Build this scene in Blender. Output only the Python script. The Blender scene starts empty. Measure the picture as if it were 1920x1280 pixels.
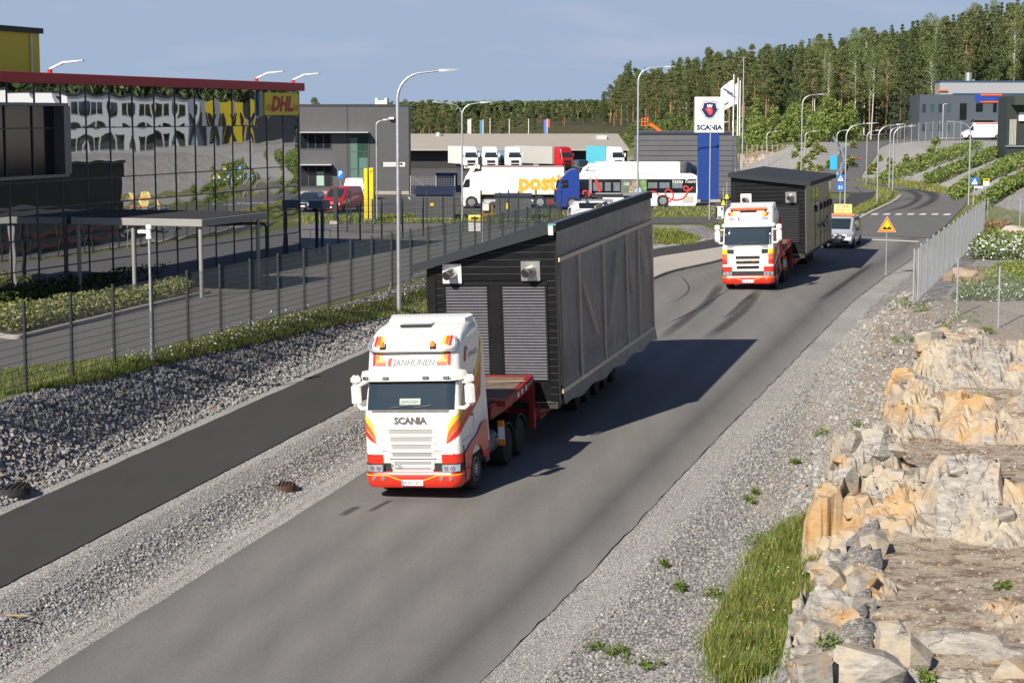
import bpy, math, random
import numpy as np
from mathutils import Vector, Matrix
R = math.radians
random.seed(7); rng = np.random.default_rng(11)
sc = bpy.context.scene
COL = sc.collection
# ---------------------------------------------------------------- camera, sky, sun, exposure
FPX, CAMH = 3550.0, 9.42
PITCH = math.atan(422 / FPX); PSI = math.atan(927 / FPX)
cd = bpy.data.cameras.new('camera'); cam = bpy.data.objects.new('camera', cd); COL.objects.link(cam)
cd.sensor_width = 36; cd.lens = 36 * FPX / 1920; cd.clip_start = 0.5; cd.clip_end = 9000
cam.location = (0, 0, CAMH); cam.rotation_euler = (math.pi / 2 - PITCH, 0, 0)
sc.camera = cam
SUN_EL, SUN_AZ = R(34), R(212)
w = bpy.data.worlds.new("World"); sc.world = w; w.use_nodes = True
nt = w.node_tree; nt.nodes.clear()
sky = nt.nodes.new('ShaderNodeTexSky'); sky.sky_type = 'NISHITA'; sky.sun_disc = False
sky.sun_elevation = SUN_EL; sky.sun_rotation = SUN_AZ; sky.altitude = 100; sky.air_density = 1.0; sky.dust_density = 0.3; sky.ozone_density = 4.0
bg = nt.nodes.new('ShaderNodeBackground'); bg.inputs[1].default_value = 0.062
wo = nt.nodes.new('ShaderNodeOutputWorld')
hz = nt.nodes.new('ShaderNodeMix'); hz.data_type = 'RGBA'; hz.inputs[7].default_value = (3.95, 5.1, 6.92, 1)   # pale haze low in the sky, deep blue overhead
wtc = nt.nodes.new('ShaderNodeTexCoord'); wsp = nt.nodes.new('ShaderNodeSeparateXYZ'); wmr = nt.nodes.new('ShaderNodeMapRange'); wmr.interpolation_type = 'SMOOTHSTEP'
wmr.inputs[1].default_value = .10; wmr.inputs[2].default_value = .45; wmr.inputs[3].default_value = 1.; wmr.inputs[4].default_value = .0
dk = nt.nodes.new('ShaderNodeMix'); dk.data_type = 'RGBA'; dk.blend_type = 'MULTIPLY'; dk.inputs[0].default_value = 1.; dk.inputs[7].default_value = (.60, .64, .78, 1)
nt.links.new(wtc.outputs['Generated'], wsp.inputs[0]); nt.links.new(wsp.outputs[2], wmr.inputs[0]); nt.links.new(wmr.outputs[0], hz.inputs[0])
cl = nt.nodes.new('ShaderNodeTexNoise'); cl.inputs['Scale'].default_value = 9; cl.inputs['Detail'].default_value = 6; cmp_ = nt.nodes.new('ShaderNodeMapping'); cmp_.inputs['Scale'].default_value = (1, 1, 5); nt.links.new(wtc.outputs['Generated'], cmp_.inputs[0]); nt.links.new(cmp_.outputs[0], cl.inputs['Vector'])
cr_ = nt.nodes.new('ShaderNodeMapRange'); cr_.inputs[1].default_value = .54; cr_.inputs[2].default_value = .72; cr_.inputs[4].default_value = .55; nt.links.new(cl.outputs[0], cr_.inputs[0])
cm = nt.nodes.new('ShaderNodeMix'); cm.data_type = 'RGBA'; cm.inputs[7].default_value = (5.4, 5.7, 7.4, 1); nt.links.new(cr_.outputs[0], cm.inputs[0])   # thin rosy clouds
nt.links.new(sky.outputs[0], dk.inputs[6]); nt.links.new(dk.outputs[2], hz.inputs[6]); nt.links.new(hz.outputs[2], cm.inputs[6]); nt.links.new(cm.outputs[2], bg.inputs[0]); nt.links.new(bg.outputs[0], wo.inputs[0])
sd = bpy.data.lights.new('sun', 'SUN'); sd.energy = 5.0; sd.angle = R(0.5); sd.color = (1.0, 0.92, 0.80)
sun = bpy.data.objects.new('sun', sd); COL.objects.link(sun); sun.location = (-60, -90, 90)
ld = Vector((-math.sin(SUN_AZ) * math.cos(SUN_EL), -math.cos(SUN_AZ) * math.cos(SUN_EL), -math.sin(SUN_EL)))
sun.rotation_euler = ld.to_track_quat('-Z', 'Y').to_euler()
sc.view_settings.view_transform = 'Standard'; sc.view_settings.look = 'None'
sc.view_settings.exposure = 0.56; sc.view_settings.gamma = 1.0
sc.render.engine = 'CYCLES'; sc.cycles.max_bounces = 6; sc.cycles.transparent_max_bounces = 12
sc.cycles.use_adaptive_sampling = False

# ---------------------------------------------------------------- helpers
MATS = {}
def lin(c):
    return tuple(((x / 255) / 12.92 if x / 255 <= .04045 else ((x / 255 + .055) / 1.055) ** 2.4) for x in c)
def mat(name, col, rough=.6, metal=0., var=.12, scale=6., bump=0., bscale=60., spec=.5, coat=0., dirt=0., stretch=None, emit=0.):
    if name in MATS: return MATS[name]
    m = bpy.data.materials.new(name); m.use_nodes = True; MATS[name] = m
    t = m.node_tree; N = t.nodes; L = t.links; b = N['Principled BSDF']
    b.inputs['Roughness'].default_value = rough; b.inputs['Metallic'].default_value = metal
    b.inputs['Specular IOR Level'].default_value = spec; b.inputs['Coat Weight'].default_value = coat
    b.inputs['Base Color'].default_value = (*col, 1)
    tc = N.new('ShaderNodeTexCoord'); src = tc.outputs['Object']
    if stretch:
        mp = N.new('ShaderNodeMapping'); mp.inputs['Scale'].default_value = stretch; L.new(src, mp.inputs[0]); src = mp.outputs[0]
    if var > 0:
        no = N.new('ShaderNodeTexNoise'); no.inputs['Scale'].default_value = scale; no.inputs['Detail'].default_value = 6; no.inputs['Roughness'].default_value = .65
        L.new(src, no.inputs['Vector'])
        cr = N.new('ShaderNodeMapRange'); cr.inputs[1].default_value = .25; cr.inputs[2].default_value = .75
        cr.inputs[3].default_value = 1 - var; cr.inputs[4].default_value = 1 + var; L.new(no.outputs[0], cr.inputs[0])
        mx = N.new('ShaderNodeVectorMath'); mx.operation = 'SCALE'; mx.inputs[0].default_value = col; L.new(cr.outputs[0], mx.inputs['Scale'])
        L.new(mx.outputs[0], b.inputs['Base Color'])
        r2 = N.new('ShaderNodeMapRange'); r2.inputs[3].default_value = max(0, rough - .06); r2.inputs[4].default_value = min(1, rough + .1)
        L.new(no.outputs[0], r2.inputs[0]); L.new(r2.outputs[0], b.inputs['Roughness'])
    if bump > 0:
        n2 = N.new('ShaderNodeTexNoise'); n2.inputs['Scale'].default_value = bscale; n2.inputs['Detail'].default_value = 5; L.new(src, n2.inputs['Vector'])
        bp = N.new('ShaderNodeBump'); bp.inputs['Strength'].default_value = min(1, bump); bp.inputs['Distance'].default_value = .02; L.new(n2.outputs[0], bp.inputs['Height'])
        L.new(bp.outputs[0], b.inputs['Normal'])
    if emit: b.inputs['Emission Color'].default_value = (*col, 1); b.inputs['Emission Strength'].default_value = emit
    return m
class MB:
    def __init__(s): s.v = []; s.f = []; s.m = []
    def add(s, vs, fs, mi=0):
        o = len(s.v); s.v += [tuple(map(float, p)) for p in vs]; s.f += [tuple(o + i for i in q) for q in fs]; s.m += [mi] * len(fs); return s
    def box(s, c, d, mi=0, rz=0., b=0.):
        x, y, z = d[0] / 2, d[1] / 2, d[2] / 2
        if b <= 0:
            vs = [(-x, -y, -z), (x, -y, -z), (x, y, -z), (-x, y, -z), (-x, -y, z), (x, -y, z), (x, y, z), (-x, y, z)]
            fs = [(0, 3, 2, 1), (4, 5, 6, 7), (0, 1, 5, 4), (1, 2, 6, 5), (2, 3, 7, 6), (3, 0, 4, 7)]
        else:
            b = min(b, x * .9, y * .9, z * .9)
            def ring(zz, ins):
                X, Y = x - ins, y - ins
                return [(-X + b, -Y, zz), (X - b, -Y, zz), (X, -Y + b, zz), (X, Y - b, zz), (X - b, Y, zz), (-X + b, Y, zz), (-X, Y - b, zz), (-X, -Y + b, zz)]
            rs = [ring(-z, b * .9), ring(-z + b, 0), ring(z - b, 0), ring(z, b * .9)]
            vs = [p for r in rs for p in r]; fs = [tuple(range(7, -1, -1)), tuple(range(24, 32))]
            for k in range(3):
                for i in range(8):
                    j = (i + 1) % 8; fs.append((k * 8 + i, k * 8 + j, k * 8 + 8 + j, k * 8 + 8 + i))
        cs, sn = math.cos(rz), math.sin(rz)
        return s.add([(c[0] + p[0] * cs - p[1] * sn, c[1] + p[0] * sn + p[1] * cs, c[2] + p[2]) for p in vs], fs, mi)
    def cyl(s, p0, p1, r0, r1=None, n=12, mi=0, caps=True):
        r1 = r0 if r1 is None else r1
        p0, p1 = Vector(p0), Vector(p1); d = (p1 - p0)
        if d.length < 1e-6: return s
        d.normalize(); a = d.orthogonal().normalized(); bb = d.cross(a)
        vs = []
        for p, r in ((p0, r0), (p1, r1)):
            for i in range(n):
                t = 2 * math.pi * i / n; vs.append(p + a * (r * math.cos(t)) + bb * (r * math.sin(t)))
        fs = [(i, (i + 1) % n, n + (i + 1) % n, n + i) for i in range(n)]
        if caps: fs += [tuple(range(n - 1, -1, -1)), tuple(range(n, 2 * n))]
        return s.add(vs, fs, mi)
    def tube(s, pts, r, n=8, mi=0, r1=None):
        P = [Vector(p) for p in pts]; m = len(P); vs = []
        a = None
        for k, p in enumerate(P):
            d = (P[min(k + 1, m - 1)] - P[max(k - 1, 0)]).normalized()
            a = d.orthogonal().normalized() if a is None else (a - d * a.dot(d)).normalized()
            b = d.cross(a); rr = r if r1 is None else r + (r1 - r) * k / (m - 1)
            for i in range(n):
                t = 2 * math.pi * i / n; vs.append(p + a * (rr * math.cos(t)) + b * (rr * math.sin(t)))
        fs = [(k * n + i, k * n + (i + 1) % n, (k + 1) * n + (i + 1) % n, (k + 1) * n + i) for k in range(m - 1) for i in range(n)]
        fs += [tuple(range(n - 1, -1, -1)), tuple(range((m - 1) * n, m * n))]
        return s.add(vs, fs, mi)
    def loft(s, rings, mi=0, cap0=True, cap1=True, closed=True):
        n = len(rings[0]); vs = [p for r in rings for p in r]; fs = []
        for k in range(len(rings) - 1):
            for i in range(n if closed else n - 1):
                j = (i + 1) % n; fs.append((k * n + i, k * n + j, (k + 1) * n + j, (k + 1) * n + i))
        if cap0: fs.append(tuple(range(n - 1, -1, -1)))
        if cap1: fs.append(tuple(range((len(rings) - 1) * n, len(rings) * n)))
        return s.add(vs, fs, mi)
    def prism(s, poly, f0, f1, mi=0):
        """poly: 2-d outline; f0, f1 map (a, b) to 3-d for the two ends"""
        n = len(poly); vs = [f0(*p) for p in poly] + [f1(*p) for p in poly]
        fs = [(i, (i + 1) % n, n + (i + 1) % n, n + i) for i in range(n)] + [tuple(range(n - 1, -1, -1)), tuple(range(n, 2 * n))]
        return s.add(vs, fs, mi)
    def xprism(s, poly, x0, x1, mi=0): return s.prism(poly, lambda a, b: (x0, a, b), lambda a, b: (x1, a, b), mi)
    def yprism(s, poly, y0, y1, mi=0): return s.prism(poly, lambda a, b: (a, y0, b), lambda a, b: (a, y1, b), mi)
    def zprism(s, poly, z0, z1, mi=0): return s.prism(poly, lambda a, b: (a, b, z0), lambda a, b: (a, b, z1), mi)
    def lathe(s, prof, c, ax='x', n=24, mi=0):
        rings = []
        for (a, r) in prof:
            rg = []
            for i in range(n):
                t = 2 * math.pi * i / n; q = (r * math.cos(t), r * math.sin(t))
                rg.append({'x': (c[0] + a, c[1] + q[0], c[2] + q[1]), 'y': (c[0] + q[1], c[1] + a, c[2] + q[0]), 'z': (c[0] + q[0], c[1] + q[1], c[2] + a)}[ax])
            rings.append(rg)
        return s.loft(rings, mi)
    def build(s, name, mats, parent=None, smooth=None):
        me = bpy.data.meshes.new(name); me.from_pydata(s.v, [], s.f)
        for m in (mats if isinstance(mats, (list, tuple)) else [mats]): me.materials.append(m)
        me.polygons.foreach_set('material_index', s.m)
        if smooth:
            me.polygons.foreach_set('use_smooth', [True] * len(s.f)); me.set_sharp_from_angle(angle=R(smooth))
        me.update()
        o = bpy.data.objects.new(name, me); COL.objects.link(o)
        if parent: o.parent = parent
        return o
def npmesh(name, V, F, mats, parent=None, mi=None, smooth=False, attrs=None):
    """V (n,3) array, F (m,k) array of equal-sided faces"""
    V = np.asarray(V, np.float32); F = np.asarray(F, np.int32)
    me = bpy.data.meshes.new(name); me.vertices.add(len(V)); me.vertices.foreach_set('co', V.ravel())
    k = F.shape[1]; me.loops.add(F.size); me.loops.foreach_set('vertex_index', F.ravel())
    me.polygons.add(len(F)); me.polygons.foreach_set('loop_start', np.arange(0, F.size, k, dtype=np.int32))
    try: me.polygons.foreach_set('loop_total', np.full(len(F), k, np.int32))
    except Exception: pass
    for m in (mats if isinstance(mats, (list, tuple)) else [mats]): me.materials.append(m)
    if mi is not None: me.polygons.foreach_set('material_index', np.asarray(mi, np.int32))
    me.polygons.foreach_set('use_smooth', np.full(len(F), bool(smooth)))
    for nm, a in (attrs or {}).items():
        at = me.attributes.new(nm, 'FLOAT', 'POINT'); at.data.foreach_set('value', np.asarray(a, np.float32))
    me.update(); me.validate()
    o = bpy.data.objects.new(name, me); COL.objects.link(o)
    if parent: o.parent = parent
    return o
def tag(o, label, cat, group=None, kind=None):
    o['label'] = label; o['category'] = cat
    if group: o['group'] = group
    if kind: o['kind'] = kind
    return o
def struct(o): o['kind'] = 'structure'; return o
def thing(name, loc, label, cat, rz=0., group=None, rx=0., ry=0.):
    o = bpy.data.objects.new(name, None); COL.objects.link(o); o.empty_display_size = .2
    o.location = loc; o.rotation_euler = (rx, ry, rz); return tag(o, label, cat, group)
def dup(root, loc, rz=None, label=None, sc_=None):
    def cp(o, par):
        c = o.copy(); COL.objects.link(c)
        if par: c.parent = par
        for ch in o.children: cp(ch, c)
        return c
    r = cp(root, None); r.location = loc
    if rz is not None: r.rotation_euler[2] = rz
    if label: r['label'] = label
    if sc_ is not None: r.scale = sc_ if hasattr(sc_, '__len__') else (sc_,) * 3
    return r
_TX = {}
def text2d(s, size=1., bold=0., shear=0., sx=1., align='CENTER'):
    """letters as 2-d vertices and faces, centred on their cap height"""
    key = (s, bold, shear, align)
    if key not in _TX:
        c = bpy.data.curves.new('t', 'FONT'); c.body = s; c.size = 1; c.offset = bold; c.shear = shear; c.align_x = align; c.resolution_u = 2
        o = bpy.data.objects.new('t', c); COL.objects.link(o)
        bpy.context.view_layer.update()
        me = bpy.data.meshes.new_from_object(o.evaluated_get(bpy.context.evaluated_depsgraph_get()))
        _TX[key] = ([(p.co.x, p.co.y) for p in me.vertices], [tuple(p.vertices) for p in me.polygons])
        bpy.data.objects.remove(o); bpy.data.curves.remove(c); bpy.data.meshes.remove(me)
    vs, fs = _TX[key]
    return [(x * size * sx, (y - .35) * size) for x, y in vs], fs
def put_text(mb, s, fn, size, mi=0, **k):
    vs, fs = text2d(s, size, **k); mb.add([fn(x, y) for x, y in vs], fs, mi); return mb
# ---------------------------------------------------------------- the lie of the land
SP, CP = math.sin(PSI), math.cos(PSI)
def UV(X, Y): return X * SP + Y * CP, X * CP - Y * SP
def XY(u, v): return u * SP + v * CP, u * CP - v * SP
def sstep(a, b, x):
    t = np.clip((x - a) / (b - a), 0, 1); return t * t * (3 - 2 * t)
def gz(u): return np.interp(u, [-60, 46.5, 88, 100, 119, 145, 150, 250, 400], [-2.77, 0, 1.09, 1.25, 1.32, 2.28, 2.35, 2.9, 3.2])
RRu = [-60, 31, 38.6, 53, 88, 100, 109, 125, 140]; RRv = [-9.3, -8.75, -8.4, -8.0, -6.72, -6.0, -5.4, -4.6, -3.0]
RLu = [-60, 80, 88, 96.4, 100.8, 107.9, 118, 140]; RLv = [-16.45, -16.45, -17.1, -17.4, -16.96, -15.72, -15.3, -15.3]
PUu = [-60, 76, 106, 115, 123, 157]; PLv = [-22.2, -22.2, -21.9, -20.3, -18.0, -15.8]; PRv = [-19.05, -19.05, -19.2, -16.8, -15.7, -13.2]
def _hash(i, j, s):
    n = np.sin(i * 127.1 + j * 311.7 + s * 74.7) * 43758.5453; return n - np.floor(n)
def vnoise(x, y, s=0):
    xi, yi = np.floor(x), np.floor(y); xf, yf = x - xi, y - yi; xf = xf * xf * (3 - 2 * xf); yf = yf * yf * (3 - 2 * yf)
    a, b, c, d = _hash(xi, yi, s), _hash(xi + 1, yi, s), _hash(xi, yi + 1, s), _hash(xi + 1, yi + 1, s)
    return (a + (b - a) * xf) * (1 - yf) + (c + (d - c) * xf) * yf
def fbm(x, y, s=0, o=4):
    r = 0; a = .5
    for k in range(o): r = r + a * vnoise(x, y, s + k); x, y = x * 2.03, y * 2.03; a *= .5
    return r
RAMP = np.array([(29.5, 172, 2.7), (33.5, 195, 3.2), (41.5, 230, 4.4), (49.5, 262, 5.6), (62, 280, 6.0), (90, 292, 6.3)])
def yardz(Y): return 2.2 - .013 * np.clip(Y - 176, 0, 170)
def hill(X, Y):
    xb = np.interp(Y, [100, 180, 200, 240, 300, 400, 480, 620, 800], [33, 34, 33, 30, 29, 22, 12, -20, -110])
    s = X - xb
    base = np.interp(Y, [80, 130, 200, 250, 330], [2.5, 2.6, 3.0, 2.4, .3])
    top = 3.1 + np.clip(Y - 200, 0, 600) * .011
    z = base + top * sstep(0, 12, s) + .012 * np.clip(s - 12, 0, 400)
    d = np.full(np.shape(X), 1e9); rz = np.zeros(np.shape(X))
    for a, b in zip(RAMP[:-1], RAMP[1:]):
        e = b[:2] - a[:2]; t = np.clip(((X - a[0]) * e[0] + (Y - a[1]) * e[1]) / (e @ e), 0, 1)
        q = np.hypot(X - a[0] - t * e[0], Y - a[1] - t * e[1]); m = q < d
        d = np.where(m, q, d); rz = np.where(m, a[2] + t * (b[2] - a[2]), rz)
    return np.where(Y > 165, rz + (z - rz) * sstep(2.6, 8, d), z)
def height(X, Y):
    X = np.asarray(X, float); Y = np.asarray(Y, float); u, v = UV(X, Y)
    g = gz(u); rl = np.interp(u, RLu, RLv); rr = np.interp(u, RRu, RRv); pl = np.interp(u, PUu, PLv); pr = np.interp(u, PUu, PRv)
    yz = yardz(Y); lift = np.interp(u, [0, 75, 95, 130], [.5, .5, .16, .06])
    rc = (rl + rr) / 2; road = g - .02 * np.abs(v - rc)
    zr_l = g - .02 * (rc - rl) * 1; pz = g + lift
    # left of the road
    left = np.where(v < pl - .3, pz + (yz - pz) * sstep(0, 2.1, pl - .3 - v), pz)
    dip = -.22 * np.sin(np.clip((v - pr - .5) / np.maximum(rl - pr - .9, .2), 0, 1) * math.pi) * np.interp(u, [70, 90], [1, 0])
    mid = np.where(v > pr + .35, pz + (g - .1 - pz) * sstep(pr + .35, rl - .3, v) + dip, pz)
    z = np.where(v < pl, left, np.where(v < pr, pz, np.where(v < rl, mid, road)))
    # right of the road: shoulder, ditch and the gravel bank up to the plateau
    ps = np.interp(u, [20, 50, 60, 73, 95, 120, 135], [-2.0, -2.6, -3.0, -3.6, -2.4, -1.2, 1.5]); bw = np.interp(u, [30, 50, 60, 73, 100, 125], [1.8, 2.2, 3.2, 2.9, 2.2, 2.0])
    pt = np.interp(u, [25, 45, 58, 70, 140], [.6, .9, 1.7, 2.62, 2.6])
    ditch = g - .01 * (rr - rl) - .015 - .05 * sstep(0, .8, v - rr) - .3 * sstep(.8, 2.6, v - rr) * np.interp(u, [55, 75], [1, .3])
    right = ditch + (pt - ditch) * sstep(ps - bw, ps + .1, v)
    z = np.where(v > rr, right, z)
    far = sstep(122, 142, u)
    fl = np.where(v < -13.5, yz + (g - yz) * sstep(-30, -13.5, v), g + .3 * 0)
    z = z * (1 - far) + np.where(v < -13.5, fl, np.minimum(g, 3.05)) * far
    hz = hill(X, Y)
    xb = np.interp(Y, [100, 180, 200, 240, 300, 400, 480, 620, 800], [33, 34, 33, 30, 29, 22, 12, -20, -110])
    k = sstep(-3, 2, X - xb) * sstep(85, 100, Y)
    z = z * (1 - k) + hz * k
    # the plain behind falls gently, then low wooded hills
    z = z + sstep(900, 2600, Y) * (2.5 + 5 * fbm(X / 420, Y / 900, 5)) 
    return z
def ground_hit(px, py, dz=0., fn=None):
    """where the line of sight through a pixel of the 1920 x 1280 photograph meets the land"""
    fn = fn or height; px = np.atleast_1d(np.asarray(px, float)); py = np.atleast_1d(np.asarray(py, float))
    dx = (px - 960) / FPX; dy = math.cos(PITCH) - (py - 640) / FPX * math.sin(PITCH); dzz = -math.sin(PITCH) - (py - 640) / FPX * math.cos(PITCH)
    lo = np.full(px.shape, 15.); hit = np.full(px.shape, np.nan); t = 15.
    while t < 1500:
        t2 = t * 1.025
        m = np.isnan(hit) & (CAMH + dzz * t2 < fn(dx * t2, dy * t2) + dz)
        hit[m] = t2; lo[m] = t; t = t2
    hit = np.where(np.isnan(hit), 1500, hit); hi = hit.copy()
    for _ in range(22):
        mid = (lo + hi) / 2; b = CAMH + dzz * mid < fn(dx * mid, dy * mid) + dz
        hi = np.where(b, mid, hi); lo = np.where(b, lo, mid)
    X, Y = dx * hi, dy * hi
    return np.stack([X, Y, fn(X, Y) + dz], -1)
def G(px, py, dz=0.): return Vector(ground_hit(px, py, dz)[0])
def HZ(x, y): return float(height(x, y))
def grd(x, y, dz=0.): return (x, y, HZ(x, y) + dz)
def inpoly(px, py, poly):
    c = np.zeros(np.shape(px), bool); n = len(poly); j = n - 1
    for i in range(n):
        xi, yi = poly[i]; xj, yj = poly[j]
        c ^= ((yi > py) != (yj > py)) & (px < (xj - xi) * (py - yi) / (yj - yi + 1e-12) + xi); j = i
    return c
def pxpoly(pts):
    a = np.array(pts, float); return ground_hit(a[:, 0], a[:, 1])[:, :2]
def sample_px(poly, n):
    """n ground points spread over a region outlined on the photograph"""
    a = np.array(poly, float); lo, hi = a.min(0), a.max(0); out = []
    while sum(map(len, out)) < n:
        q = rng.uniform(lo, hi, (n * 2, 2)); out.append(q[inpoly(q[:, 0], q[:, 1], poly)])
    q = np.concatenate(out)[:n]; return ground_hit(q[:, 0], q[:, 1])
# ---------------------------------------------------------------- ground materials
def node_mat(name):
    m = bpy.data.materials.new(name); m.use_nodes = True; MATS[name] = m
    t = m.node_tree; return m, t.nodes, t.links, t.nodes['Principled BSDF']
def rampn(N, L, src, stops):
    r = N.new('ShaderNodeValToRGB'); e = r.color_ramp.elements
    while len(e) < len(stops): e.new(.5)
    for k, (p, c) in enumerate(stops): e[k].position = p; e[k].color = (*c, 1) if hasattr(c, '__len__') else (c, c, c, 1)
    L.new(src, r.inputs[0]); return r.outputs[0]
def noise(N, L, vec, scale, det=5, rough=.6):
    n = N.new('ShaderNodeTexNoise'); n.inputs['Scale'].default_value = scale; n.inputs['Detail'].default_value = det; n.inputs['Roughness'].default_value = rough
    L.new(vec, n.inputs['Vector']); return n.outputs[0]
def mixc(N, L, f, a, b, mode='MIX'):
    x = N.new('ShaderNodeMix'); x.data_type = 'RGBA'; x.blend_type = mode
    if isinstance(f, float): x.inputs[0].default_value = f
    else: L.new(f, x.inputs[0])
    for s, k in ((a, 6), (b, 7)):
        if isinstance(s, tuple): x.inputs[k].default_value = (*s, 1)
        else: L.new(s, x.inputs[k])
    return x.outputs[2]
def attr(N, n): a = N.new('ShaderNodeAttribute'); a.attribute_name = n; return a.outputs['Fac']
def maths(N, L, op, a, b):
    x = N.new('ShaderNodeMath'); x.operation = op
    for s, k in ((a, 0), (b, 1)):
        if isinstance(s, (int, float)): x.inputs[k].default_value = s
        else: L.new(s, x.inputs[k])
    return x.outputs[0]
def gravel_mat():
    m, N, L, b = node_mat('ground_gravel'); tc = N.new('ShaderNodeTexCoord'); P = tc.outputs['Object']
    def vor(s, f='F1'):
        v = N.new('ShaderNodeTexVoronoi'); v.inputs['Scale'].default_value = s; L.new(P, v.inputs['Vector']); return v
    v1, v2 = vor(13), vor(38); sp = N.new('ShaderNodeSeparateColor'); L.new(v1.outputs['Color'], sp.inputs[0])
    sp2 = N.new('ShaderNodeSeparateColor'); L.new(v2.outputs['Color'], sp2.inputs[0])
    big = noise(N, L, P, .35, 4); mid = noise(N, L, P, 2.2, 5)
    stone = rampn(N, L, sp.outputs[0], [(0, (.12, .118, .118)), (.45, (.225, .22, .213)), (.8, (.31, .30, .29)), (.93, (.41, .395, .38)), (1, (.33, .26, .19))])
    fine = rampn(N, L, sp2.outputs[0], [(0, (.17, .165, .16)), (.5, (.30, .295, .285)), (1, (.46, .45, .43))])
    soil = rampn(N, L, noise(N, L, P, 9, 7, .75), [(.25, (.15, .125, .10)), (.5, (.27, .235, .195)), (.75, (.37, .33, .28))])
    grass = rampn(N, L, noise(N, L, P, 3.5, 8, .75), [(.28, (.05, .07, .02)), (.5, (.12, .14, .04)), (.72, (.22, .20, .08))])
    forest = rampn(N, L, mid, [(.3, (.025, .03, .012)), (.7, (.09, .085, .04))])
    asph = rampn(N, L, noise(N, L, P, .8, 8, .7), [(.3, (.075, .073, .072)), (.7, (.115, .112, .11))])
    def edge(nm, c, a):   # breaks the edge of a patch up with the noise
        q = maths(N, L, 'ADD', attr(N, nm), maths(N, L, 'MULTIPLY', maths(N, L, 'SUBTRACT', mid, .5), .9))
        r = N.new('ShaderNodeMapRange'); r.inputs[1].default_value = .38; r.inputs[2].default_value = .62; L.new(q, r.inputs[0])
        return mixc(N, L, r.outputs[0], c, a)
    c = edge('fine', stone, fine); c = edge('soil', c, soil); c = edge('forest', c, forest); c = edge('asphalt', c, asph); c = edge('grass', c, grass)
    tone = rampn(N, L, big, [(.3, (.86, .86, .87)), (.7, (1.1, 1.09, 1.07))])
    L.new(mixc(N, L, 1.0, c, tone, 'MULTIPLY'), b.inputs['Base Color']); b.inputs['Roughness'].default_value = .9; b.inputs['Specular IOR Level'].default_value = .25
    bp = N.new('ShaderNodeBump'); bp.inputs['Strength'].default_value = .5; bp.inputs['Distance'].default_value = .03
    hh = maths(N, L, 'ADD', maths(N, L, 'MULTIPLY', v1.outputs['Distance'], -1.2), maths(N, L, 'MULTIPLY', sp.outputs[1], .5))
    L.new(hh, bp.inputs['Height']); L.new(bp.outputs[0], b.inputs['Normal'])
    return m
def asphalt_mat(name, c, tint=(1, .97, .94), lanes=False, grain=.42):
    m, N, L, b = node_mat(name); tc = N.new('ShaderNodeTexCoord'); P = tc.outputs['Object']
    g1 = noise(N, L, P, 34, 4, .85); g2 = noise(N, L, P, .5, 6, .65)
    mp = N.new('ShaderNodeMapping'); mp.inputs['Rotation'].default_value = (0, 0, PSI); mp.inputs['Scale'].default_value = (1.1, .05, 1); L.new(P, mp.inputs[0])
    g3 = noise(N, L, mp.outputs[0], 1.3, 5, .6)
    lo = tuple(c * t for t in tint)
    col = rampn(N, L, g1, [(.2, tuple(x * (1 - grain) for x in lo)), (.5, lo), (.8, tuple(x * (1 + grain) for x in lo))])
    col = mixc(N, L, 1.0, col, rampn(N, L, g2, [(.3, .95), (.7, 1.05)]), 'MULTIPLY')
    col = mixc(N, L, 1.0, col, rampn(N, L, g3, [(.3, .93), (.7, 1.06)]), 'MULTIPLY')
    if lanes:   # wheel tracks worn and stained along the lanes
        q = rampn(N, L, attr(N, 'lat'), lanes); col = mixc(N, L, 1.0, col, q, 'MULTIPLY')
    L.new(col, b.inputs['Base Color']); b.inputs['Roughness'].default_value = .82; b.inputs['Specular IOR Level'].default_value = .35
    bp = N.new('ShaderNodeBump'); bp.inputs['Strength'].default_value = .35; bp.inputs['Distance'].default_value = .01
    L.new(g1, bp.inputs['Height']); L.new(bp.outputs[0], b.inputs['Normal'])
    return m
M_GR = gravel_mat()
M_ROAD = asphalt_mat('asphalt_road', .168, (1, .965, .92), grain=.6, lanes=[(0, .80), (.06, .95), (.16, 1.03), (.25, .86), (.34, 1.04), (.43, .87), (.52, 1.04), (.62, .88), (.71, 1.06), (.80, .94), (.875, .60), (.925, .86), (1, 1.15)])
M_PATH = asphalt_mat('asphalt_path', .046, (1, .955, .93), grain=.22)
M_YARD = asphalt_mat('asphalt_yard', .138, (1, .965, .94), grain=.3)
M_PARK = asphalt_mat('asphalt_parking', .085, (1, .98, .97), grain=.3)
M_FARROAD = asphalt_mat('asphalt_far_road', .125, (1, .98, .965), grain=.25)
M_CONC = mat('concrete', (.36, .34, .31), .85, var=.14, scale=3, bump=.3)
M_PAVE = mat('pavement_concrete', (.40, .37, .33), .85, var=.10, scale=2, bump=.2)
M_WHITE = mat('road_paint', (.62, .61, .58), .7, var=.18, scale=5)
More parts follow.
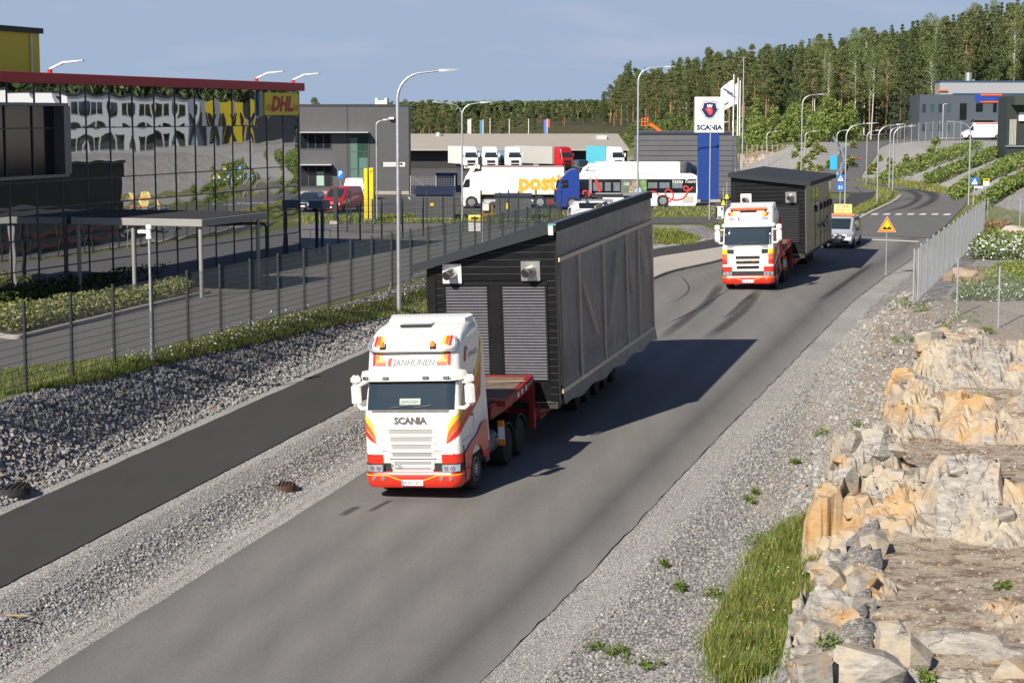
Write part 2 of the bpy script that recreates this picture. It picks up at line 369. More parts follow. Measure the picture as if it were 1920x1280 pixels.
# ---------------------------------------------------------------- the ground as one sheet out to the horizon
def axis(parts):
    a = []
    for lo, hi, st in parts: a += list(np.arange(lo, hi - 1e-6, st))
    return np.array(a + [parts[-1][1]])
ua = axis([(-150, -20, 30), (-20, 20, 5), (20, 112, .5), (112, 250, 1.25), (250, 420, 4), (420, 900, 15), (900, 4200, 75)])
va = axis([(-1600, -300, 65), (-300, -120, 10), (-120, -60, 3), (-60, -26, .8), (-26, 6, .25), (6, 40, .8), (40, 120, 3), (120, 300, 10), (300, 1600, 65)])
UU, VV = np.meshgrid(ua, va, indexing='ij'); GX, GY = XY(UU, VV); GZ = height(GX, GY)
rl_, rr_, pl_, pr_ = (np.interp(UU, a, b) for a, b in ((RLu, RLv), (RRu, RRv), (PUu, PLv), (PUu, PRv)))
cut = ((VV > rl_ + .6) & (VV < rr_ - .6) & (UU < 128)) | ((VV > pl_ + .5) & (VV < pr_ - .5) & (UU < 128))
YARDP = [XY(-20, -25.6), XY(127, -25.6), XY(112, -90), XY(-20, -90)]
yd = inpoly(GX, GY, YARDP)
GZ = GZ - .10 * cut - .08 * yd - 1.4 * ((UU > 27) & (UU < 61.5) & (VV > np.interp(UU, [20, 28, 34, 40, 45, 47, 50, 55, 60, 64], [-2.5, -2.7, -2.95, -3.25, -3.7, -3.6, -3.0, -2.5, -1.75, -.5]) + .9) & (VV < 9))
nu, nv = UU.shape
idx = np.arange(nu * nv).reshape(nu, nv)
GF = np.stack([idx[:-1, :-1], idx[1:, :-1], idx[1:, 1:], idx[:-1, 1:]], -1).reshape(-1, 4)[:, ::-1]
def inpx(pts): return inpoly(GX, GY, [tuple(p) for p in pxpoly(pts)]).astype(float)
hx = np.interp(GY, [100, 180, 200, 240, 300, 400, 480, 620, 800], [33, 34, 33, 30, 29, 22, 12, -20, -110]); hs = GX - hx
fine = np.where((np.abs(VV - rl_ + .5) < .75) | ((VV > rr_) & (VV < rr_ + 1.0)) | (np.abs(VV - pl_ + .35) < .45) | (np.abs(VV - pr_ - .4) < .5), 1., 0.) * (UU < 122)
grass = ((VV < pl_ - 2.25) & (VV > -25.75) & (UU < 120)) * 1.
soil = ((VV > -6.2) & (UU > 46) & (UU < 74) & (VV < 6)) * .62 + ((VV > -3.5) & (UU > 30) & (UU < 46)) * .3
strip_lawn = ((GY > 127) & (GY < 141) & (GX < 28) & (VV < -15)) * 1.
grass = np.maximum(grass, strip_lawn)
grass = np.maximum(grass, ((GY > 118) & (GY < 190) & (GX > 14) & (GX < 33) & (VV > -24)) * .85)
grass = np.maximum(grass, inpx([(1228, 432), (1262, 432), (1312, 446), (1300, 456), (1228, 456)]))
grass = np.maximum(grass, ((hs > -3) & (hs < 2.) & (GY > 120) & (GY < 200)) * .6)
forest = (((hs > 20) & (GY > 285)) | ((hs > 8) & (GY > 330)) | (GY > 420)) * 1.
grass = np.maximum(grass, ((hs > 2) & (hs <= 26) & (GY > 265) & (forest < .5)) * .62)
soil = np.maximum(soil, ((hs > -2) & (hs < 9) & (GY > 262) & (GY < 700)) * .75)
asph = ((GY > 141) & (GX < hx - 6) & (GY < 420)) * 1.
asph = np.maximum(asph, ((hs > 20) & (GY > 215) & (GY < 300) & (GX > 62) & (forest < .5)) * .9)
grass = np.where((asph > .5), 0, grass)
fine = np.maximum(fine, ((GY > 150) & (GY < 300) & (hs > -1) & (hs < 30)) * 1.)
plat = ((VV > -3.2) & (VV < 14) & (UU > 70) & (UU < 125))
fine = np.maximum(fine, plat * .35)
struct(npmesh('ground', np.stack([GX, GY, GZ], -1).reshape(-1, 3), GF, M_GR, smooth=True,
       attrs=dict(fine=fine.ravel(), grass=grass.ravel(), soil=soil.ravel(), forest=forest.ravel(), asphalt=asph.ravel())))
# ---------------------------------------------------------------- sheets laid on it
def sheet(name, A, B, m, dz=.02, na=2, zf=None, along=1.5, edge=0.):
    """a sheet between two polylines of ground points, following the land"""
    A, B = np.asarray(A, float)[:, :2], np.asarray(B, float)[:, :2]
    n = max(int(np.hypot(*np.diff(A, axis=0).T).sum() / along), len(A)) + 1
    def rs(P):
        d = np.concatenate([[0], np.cumsum(np.hypot(*np.diff(P, axis=0).T))]); t = np.linspace(0, d[-1], n)
        return np.stack([np.interp(t, d, P[:, 0]), np.interp(t, d, P[:, 1])], -1)
    A, B = rs(A), rs(B); k = np.linspace(0, 1, na + 1)[None, :, None]
    V = A[:, None] * (1 - k) + B[:, None] * k
    if edge:   # frayed edge
        V[:, 0] += rng.normal(0, edge, (n, 2)); V[:, -1] += rng.normal(0, edge, (n, 2))
    Z = (zf or height)(V[..., 0], V[..., 1]) + dz; V = np.concatenate([V, Z[..., None]], -1)
    lat = np.broadcast_to(k[..., 0], Z.shape)
    i = np.arange(n * (na + 1)).reshape(n, na + 1)
    F = np.stack([i[:-1, :-1], i[:-1, 1:], i[1:, 1:], i[1:, :-1]], -1).reshape(-1, 4)
    return struct(npmesh(name, V.reshape(-1, 3), F, m, smooth=True, attrs={'lat': lat.ravel(), 'lon': np.repeat(np.linspace(0, 1, n), na + 1)}))
us = np.arange(8, 129, .6)
def uvl(us, a, b): return np.stack(XY(us, np.interp(us, a, b)), -1)
sheet('road', uvl(us, RLu, RLv), uvl(us, RRu, RRv), M_ROAD, .025, 12, along=.8, edge=.018)
sheet('cycle_path', uvl(us, PUu, PLv), uvl(us, PUu, PRv), M_PATH, .03, 6, along=.8, edge=.015)
a = np.array([YARDP[0], YARDP[1]]); b2 = np.array([YARDP[3], YARDP[2]])
sheet('yard_pavement', a, b2, M_YARD, 0.0, 10, zf=lambda X, Y: np.full(np.shape(X), 2.2), along=6)
# the bend beyond the crossing, the ramp up the hill, side road, far path
FRL = [(1560, 440), (1590, 423), (1624, 405), (1650, 392), (1676, 379), (1691, 367), (1685, 357.5), (1660, 350), (1620, 343.5), (1575, 339), (1500, 336)]
FRR = [(1742, 448), (1768, 428), (1790, 406), (1806, 390), (1814, 374), (1806, 364), (1780, 355), (1740, 348), (1690, 342.5), (1640, 337), (1585, 332), (1500, 329)]
def spl(P, n=40):
    """smooth curve through points"""
    P = np.array(P, float); P = np.concatenate([[2 * P[0] - P[1]], P, [2 * P[-1] - P[-2]]]); out = []
    m = len(P) - 3
    for s in np.linspace(0, m - 1e-6, n):
        k = int(s); t = s - k; a, b, c, d = P[k:k + 4]
        out.append(.5 * (2 * b + (c - a) * t + (2 * a - 5 * b + 4 * c - d) * t * t + (3 * b - a - 3 * c + d) * t ** 3))
    return np.array(out)
sheet('road_bend', spl(pxpoly(FRL)), spl(pxpoly(FRR)), M_FARROAD, .05, 8)
rp = spl(RAMP[:, :2], 50); tn = np.gradient(rp, axis=0); tn /= np.hypot(*tn.T)[:, None]; nn = np.stack([-tn[:, 1], tn[:, 0]], -1)
wd = np.interp(np.arange(50), [0, 8, 50], [4.5, 2.3, 2.3])[:, None]
sheet('hill_road', rp + nn * wd, rp - nn * wd, M_FARROAD, .06, 4)
FPL = [(1540, 344), (1575, 347), (1604, 352), (1630, 359), (1641, 366), (1634, 376), (1612, 389), (1580, 404), (1535, 425)]
FPR = [(1540, 353), (1570, 354.5), (1586, 358), (1594, 364), (1590, 370), (1578, 377), (1560, 384), (1540, 391), (1500, 402)]
sheet('far_cycle_path', spl(pxpoly(FPL)), spl(pxpoly(FPR)), M_PATH, .06, 4)
sheet('yard_access_road', pxpoly([(1000, 411), (1150, 409), (1345, 408)]), pxpoly([(1000, 424), (1150, 422), (1345, 421)]), M_PARK, .03, 3)
# concrete pavement and raised kerb at the bus stop
kp = spl([XY(*q) for q in ((78, -17.2), (88, -17.2), (96.4, -17.4), (100.8, -16.96), (107.9, -15.72), (118, -15.3), (128, -15.2))], 46)
tn = np.gradient(kp, axis=0); tn /= np.hypot(*tn.T)[:, None]; kn = np.stack([-tn[:, 1], tn[:, 0]], -1)
uk = UV(kp[:, 0], kp[:, 1])[0]
sheet('bus_stop_pavement', kp + kn * .28, uvl(uk, PUu, PRv), M_PAVE, .10, 4)
def kerb(name, P, N, w, h0, h1, m, zf=None):
    zf = zf or (lambda x, y: HZ(x, y)); rings = []
    for p, n_ in zip(P, N):
        z = zf(p[0], p[1]); q = p + n_ * w
        rings.append([(p[0], p[1], z + h0), (p[0], p[1], z + h1 - .025), (p[0] + n_[0] * .025, p[1] + n_[1] * .025, z + h1), (q[0], q[1], z + h1), (q[0], q[1], z + h0)])
    mb = MB(); mb.loft(rings, 0); return struct(mb.build(name, m))
kerb('kerb', kp, kn, .28, -.1, .15, M_CONC)
# verge kerb stones of the far bend
fk = spl(pxpoly([(1590, 424), (1624, 406), (1650, 393), (1677, 380), (1692, 368)]), 30); tn = np.gradient(fk, axis=0); tn /= np.hypot(*tn.T)[:, None]
kerb('kerb', fk, np.stack([-tn[:, 1], tn[:, 0]], -1), .3, -.05, .12, M_CONC)
# markings
def quad_mark(name, pts, m=M_WHITE, dz=.06):
    P = pxpoly(pts); mb = MB(); mb.add([grd(x, y, dz) for x, y in P], [tuple(range(len(P)))]); return struct(mb.build(name, m))
for k in range(8):
    x = 1609 + k * 22.6
    quad_mark('crossing_stripe', [(x, 405), (x + 5, 402.4), (x + 16.5, 402.4), (x + 12.5, 405.2)], dz=.085 if k < 7 else .07)
quad_mark('edge_line', [(1624, 448.6), (1640, 449.2), (1725, 453.2), (1720, 454.6), (1640, 450.8), (1624, 450)], dz=.034)
for q in ([(742, 373), (745, 373), (748, 378), (745, 378)], [(700, 371), (703, 371), (705, 376), (702, 376)], [(764, 370), (767, 370), (771, 375), (768, 375)]): quad_mark('parking_line', q, dz=.03)
# black tyre marks
def skid_mat():
    m, N, L, b = node_mat('tyre_rubber_mark'); tc = N.new('ShaderNodeTexCoord')
    b.inputs['Base Color'].default_value = (.035, .034, .034, 1); b.inputs['Roughness'].default_value = .8
    n = noise(N, L, tc.outputs['Object'], 2.5, 6, .7); r = N.new('ShaderNodeMapRange'); r.inputs[1].default_value = .2; r.inputs[2].default_value = .75; r.inputs[3].default_value = .22; r.inputs[4].default_value = .8
    e = attr(N, 'lat'); ee = maths(N, L, 'MULTIPLY', maths(N, L, 'MULTIPLY', e, maths(N, L, 'SUBTRACT', 1., e)), 4.); lo_ = attr(N, 'lon'); fe = maths(N, L, 'MINIMUM', maths(N, L, 'MULTIPLY', maths(N, L, 'MINIMUM', lo_, maths(N, L, 'SUBTRACT', 1., lo_)), 5.), 1.); ee = maths(N, L, 'MULTIPLY', ee, fe)
    L.new(n, r.inputs[0]); L.new(maths(N, L, 'MULTIPLY', r.outputs[0], ee), b.inputs['Alpha']); return m
M_SKID = skid_mat()
def skid(pts, wdt, dz=.031):
    P = spl(pxpoly(pts), 40); t = np.gradient(P, axis=0); t /= np.hypot(*t.T)[:, None]; n_ = np.stack([-t[:, 1], t[:, 0]], -1) * wdt / 2
    sheet('tyre_mark', P + n_, P - n_, M_SKID, dz, 4, along=.7)
skid([(1354, 528), (1340, 550), (1325, 570), (1295, 592), (1262, 618), (1235, 640)], .62)
skid([(1424, 540), (1412, 558), (1396, 580), (1376, 598), (1350, 618), (1320, 640)], .62, .033)
skid([(1372, 541), (1345, 557), (1318, 575), (1290, 590), (1240, 612)], .2, .035)
skid([(1418, 548), (1395, 565), (1375, 585), (1355, 600)], .3, .037)
skid([(1640, 492), (1600, 520), (1565, 545), (1530, 570)], .42, .031)
skid([(1272, 515), (1283, 525), (1292, 540), (1285, 553), (1265, 565), (1236, 573)], .12)
skid([(1612, 455), (1622, 452), (1630, 446), (1628, 440), (1616, 436)], .3, .02)
skid([(1708, 437), (1725, 433), (1728, 428), (1722, 424)], .3, .02)
skid([(1640, 420), (1665, 419), (1690, 421), (1720, 419)], .35, .02)
skid([(638, 970), (655, 960), (674, 950)], .3, .034)
skid([(690, 962), (720, 946), (736, 938)], .2, .034)
skid([(1700, 398), (1735, 385), (1752, 372), (1740, 362), (1700, 353)], 1.0, .07)
skid([(1652, 402), (1700, 388), (1722, 372), (1712, 362), (1680, 354)], .8, .07)
# ---------------------------------------------------------------- the blasted rock beside the road
VBu = [20, 28, 34, 40, 45, 47, 50, 55, 60, 64, 70]; VBv = [-2.5, -2.7, -2.95, -3.25, -3.7, -3.6, -3.0, -2.5, -1.75, -.5, 3.]
def cells(x, y, s):
    """value and edge distance of a jittered cell pattern"""
    xi, yi = np.floor(x), np.floor(y); d1 = np.full(x.shape, 9.); d2 = d1.copy(); val = np.zeros(x.shape)
    for i in (-1, 0, 1):
        for j in (-1, 0, 1):
            cx, cy = xi + i, yi + j; px = cx + .15 + .7 * _hash(cx, cy, s); py = cy + .15 + .7 * _hash(cx, cy, s + 9)
            d = np.hypot(x - px, y - py); n = d < d1
            d2 = np.where(n, d1, np.minimum(d2, d)); val = np.where(n, _hash(cx, cy, s + 17), val); d1 = np.where(n, d, d1)
    return val, d2 - d1
def tilted(x, y, s, amp):
    """broken slabs: every cell of the pattern is a plane with its own height and tilt"""
    xi, yi = np.floor(x), np.floor(y); d1 = np.full(x.shape, 9.); d2 = d1.copy(); z = np.zeros(x.shape)
    for i in (-1, 0, 1):
        for j in (-1, 0, 1):
            cx, cy = xi + i, yi + j; px = cx + .1 + .8 * _hash(cx, cy, s); py = cy + .1 + .8 * _hash(cx, cy, s + 9)
            d = np.hypot(x - px, y - py) * (.75 + .5 * _hash(cx, cy, s + 3)); n = d < d1; d2 = np.where(n, d1, np.minimum(d2, d))
            pl = (_hash(cx, cy, s + 17) - .5) + (x - px) * 1.1 * (_hash(cx, cy, s + 23) - .45) + (y - py) * 1.1 * (_hash(cx, cy, s + 31) - .5); z = np.where(n, pl, z); d1 = np.where(n, d, d1)
    return amp * z, d2 - d1
def rock_height(u, v):
    vb = np.interp(u, VBu, VBv) + 1.1 * (fbm(u * .7, v * .3, 33) - .5)
    w = u + 5.0 * (fbm(u * .16, v * .22, 40) - .5) + 1.2 * (fbm(u * .9, v * .9, 41) - .5) + .22 * (v + 2)
    zs = np.interp(w, [20, 28, 33, 36, 40.6, 41.9, 49.5, 50.7, 55.9, 57.0, 62, 68], [.25, .40, .62, .66, .60, 1.62, 1.30, 1.95, 1.80, 2.5, 2.46, 2.5]) + .05 * np.clip(v, -2, 8) + .30 * (fbm(u * .35, v * .35, 3) - .5) + .07 * (fbm(u * 2.3, v * 2.3, 6) - .5)
    led = np.zeros(u.shape)
    for a_, b_, c_, d_, hh in ((27.5, 29.0, 30.5, 33, .55), (34.5, 35.2, 35.6, 37, .35), (39.8, 40.4, 42.6, 43.8, 1.0), (48.9, 49.5, 51.4, 52.4, .95), (55.1, 55.7, 57.8, 59.2, 1.0)): led = np.maximum(led, hh * np.interp(w, [a_, b_, c_, d_], [0, 1, 1, 0]))
    wx, wy = u + .7 * fbm(u * .6, v * .6, 70), v + .7 * fbm(u * .6, v * .6, 71)
    t1, e1 = tilted(wx * .52 + wy * .2, wy * .62 - wx * .15, 3, 1.0); t2, e2 = tilted(wx * 1.35 - wy * .4, wy * 1.5 + wx * .3, 8, .42); t3, e3 = tilted(wx * 4 + wy, wy * 4.4 - wx, 12, .11)
    nearb = 1 - sstep(.5, 1.9, v - vb); patchy = sstep(.52, .62, fbm(u * .30, v * .36, 60))
    r = -.36 + .62 * led + .42 * nearb * np.interp(u, [30, 40], [.7, 1]) + .32 * patchy + (.62 * t1 + .8 * t2) * np.clip(.35 + .5 * led + .3 * nearb, 0, .85) + t3 - .22 * (e1 < .03) - .09 * (e2 < .03)
    rock = sstep(-.03, .05, r); z = zs + np.clip(r, 0, .35) + .35 * np.tanh(np.maximum(r - .35, 0) / .35)
    X, Y = XY(u, v); base = height(X, Y)
    q = sstep(-.34, .34, v - vb + .6 * t1 + .5 * t2) * (1 - sstep(60.5, 64.5, u))
    return (base - .3) * (1 - q) + np.maximum(z, np.where(u > 59, base - .3, -1.)) * q, rock, e1
def rock_mat():
    m, N, L, b = node_mat('rock'); tc = N.new('ShaderNodeTexCoord'); P = tc.outputs['Object']
    g = N.new('ShaderNodeNewGeometry'); sx = N.new('ShaderNodeSeparateXYZ'); L.new(g.outputs['True Normal'], sx.inputs[0])
    n1, n2, n3 = noise(N, L, P, .55, 5, .6), noise(N, L, P, 2.4, 8, .7), noise(N, L, P, 14, 6, .7)
    mp = N.new('ShaderNodeMapping'); mp.inputs['Scale'].default_value = (2.5, 2.5, 9); mp.inputs['Rotation'].default_value = (.5, .3, 0); L.new(P, mp.inputs[0])
    n4 = noise(N, L, mp.outputs[0], 1.3, 8, .75)
    pale = rampn(N, L, n4, [(.28, (.11, .105, .10)), (.42, (.235, .225, .21)), (.55, (.345, .325, .295)), (.75, (.47, .445, .405))])
    rust = rampn(N, L, n2, [(.3, (.36, .175, .06)), (.5, (.43, .275, .125)), (.7, (.46, .36, .24))])
    cream = rampn(N, L, n2, [(.3, (.33, .27, .19)), (.7, (.48, .43, .34))])
    r = N.new('ShaderNodeMapRange'); r.inputs[1].default_value = .50; r.inputs[2].default_value = .64; L.new(n1, r.inputs[0])
    n5 = noise(N, L, P, .9, 6, .65); r5 = N.new('ShaderNodeMapRange'); r5.inputs[1].default_value = .46; r5.inputs[2].default_value = .6; L.new(n5, r5.inputs[0])
    rock = mixc(N, L, r.outputs[0], mixc(N, L, r5.outputs[0], pale, cream), rust)
    soil = rampn(N, L, n3, [(.25, (.19, .145, .105)), (.45, (.31, .255, .195)), (.6, (.40, .35, .285)), (.8, (.47, .43, .37))])
    peat = rampn(N, L, n3, [(.3, (.07, .045, .028)), (.6, (.17, .11, .07)), (.8, (.33, .27, .2))])
    soil = mixc(N, L, rampn(N, L, n2, [(.48, 0.), (.6, .85)]), soil, peat)
    up = maths(N, L, 'ADD', sx.outputs[2], maths(N, L, 'MULTIPLY', maths(N, L, 'SUBTRACT', n2, .5), .5))
    dust = maths(N, L, 'MULTIPLY', rampn(N, L, up, [(.80, 0.), (1., 1.)]), rampn(N, L, n2, [(.46, 0.), (.6, .8)])); f = maths(N, L, 'MAXIMUM', dust, maths(N, L, 'SUBTRACT', 1., attr(N, 'bare')))
    col = mixc(N, L, f, rock, soil)
    vo = N.new('ShaderNodeTexVoronoi'); vo.feature = 'DISTANCE_TO_EDGE'; vo.inputs['Scale'].default_value = .45
    wv = N.new('ShaderNodeVectorMath'); wv.operation = 'ADD'; L.new(P, wv.inputs[0])
    nc = N.new('ShaderNodeTexNoise'); nc.inputs['Scale'].default_value = 1.6; nc.inputs['Detail'].default_value = 5; L.new(P, nc.inputs['Vector']); L.new(nc.outputs[1], wv.inputs[1]); L.new(wv.outputs[0], vo.inputs['Vector'])
    ck = maths(N, L, 'MAXIMUM', rampn(N, L, vo.outputs['Distance'], [(0, .2), (.006, 1.)]), rampn(N, L, n5, [(.5, 0.), (.54, 1.)]))
    L.new(mixc(N, L, maths(N, L, 'MAXIMUM', ck, f), (.09, .07, .055), col), b.inputs['Base Color'])
    b.inputs['Roughness'].default_value = .88; b.inputs['Specular IOR Level'].default_value = .25
    bp = N.new('ShaderNodeBump'); bp.inputs['Strength'].default_value = .75; bp.inputs['Distance'].default_value = .04
    h = maths(N, L, 'ADD', maths(N, L, 'MULTIPLY', n3, .5), maths(N, L, 'ADD', maths(N, L, 'MULTIPLY', n4, .8), maths(N, L, 'MULTIPLY', ck, .5)))
    L.new(h, bp.inputs['Height']); L.new(bp.outputs[0], b.inputs['Normal']); return m
M_ROCK = rock_mat()
ur, vr = np.arange(21, 66, .085), np.arange(-5.0, 9.5, .085)
RU, RV = np.meshgrid(ur, vr, indexing='ij'); RZ, RK, RE = rock_height(RU, RV); RX, RY = XY(RU, RV)
P3 = np.stack([RX, RY, RZ], -1); du = np.gradient(P3, axis=0); dv = np.gradient(P3, axis=1); nr = np.cross(dv, du); nr *= np.where(nr[..., 2:] < 0, -1, 1); nr /= np.linalg.norm(nr, axis=-1, keepdims=True)
st = (1.15 - nr[..., 2]) * RK
dsp = .34 * (fbm(RU * 1.1 + RZ * 1.7, RV * 1.3 - RZ * 1.9, 91) - .5) + .10 * (fbm(RU * 4 + RZ * 5, RV * 4 - RZ * 4, 95) - .5)
P3 = P3 + nr * (dsp * np.clip(st * 1.6, 0, 1))[..., None]
ii = np.arange(RU.size).reshape(RU.shape); keep = (RZ > height(RX, RY) - .22) | ((RU > 27) & (RU < 61) & (RV > np.interp(RU, VBu, VBv) + .5))
kf = keep[:-1, :-1] | keep[1:, 1:] | keep[1:, :-1] | keep[:-1, 1:]
FF = np.stack([ii[:-1, :-1], ii[:-1, 1:], ii[1:, 1:], ii[1:, :-1]], -1)[kf]
struct(npmesh('rock_face', P3.reshape(-1, 3), FF[:, ::-1], M_ROCK, smooth=False, attrs={'bare': RK.ravel()}))
def ico():
    t = (1 + 5 ** .5) / 2
    V = np.array([(-1, t, 0), (1, t, 0), (-1, -t, 0), (1, -t, 0), (0, -1, t), (0, 1, t), (0, -1, -t), (0, 1, -t), (t, 0, -1), (t, 0, 1), (-t, 0, -1), (-t, 0, 1)], float); V /= np.linalg.norm(V[0])
    F = np.array([(0, 11, 5), (0, 5, 1), (0, 1, 7), (0, 7, 10), (0, 10, 11), (1, 5, 9), (5, 11, 4), (11, 10, 2), (10, 7, 6), (7, 1, 8), (3, 9, 4), (3, 4, 2), (3, 2, 6), (3, 6, 8), (3, 8, 9), (4, 9, 5), (2, 4, 11), (6, 2, 10), (8, 6, 7), (9, 8, 1)])
    return V, F
# blocks broken from the face, faceted like blasted stone
import bmesh
def chunk(c, s, seed, flat=(1., 1., .75)):
    r = np.random.default_rng(seed); P = r.normal(size=(15, 3)); P /= np.linalg.norm(P, axis=1)[:, None]; P *= r.uniform(.8, 1.15, (15, 1)); P = np.sign(P) * np.abs(P) ** .75
    bm = bmesh.new(); vs = [bm.verts.new(p_) for p_ in P]; bmesh.ops.convex_hull(bm, input=vs); bmesh.ops.delete(bm, geom=[v for v in bm.verts if not v.link_faces], context='VERTS'); bmesh.ops.triangulate(bm, faces=bm.faces[:]); bm.verts.index_update()
    V = np.array([v.co[:] for v in bm.verts]); F = np.array([[v.index for v in f.verts] for f in bm.faces]); bm.free()
    a = r.uniform(0, 6.28); R_ = np.array([[math.cos(a), -math.sin(a), 0], [math.sin(a), math.cos(a), 0], [0, 0, 1]]); return (V * np.array(flat) * s) @ R_.T + np.array(c), F
CV, CF, k0 = [], [], 0
for k in range(200):
    if k >= 150:
        u = random.uniform(28, 47); vb_ = float(np.interp(u, VBu, VBv)); v = vb_ + random.uniform(-.45, .05); s = random.choice([.12, .18, .25, .35])
    elif k < 100:
        u = 27 + 34 * (k + random.random()) / 100; vb_ = float(np.interp(u, VBu, VBv)); v = vb_ + random.uniform(-.1, .55); s = random.choice([.15, .2, .25, .3, .42])
    else:
        u = random.choice([41.2, 41.8, 42.4, 50.2, 51.0, 56.4, 57.2, 31]) + random.uniform(-.8, .8); v = random.uniform(-3, 3.5); s = random.uniform(.15, .42)
    X, Y = XY(u, v); zt = float(rock_height(np.array(u), np.array(v))[0]); zt = max(zt, float(rock_height(np.array(u), np.array(v + .7))[0]) * random.uniform(.1, .85)) if k < 100 else float(height(*XY(u, v))) + random.uniform(0, .5) if k >= 150 else zt
    V, F = chunk((X, Y, zt - s * .25), s, 500 + k, (random.uniform(.8, 1.3), random.uniform(.7, 1.1), random.uniform(.6, 1.1))); CV.append(V); CF.append(F + k0); k0 += len(V)
for px, py, s, fl in ((1555, 1185, .50, (1.1, .8, .9)), (1610, 1262, .62, (1.2, .9, 1.)), (1672, 1200, .36, (.9, .8, 1.2)), (1705, 1235, .45, (.8, .8, 1.3)), (1822, 1205, .62, (1.5, .9, .7)), (1890, 1222, .55, (1.4, .8, .6)), (1600, 1090, .42, (1.3, .9, .8)), (1640, 1010, .38, (1.1, .9, .9)), (1580, 960, .4, (1., .8, 1.2)), (1880, 960, .4, (1.4, .8, .5))):
    hq = ground_hit([px], [py], 0., lambda x, y: np.maximum(height(x, y), rock_height(*UV(x, y))[0]))[0]; V, F = chunk((hq[0], hq[1], hq[2] - s * .22), s, 900 + px, fl); CV.append(V); CF.append(F + k0); k0 += len(V)
struct(npmesh('rock_block', np.concatenate(CV), np.concatenate(CF), M_ROCK, attrs={'bare': np.ones(k0)}))
def surf(x, y):
    """top of land or rock"""
    u, v = UV(np.asarray(x, float), np.asarray(y, float)); z = height(x, y)
    return np.where((u > 21) & (u < 65) & (v > -5) & (v < 9.4), np.where(v > np.interp(u, VBu, VBv) + .7, rock_height(u, v)[0], np.maximum(z, rock_height(u, v)[0])), z)
# ---------------------------------------------------------------- loose stones
CUB = (np.array([(x, y, z) for x in (-1, 1) for y in (-1, 1) for z in (-1, 1)], float) * .72, np.array([(0, 1, 3), (0, 3, 2), (4, 6, 7), (4, 7, 5), (0, 4, 5), (0, 5, 1), (2, 3, 7), (2, 7, 6), (0, 2, 6), (0, 6, 4), (1, 5, 7), (1, 7, 3)]))
def rotm(n):
    q = rng.normal(size=(n, 4)); q /= np.linalg.norm(q, axis=1)[:, None]; w_, x, y, z = q.T
    return np.stack([1 - 2 * (y * y + z * z), 2 * (x * y - z * w_), 2 * (x * z + y * w_), 2 * (x * y + z * w_), 1 - 2 * (x * x + z * z), 2 * (y * z - x * w_), 2 * (x * z - y * w_), 2 * (y * z + x * w_), 1 - 2 * (x * x + y * y)], -1).reshape(n, 3, 3)
def stones(name, pos, size, label, mats, base=None, weights=None, sink=.25):
    bv, bf = base or CUB; n = len(pos); k = len(bv)
    V = bv[None] * (1 + rng.uniform(-.34, .34, (n, k, 3))) * (size[:, None, None] * rng.uniform(.5, 1.3, (n, 1, 3)))
    V = np.einsum('nij,nkj->nki', rotm(n), V); V[..., 2] *= .8; V += (pos + np.array([0, 0, 1]) * (size * (.5 - sink))[:, None])[:, None]
    F = (bf[None] + (np.arange(n) * k)[:, None, None]).reshape(-1, 3)
    mi = np.repeat(rng.choice(len(mats), n, p=weights), len(bf))
    return tag(npmesh(name, V.reshape(-1, 3), F, mats, mi=mi), label, name.replace('_', ' '), kind='stuff')
SM = [mat('stone_' + k, c, .85, var=.25, scale=14, bump=.3, bscale=40, spec=.3) for k, c in (('grey', (.225, .223, .222)), ('dark', (.125, .125, .132)), ('pale', (.37, .36, .345)), ('brown', (.30, .245, .185)), ('mid', (.285, .28, .272)))]
SW = [.36, .2, .07, .07, .30]
def uvpts(n, u0, u1, vf):
    u = u0 + (u1 - u0) * rng.uniform(0, 1, n) ** 1.25; a, b = vf(u); v = a + (b - a) * rng.uniform(0, 1, n); X, Y = XY(u, v); return X, Y
n = 30000; X, Y = uvpts(n, 33, 100, lambda u: (np.interp(u, PUu, PLv) - 2.35, np.interp(u, PUu, PLv) - .42))
stones('riprap', np.stack([X, Y, height(X, Y)], -1), rng.uniform(.032, .085, n), 'broken grey rubble on the bank below the green mesh fence', SM, None, SW)
n = 22000; X, Y = uvpts(n, 26, 80, lambda u: (np.interp(u, PUu, PRv) + .75, np.interp(u, RLu, RLv) - .75))
stones('gravel', np.stack([X, Y, height(X, Y)], -1), rng.uniform(.014, .038, n), 'grey crushed gravel between the cycle path and the road', SM, None, [.32, .16, .2, .05, .27])
n = 42000; X, Y = uvpts(n, 26, 82, lambda u: (np.interp(u, RRu, RRv) + .95, np.interp(u, [20, 45, 60, 82], [-3.4, -4.1, -4.4, -4.6])))
stones('gravel', np.stack([X, Y, height(X, Y)], -1), rng.uniform(.012, .036, n), 'grey crushed gravel between the road and the rock', SM, None, [.32, .16, .2, .05, .27])
n = 5000; X, Y = uvpts(n, 46, 76, lambda u: (np.interp(u, [46, 76], [-5.2, -5.6]), np.interp(u, [46, 60, 66, 76], [-3.5, -2, -1, -3.4])))
stones('rubble', np.stack([X, Y, surf(X, Y)], -1), rng.uniform(.012, .055, n) * rng.choice([1, 1, 1, 1, 1.8], n), 'scattered stones on the sandy bank beside the chain link fence', SM, None, [.25, .1, .3, .15, .2])
n = 14000; X, Y = uvpts(n, 26, 62, lambda u: (np.interp(u, VBu, VBv) + .3, np.full(u.shape, 6.)))
RS = [mat('chip_' + k, c, .85, var=.2, scale=10, bump=.2) for k, c in (('cream', (.34, .30, .24)), ('rust', (.29, .20, .12)), ('grey', (.3, .29, .28)), ('bark', (.14, .09, .06)))]
stones('rock_chips', np.stack([X, Y, surf(X, Y)], -1), rng.uniform(.005, .02, n) * rng.choice([1, 1, 1, 1, 1, 1, 2.6], n), 'chips of stone lying on the brown soil of the rock', RS, None, [.3, .2, .25, .25])
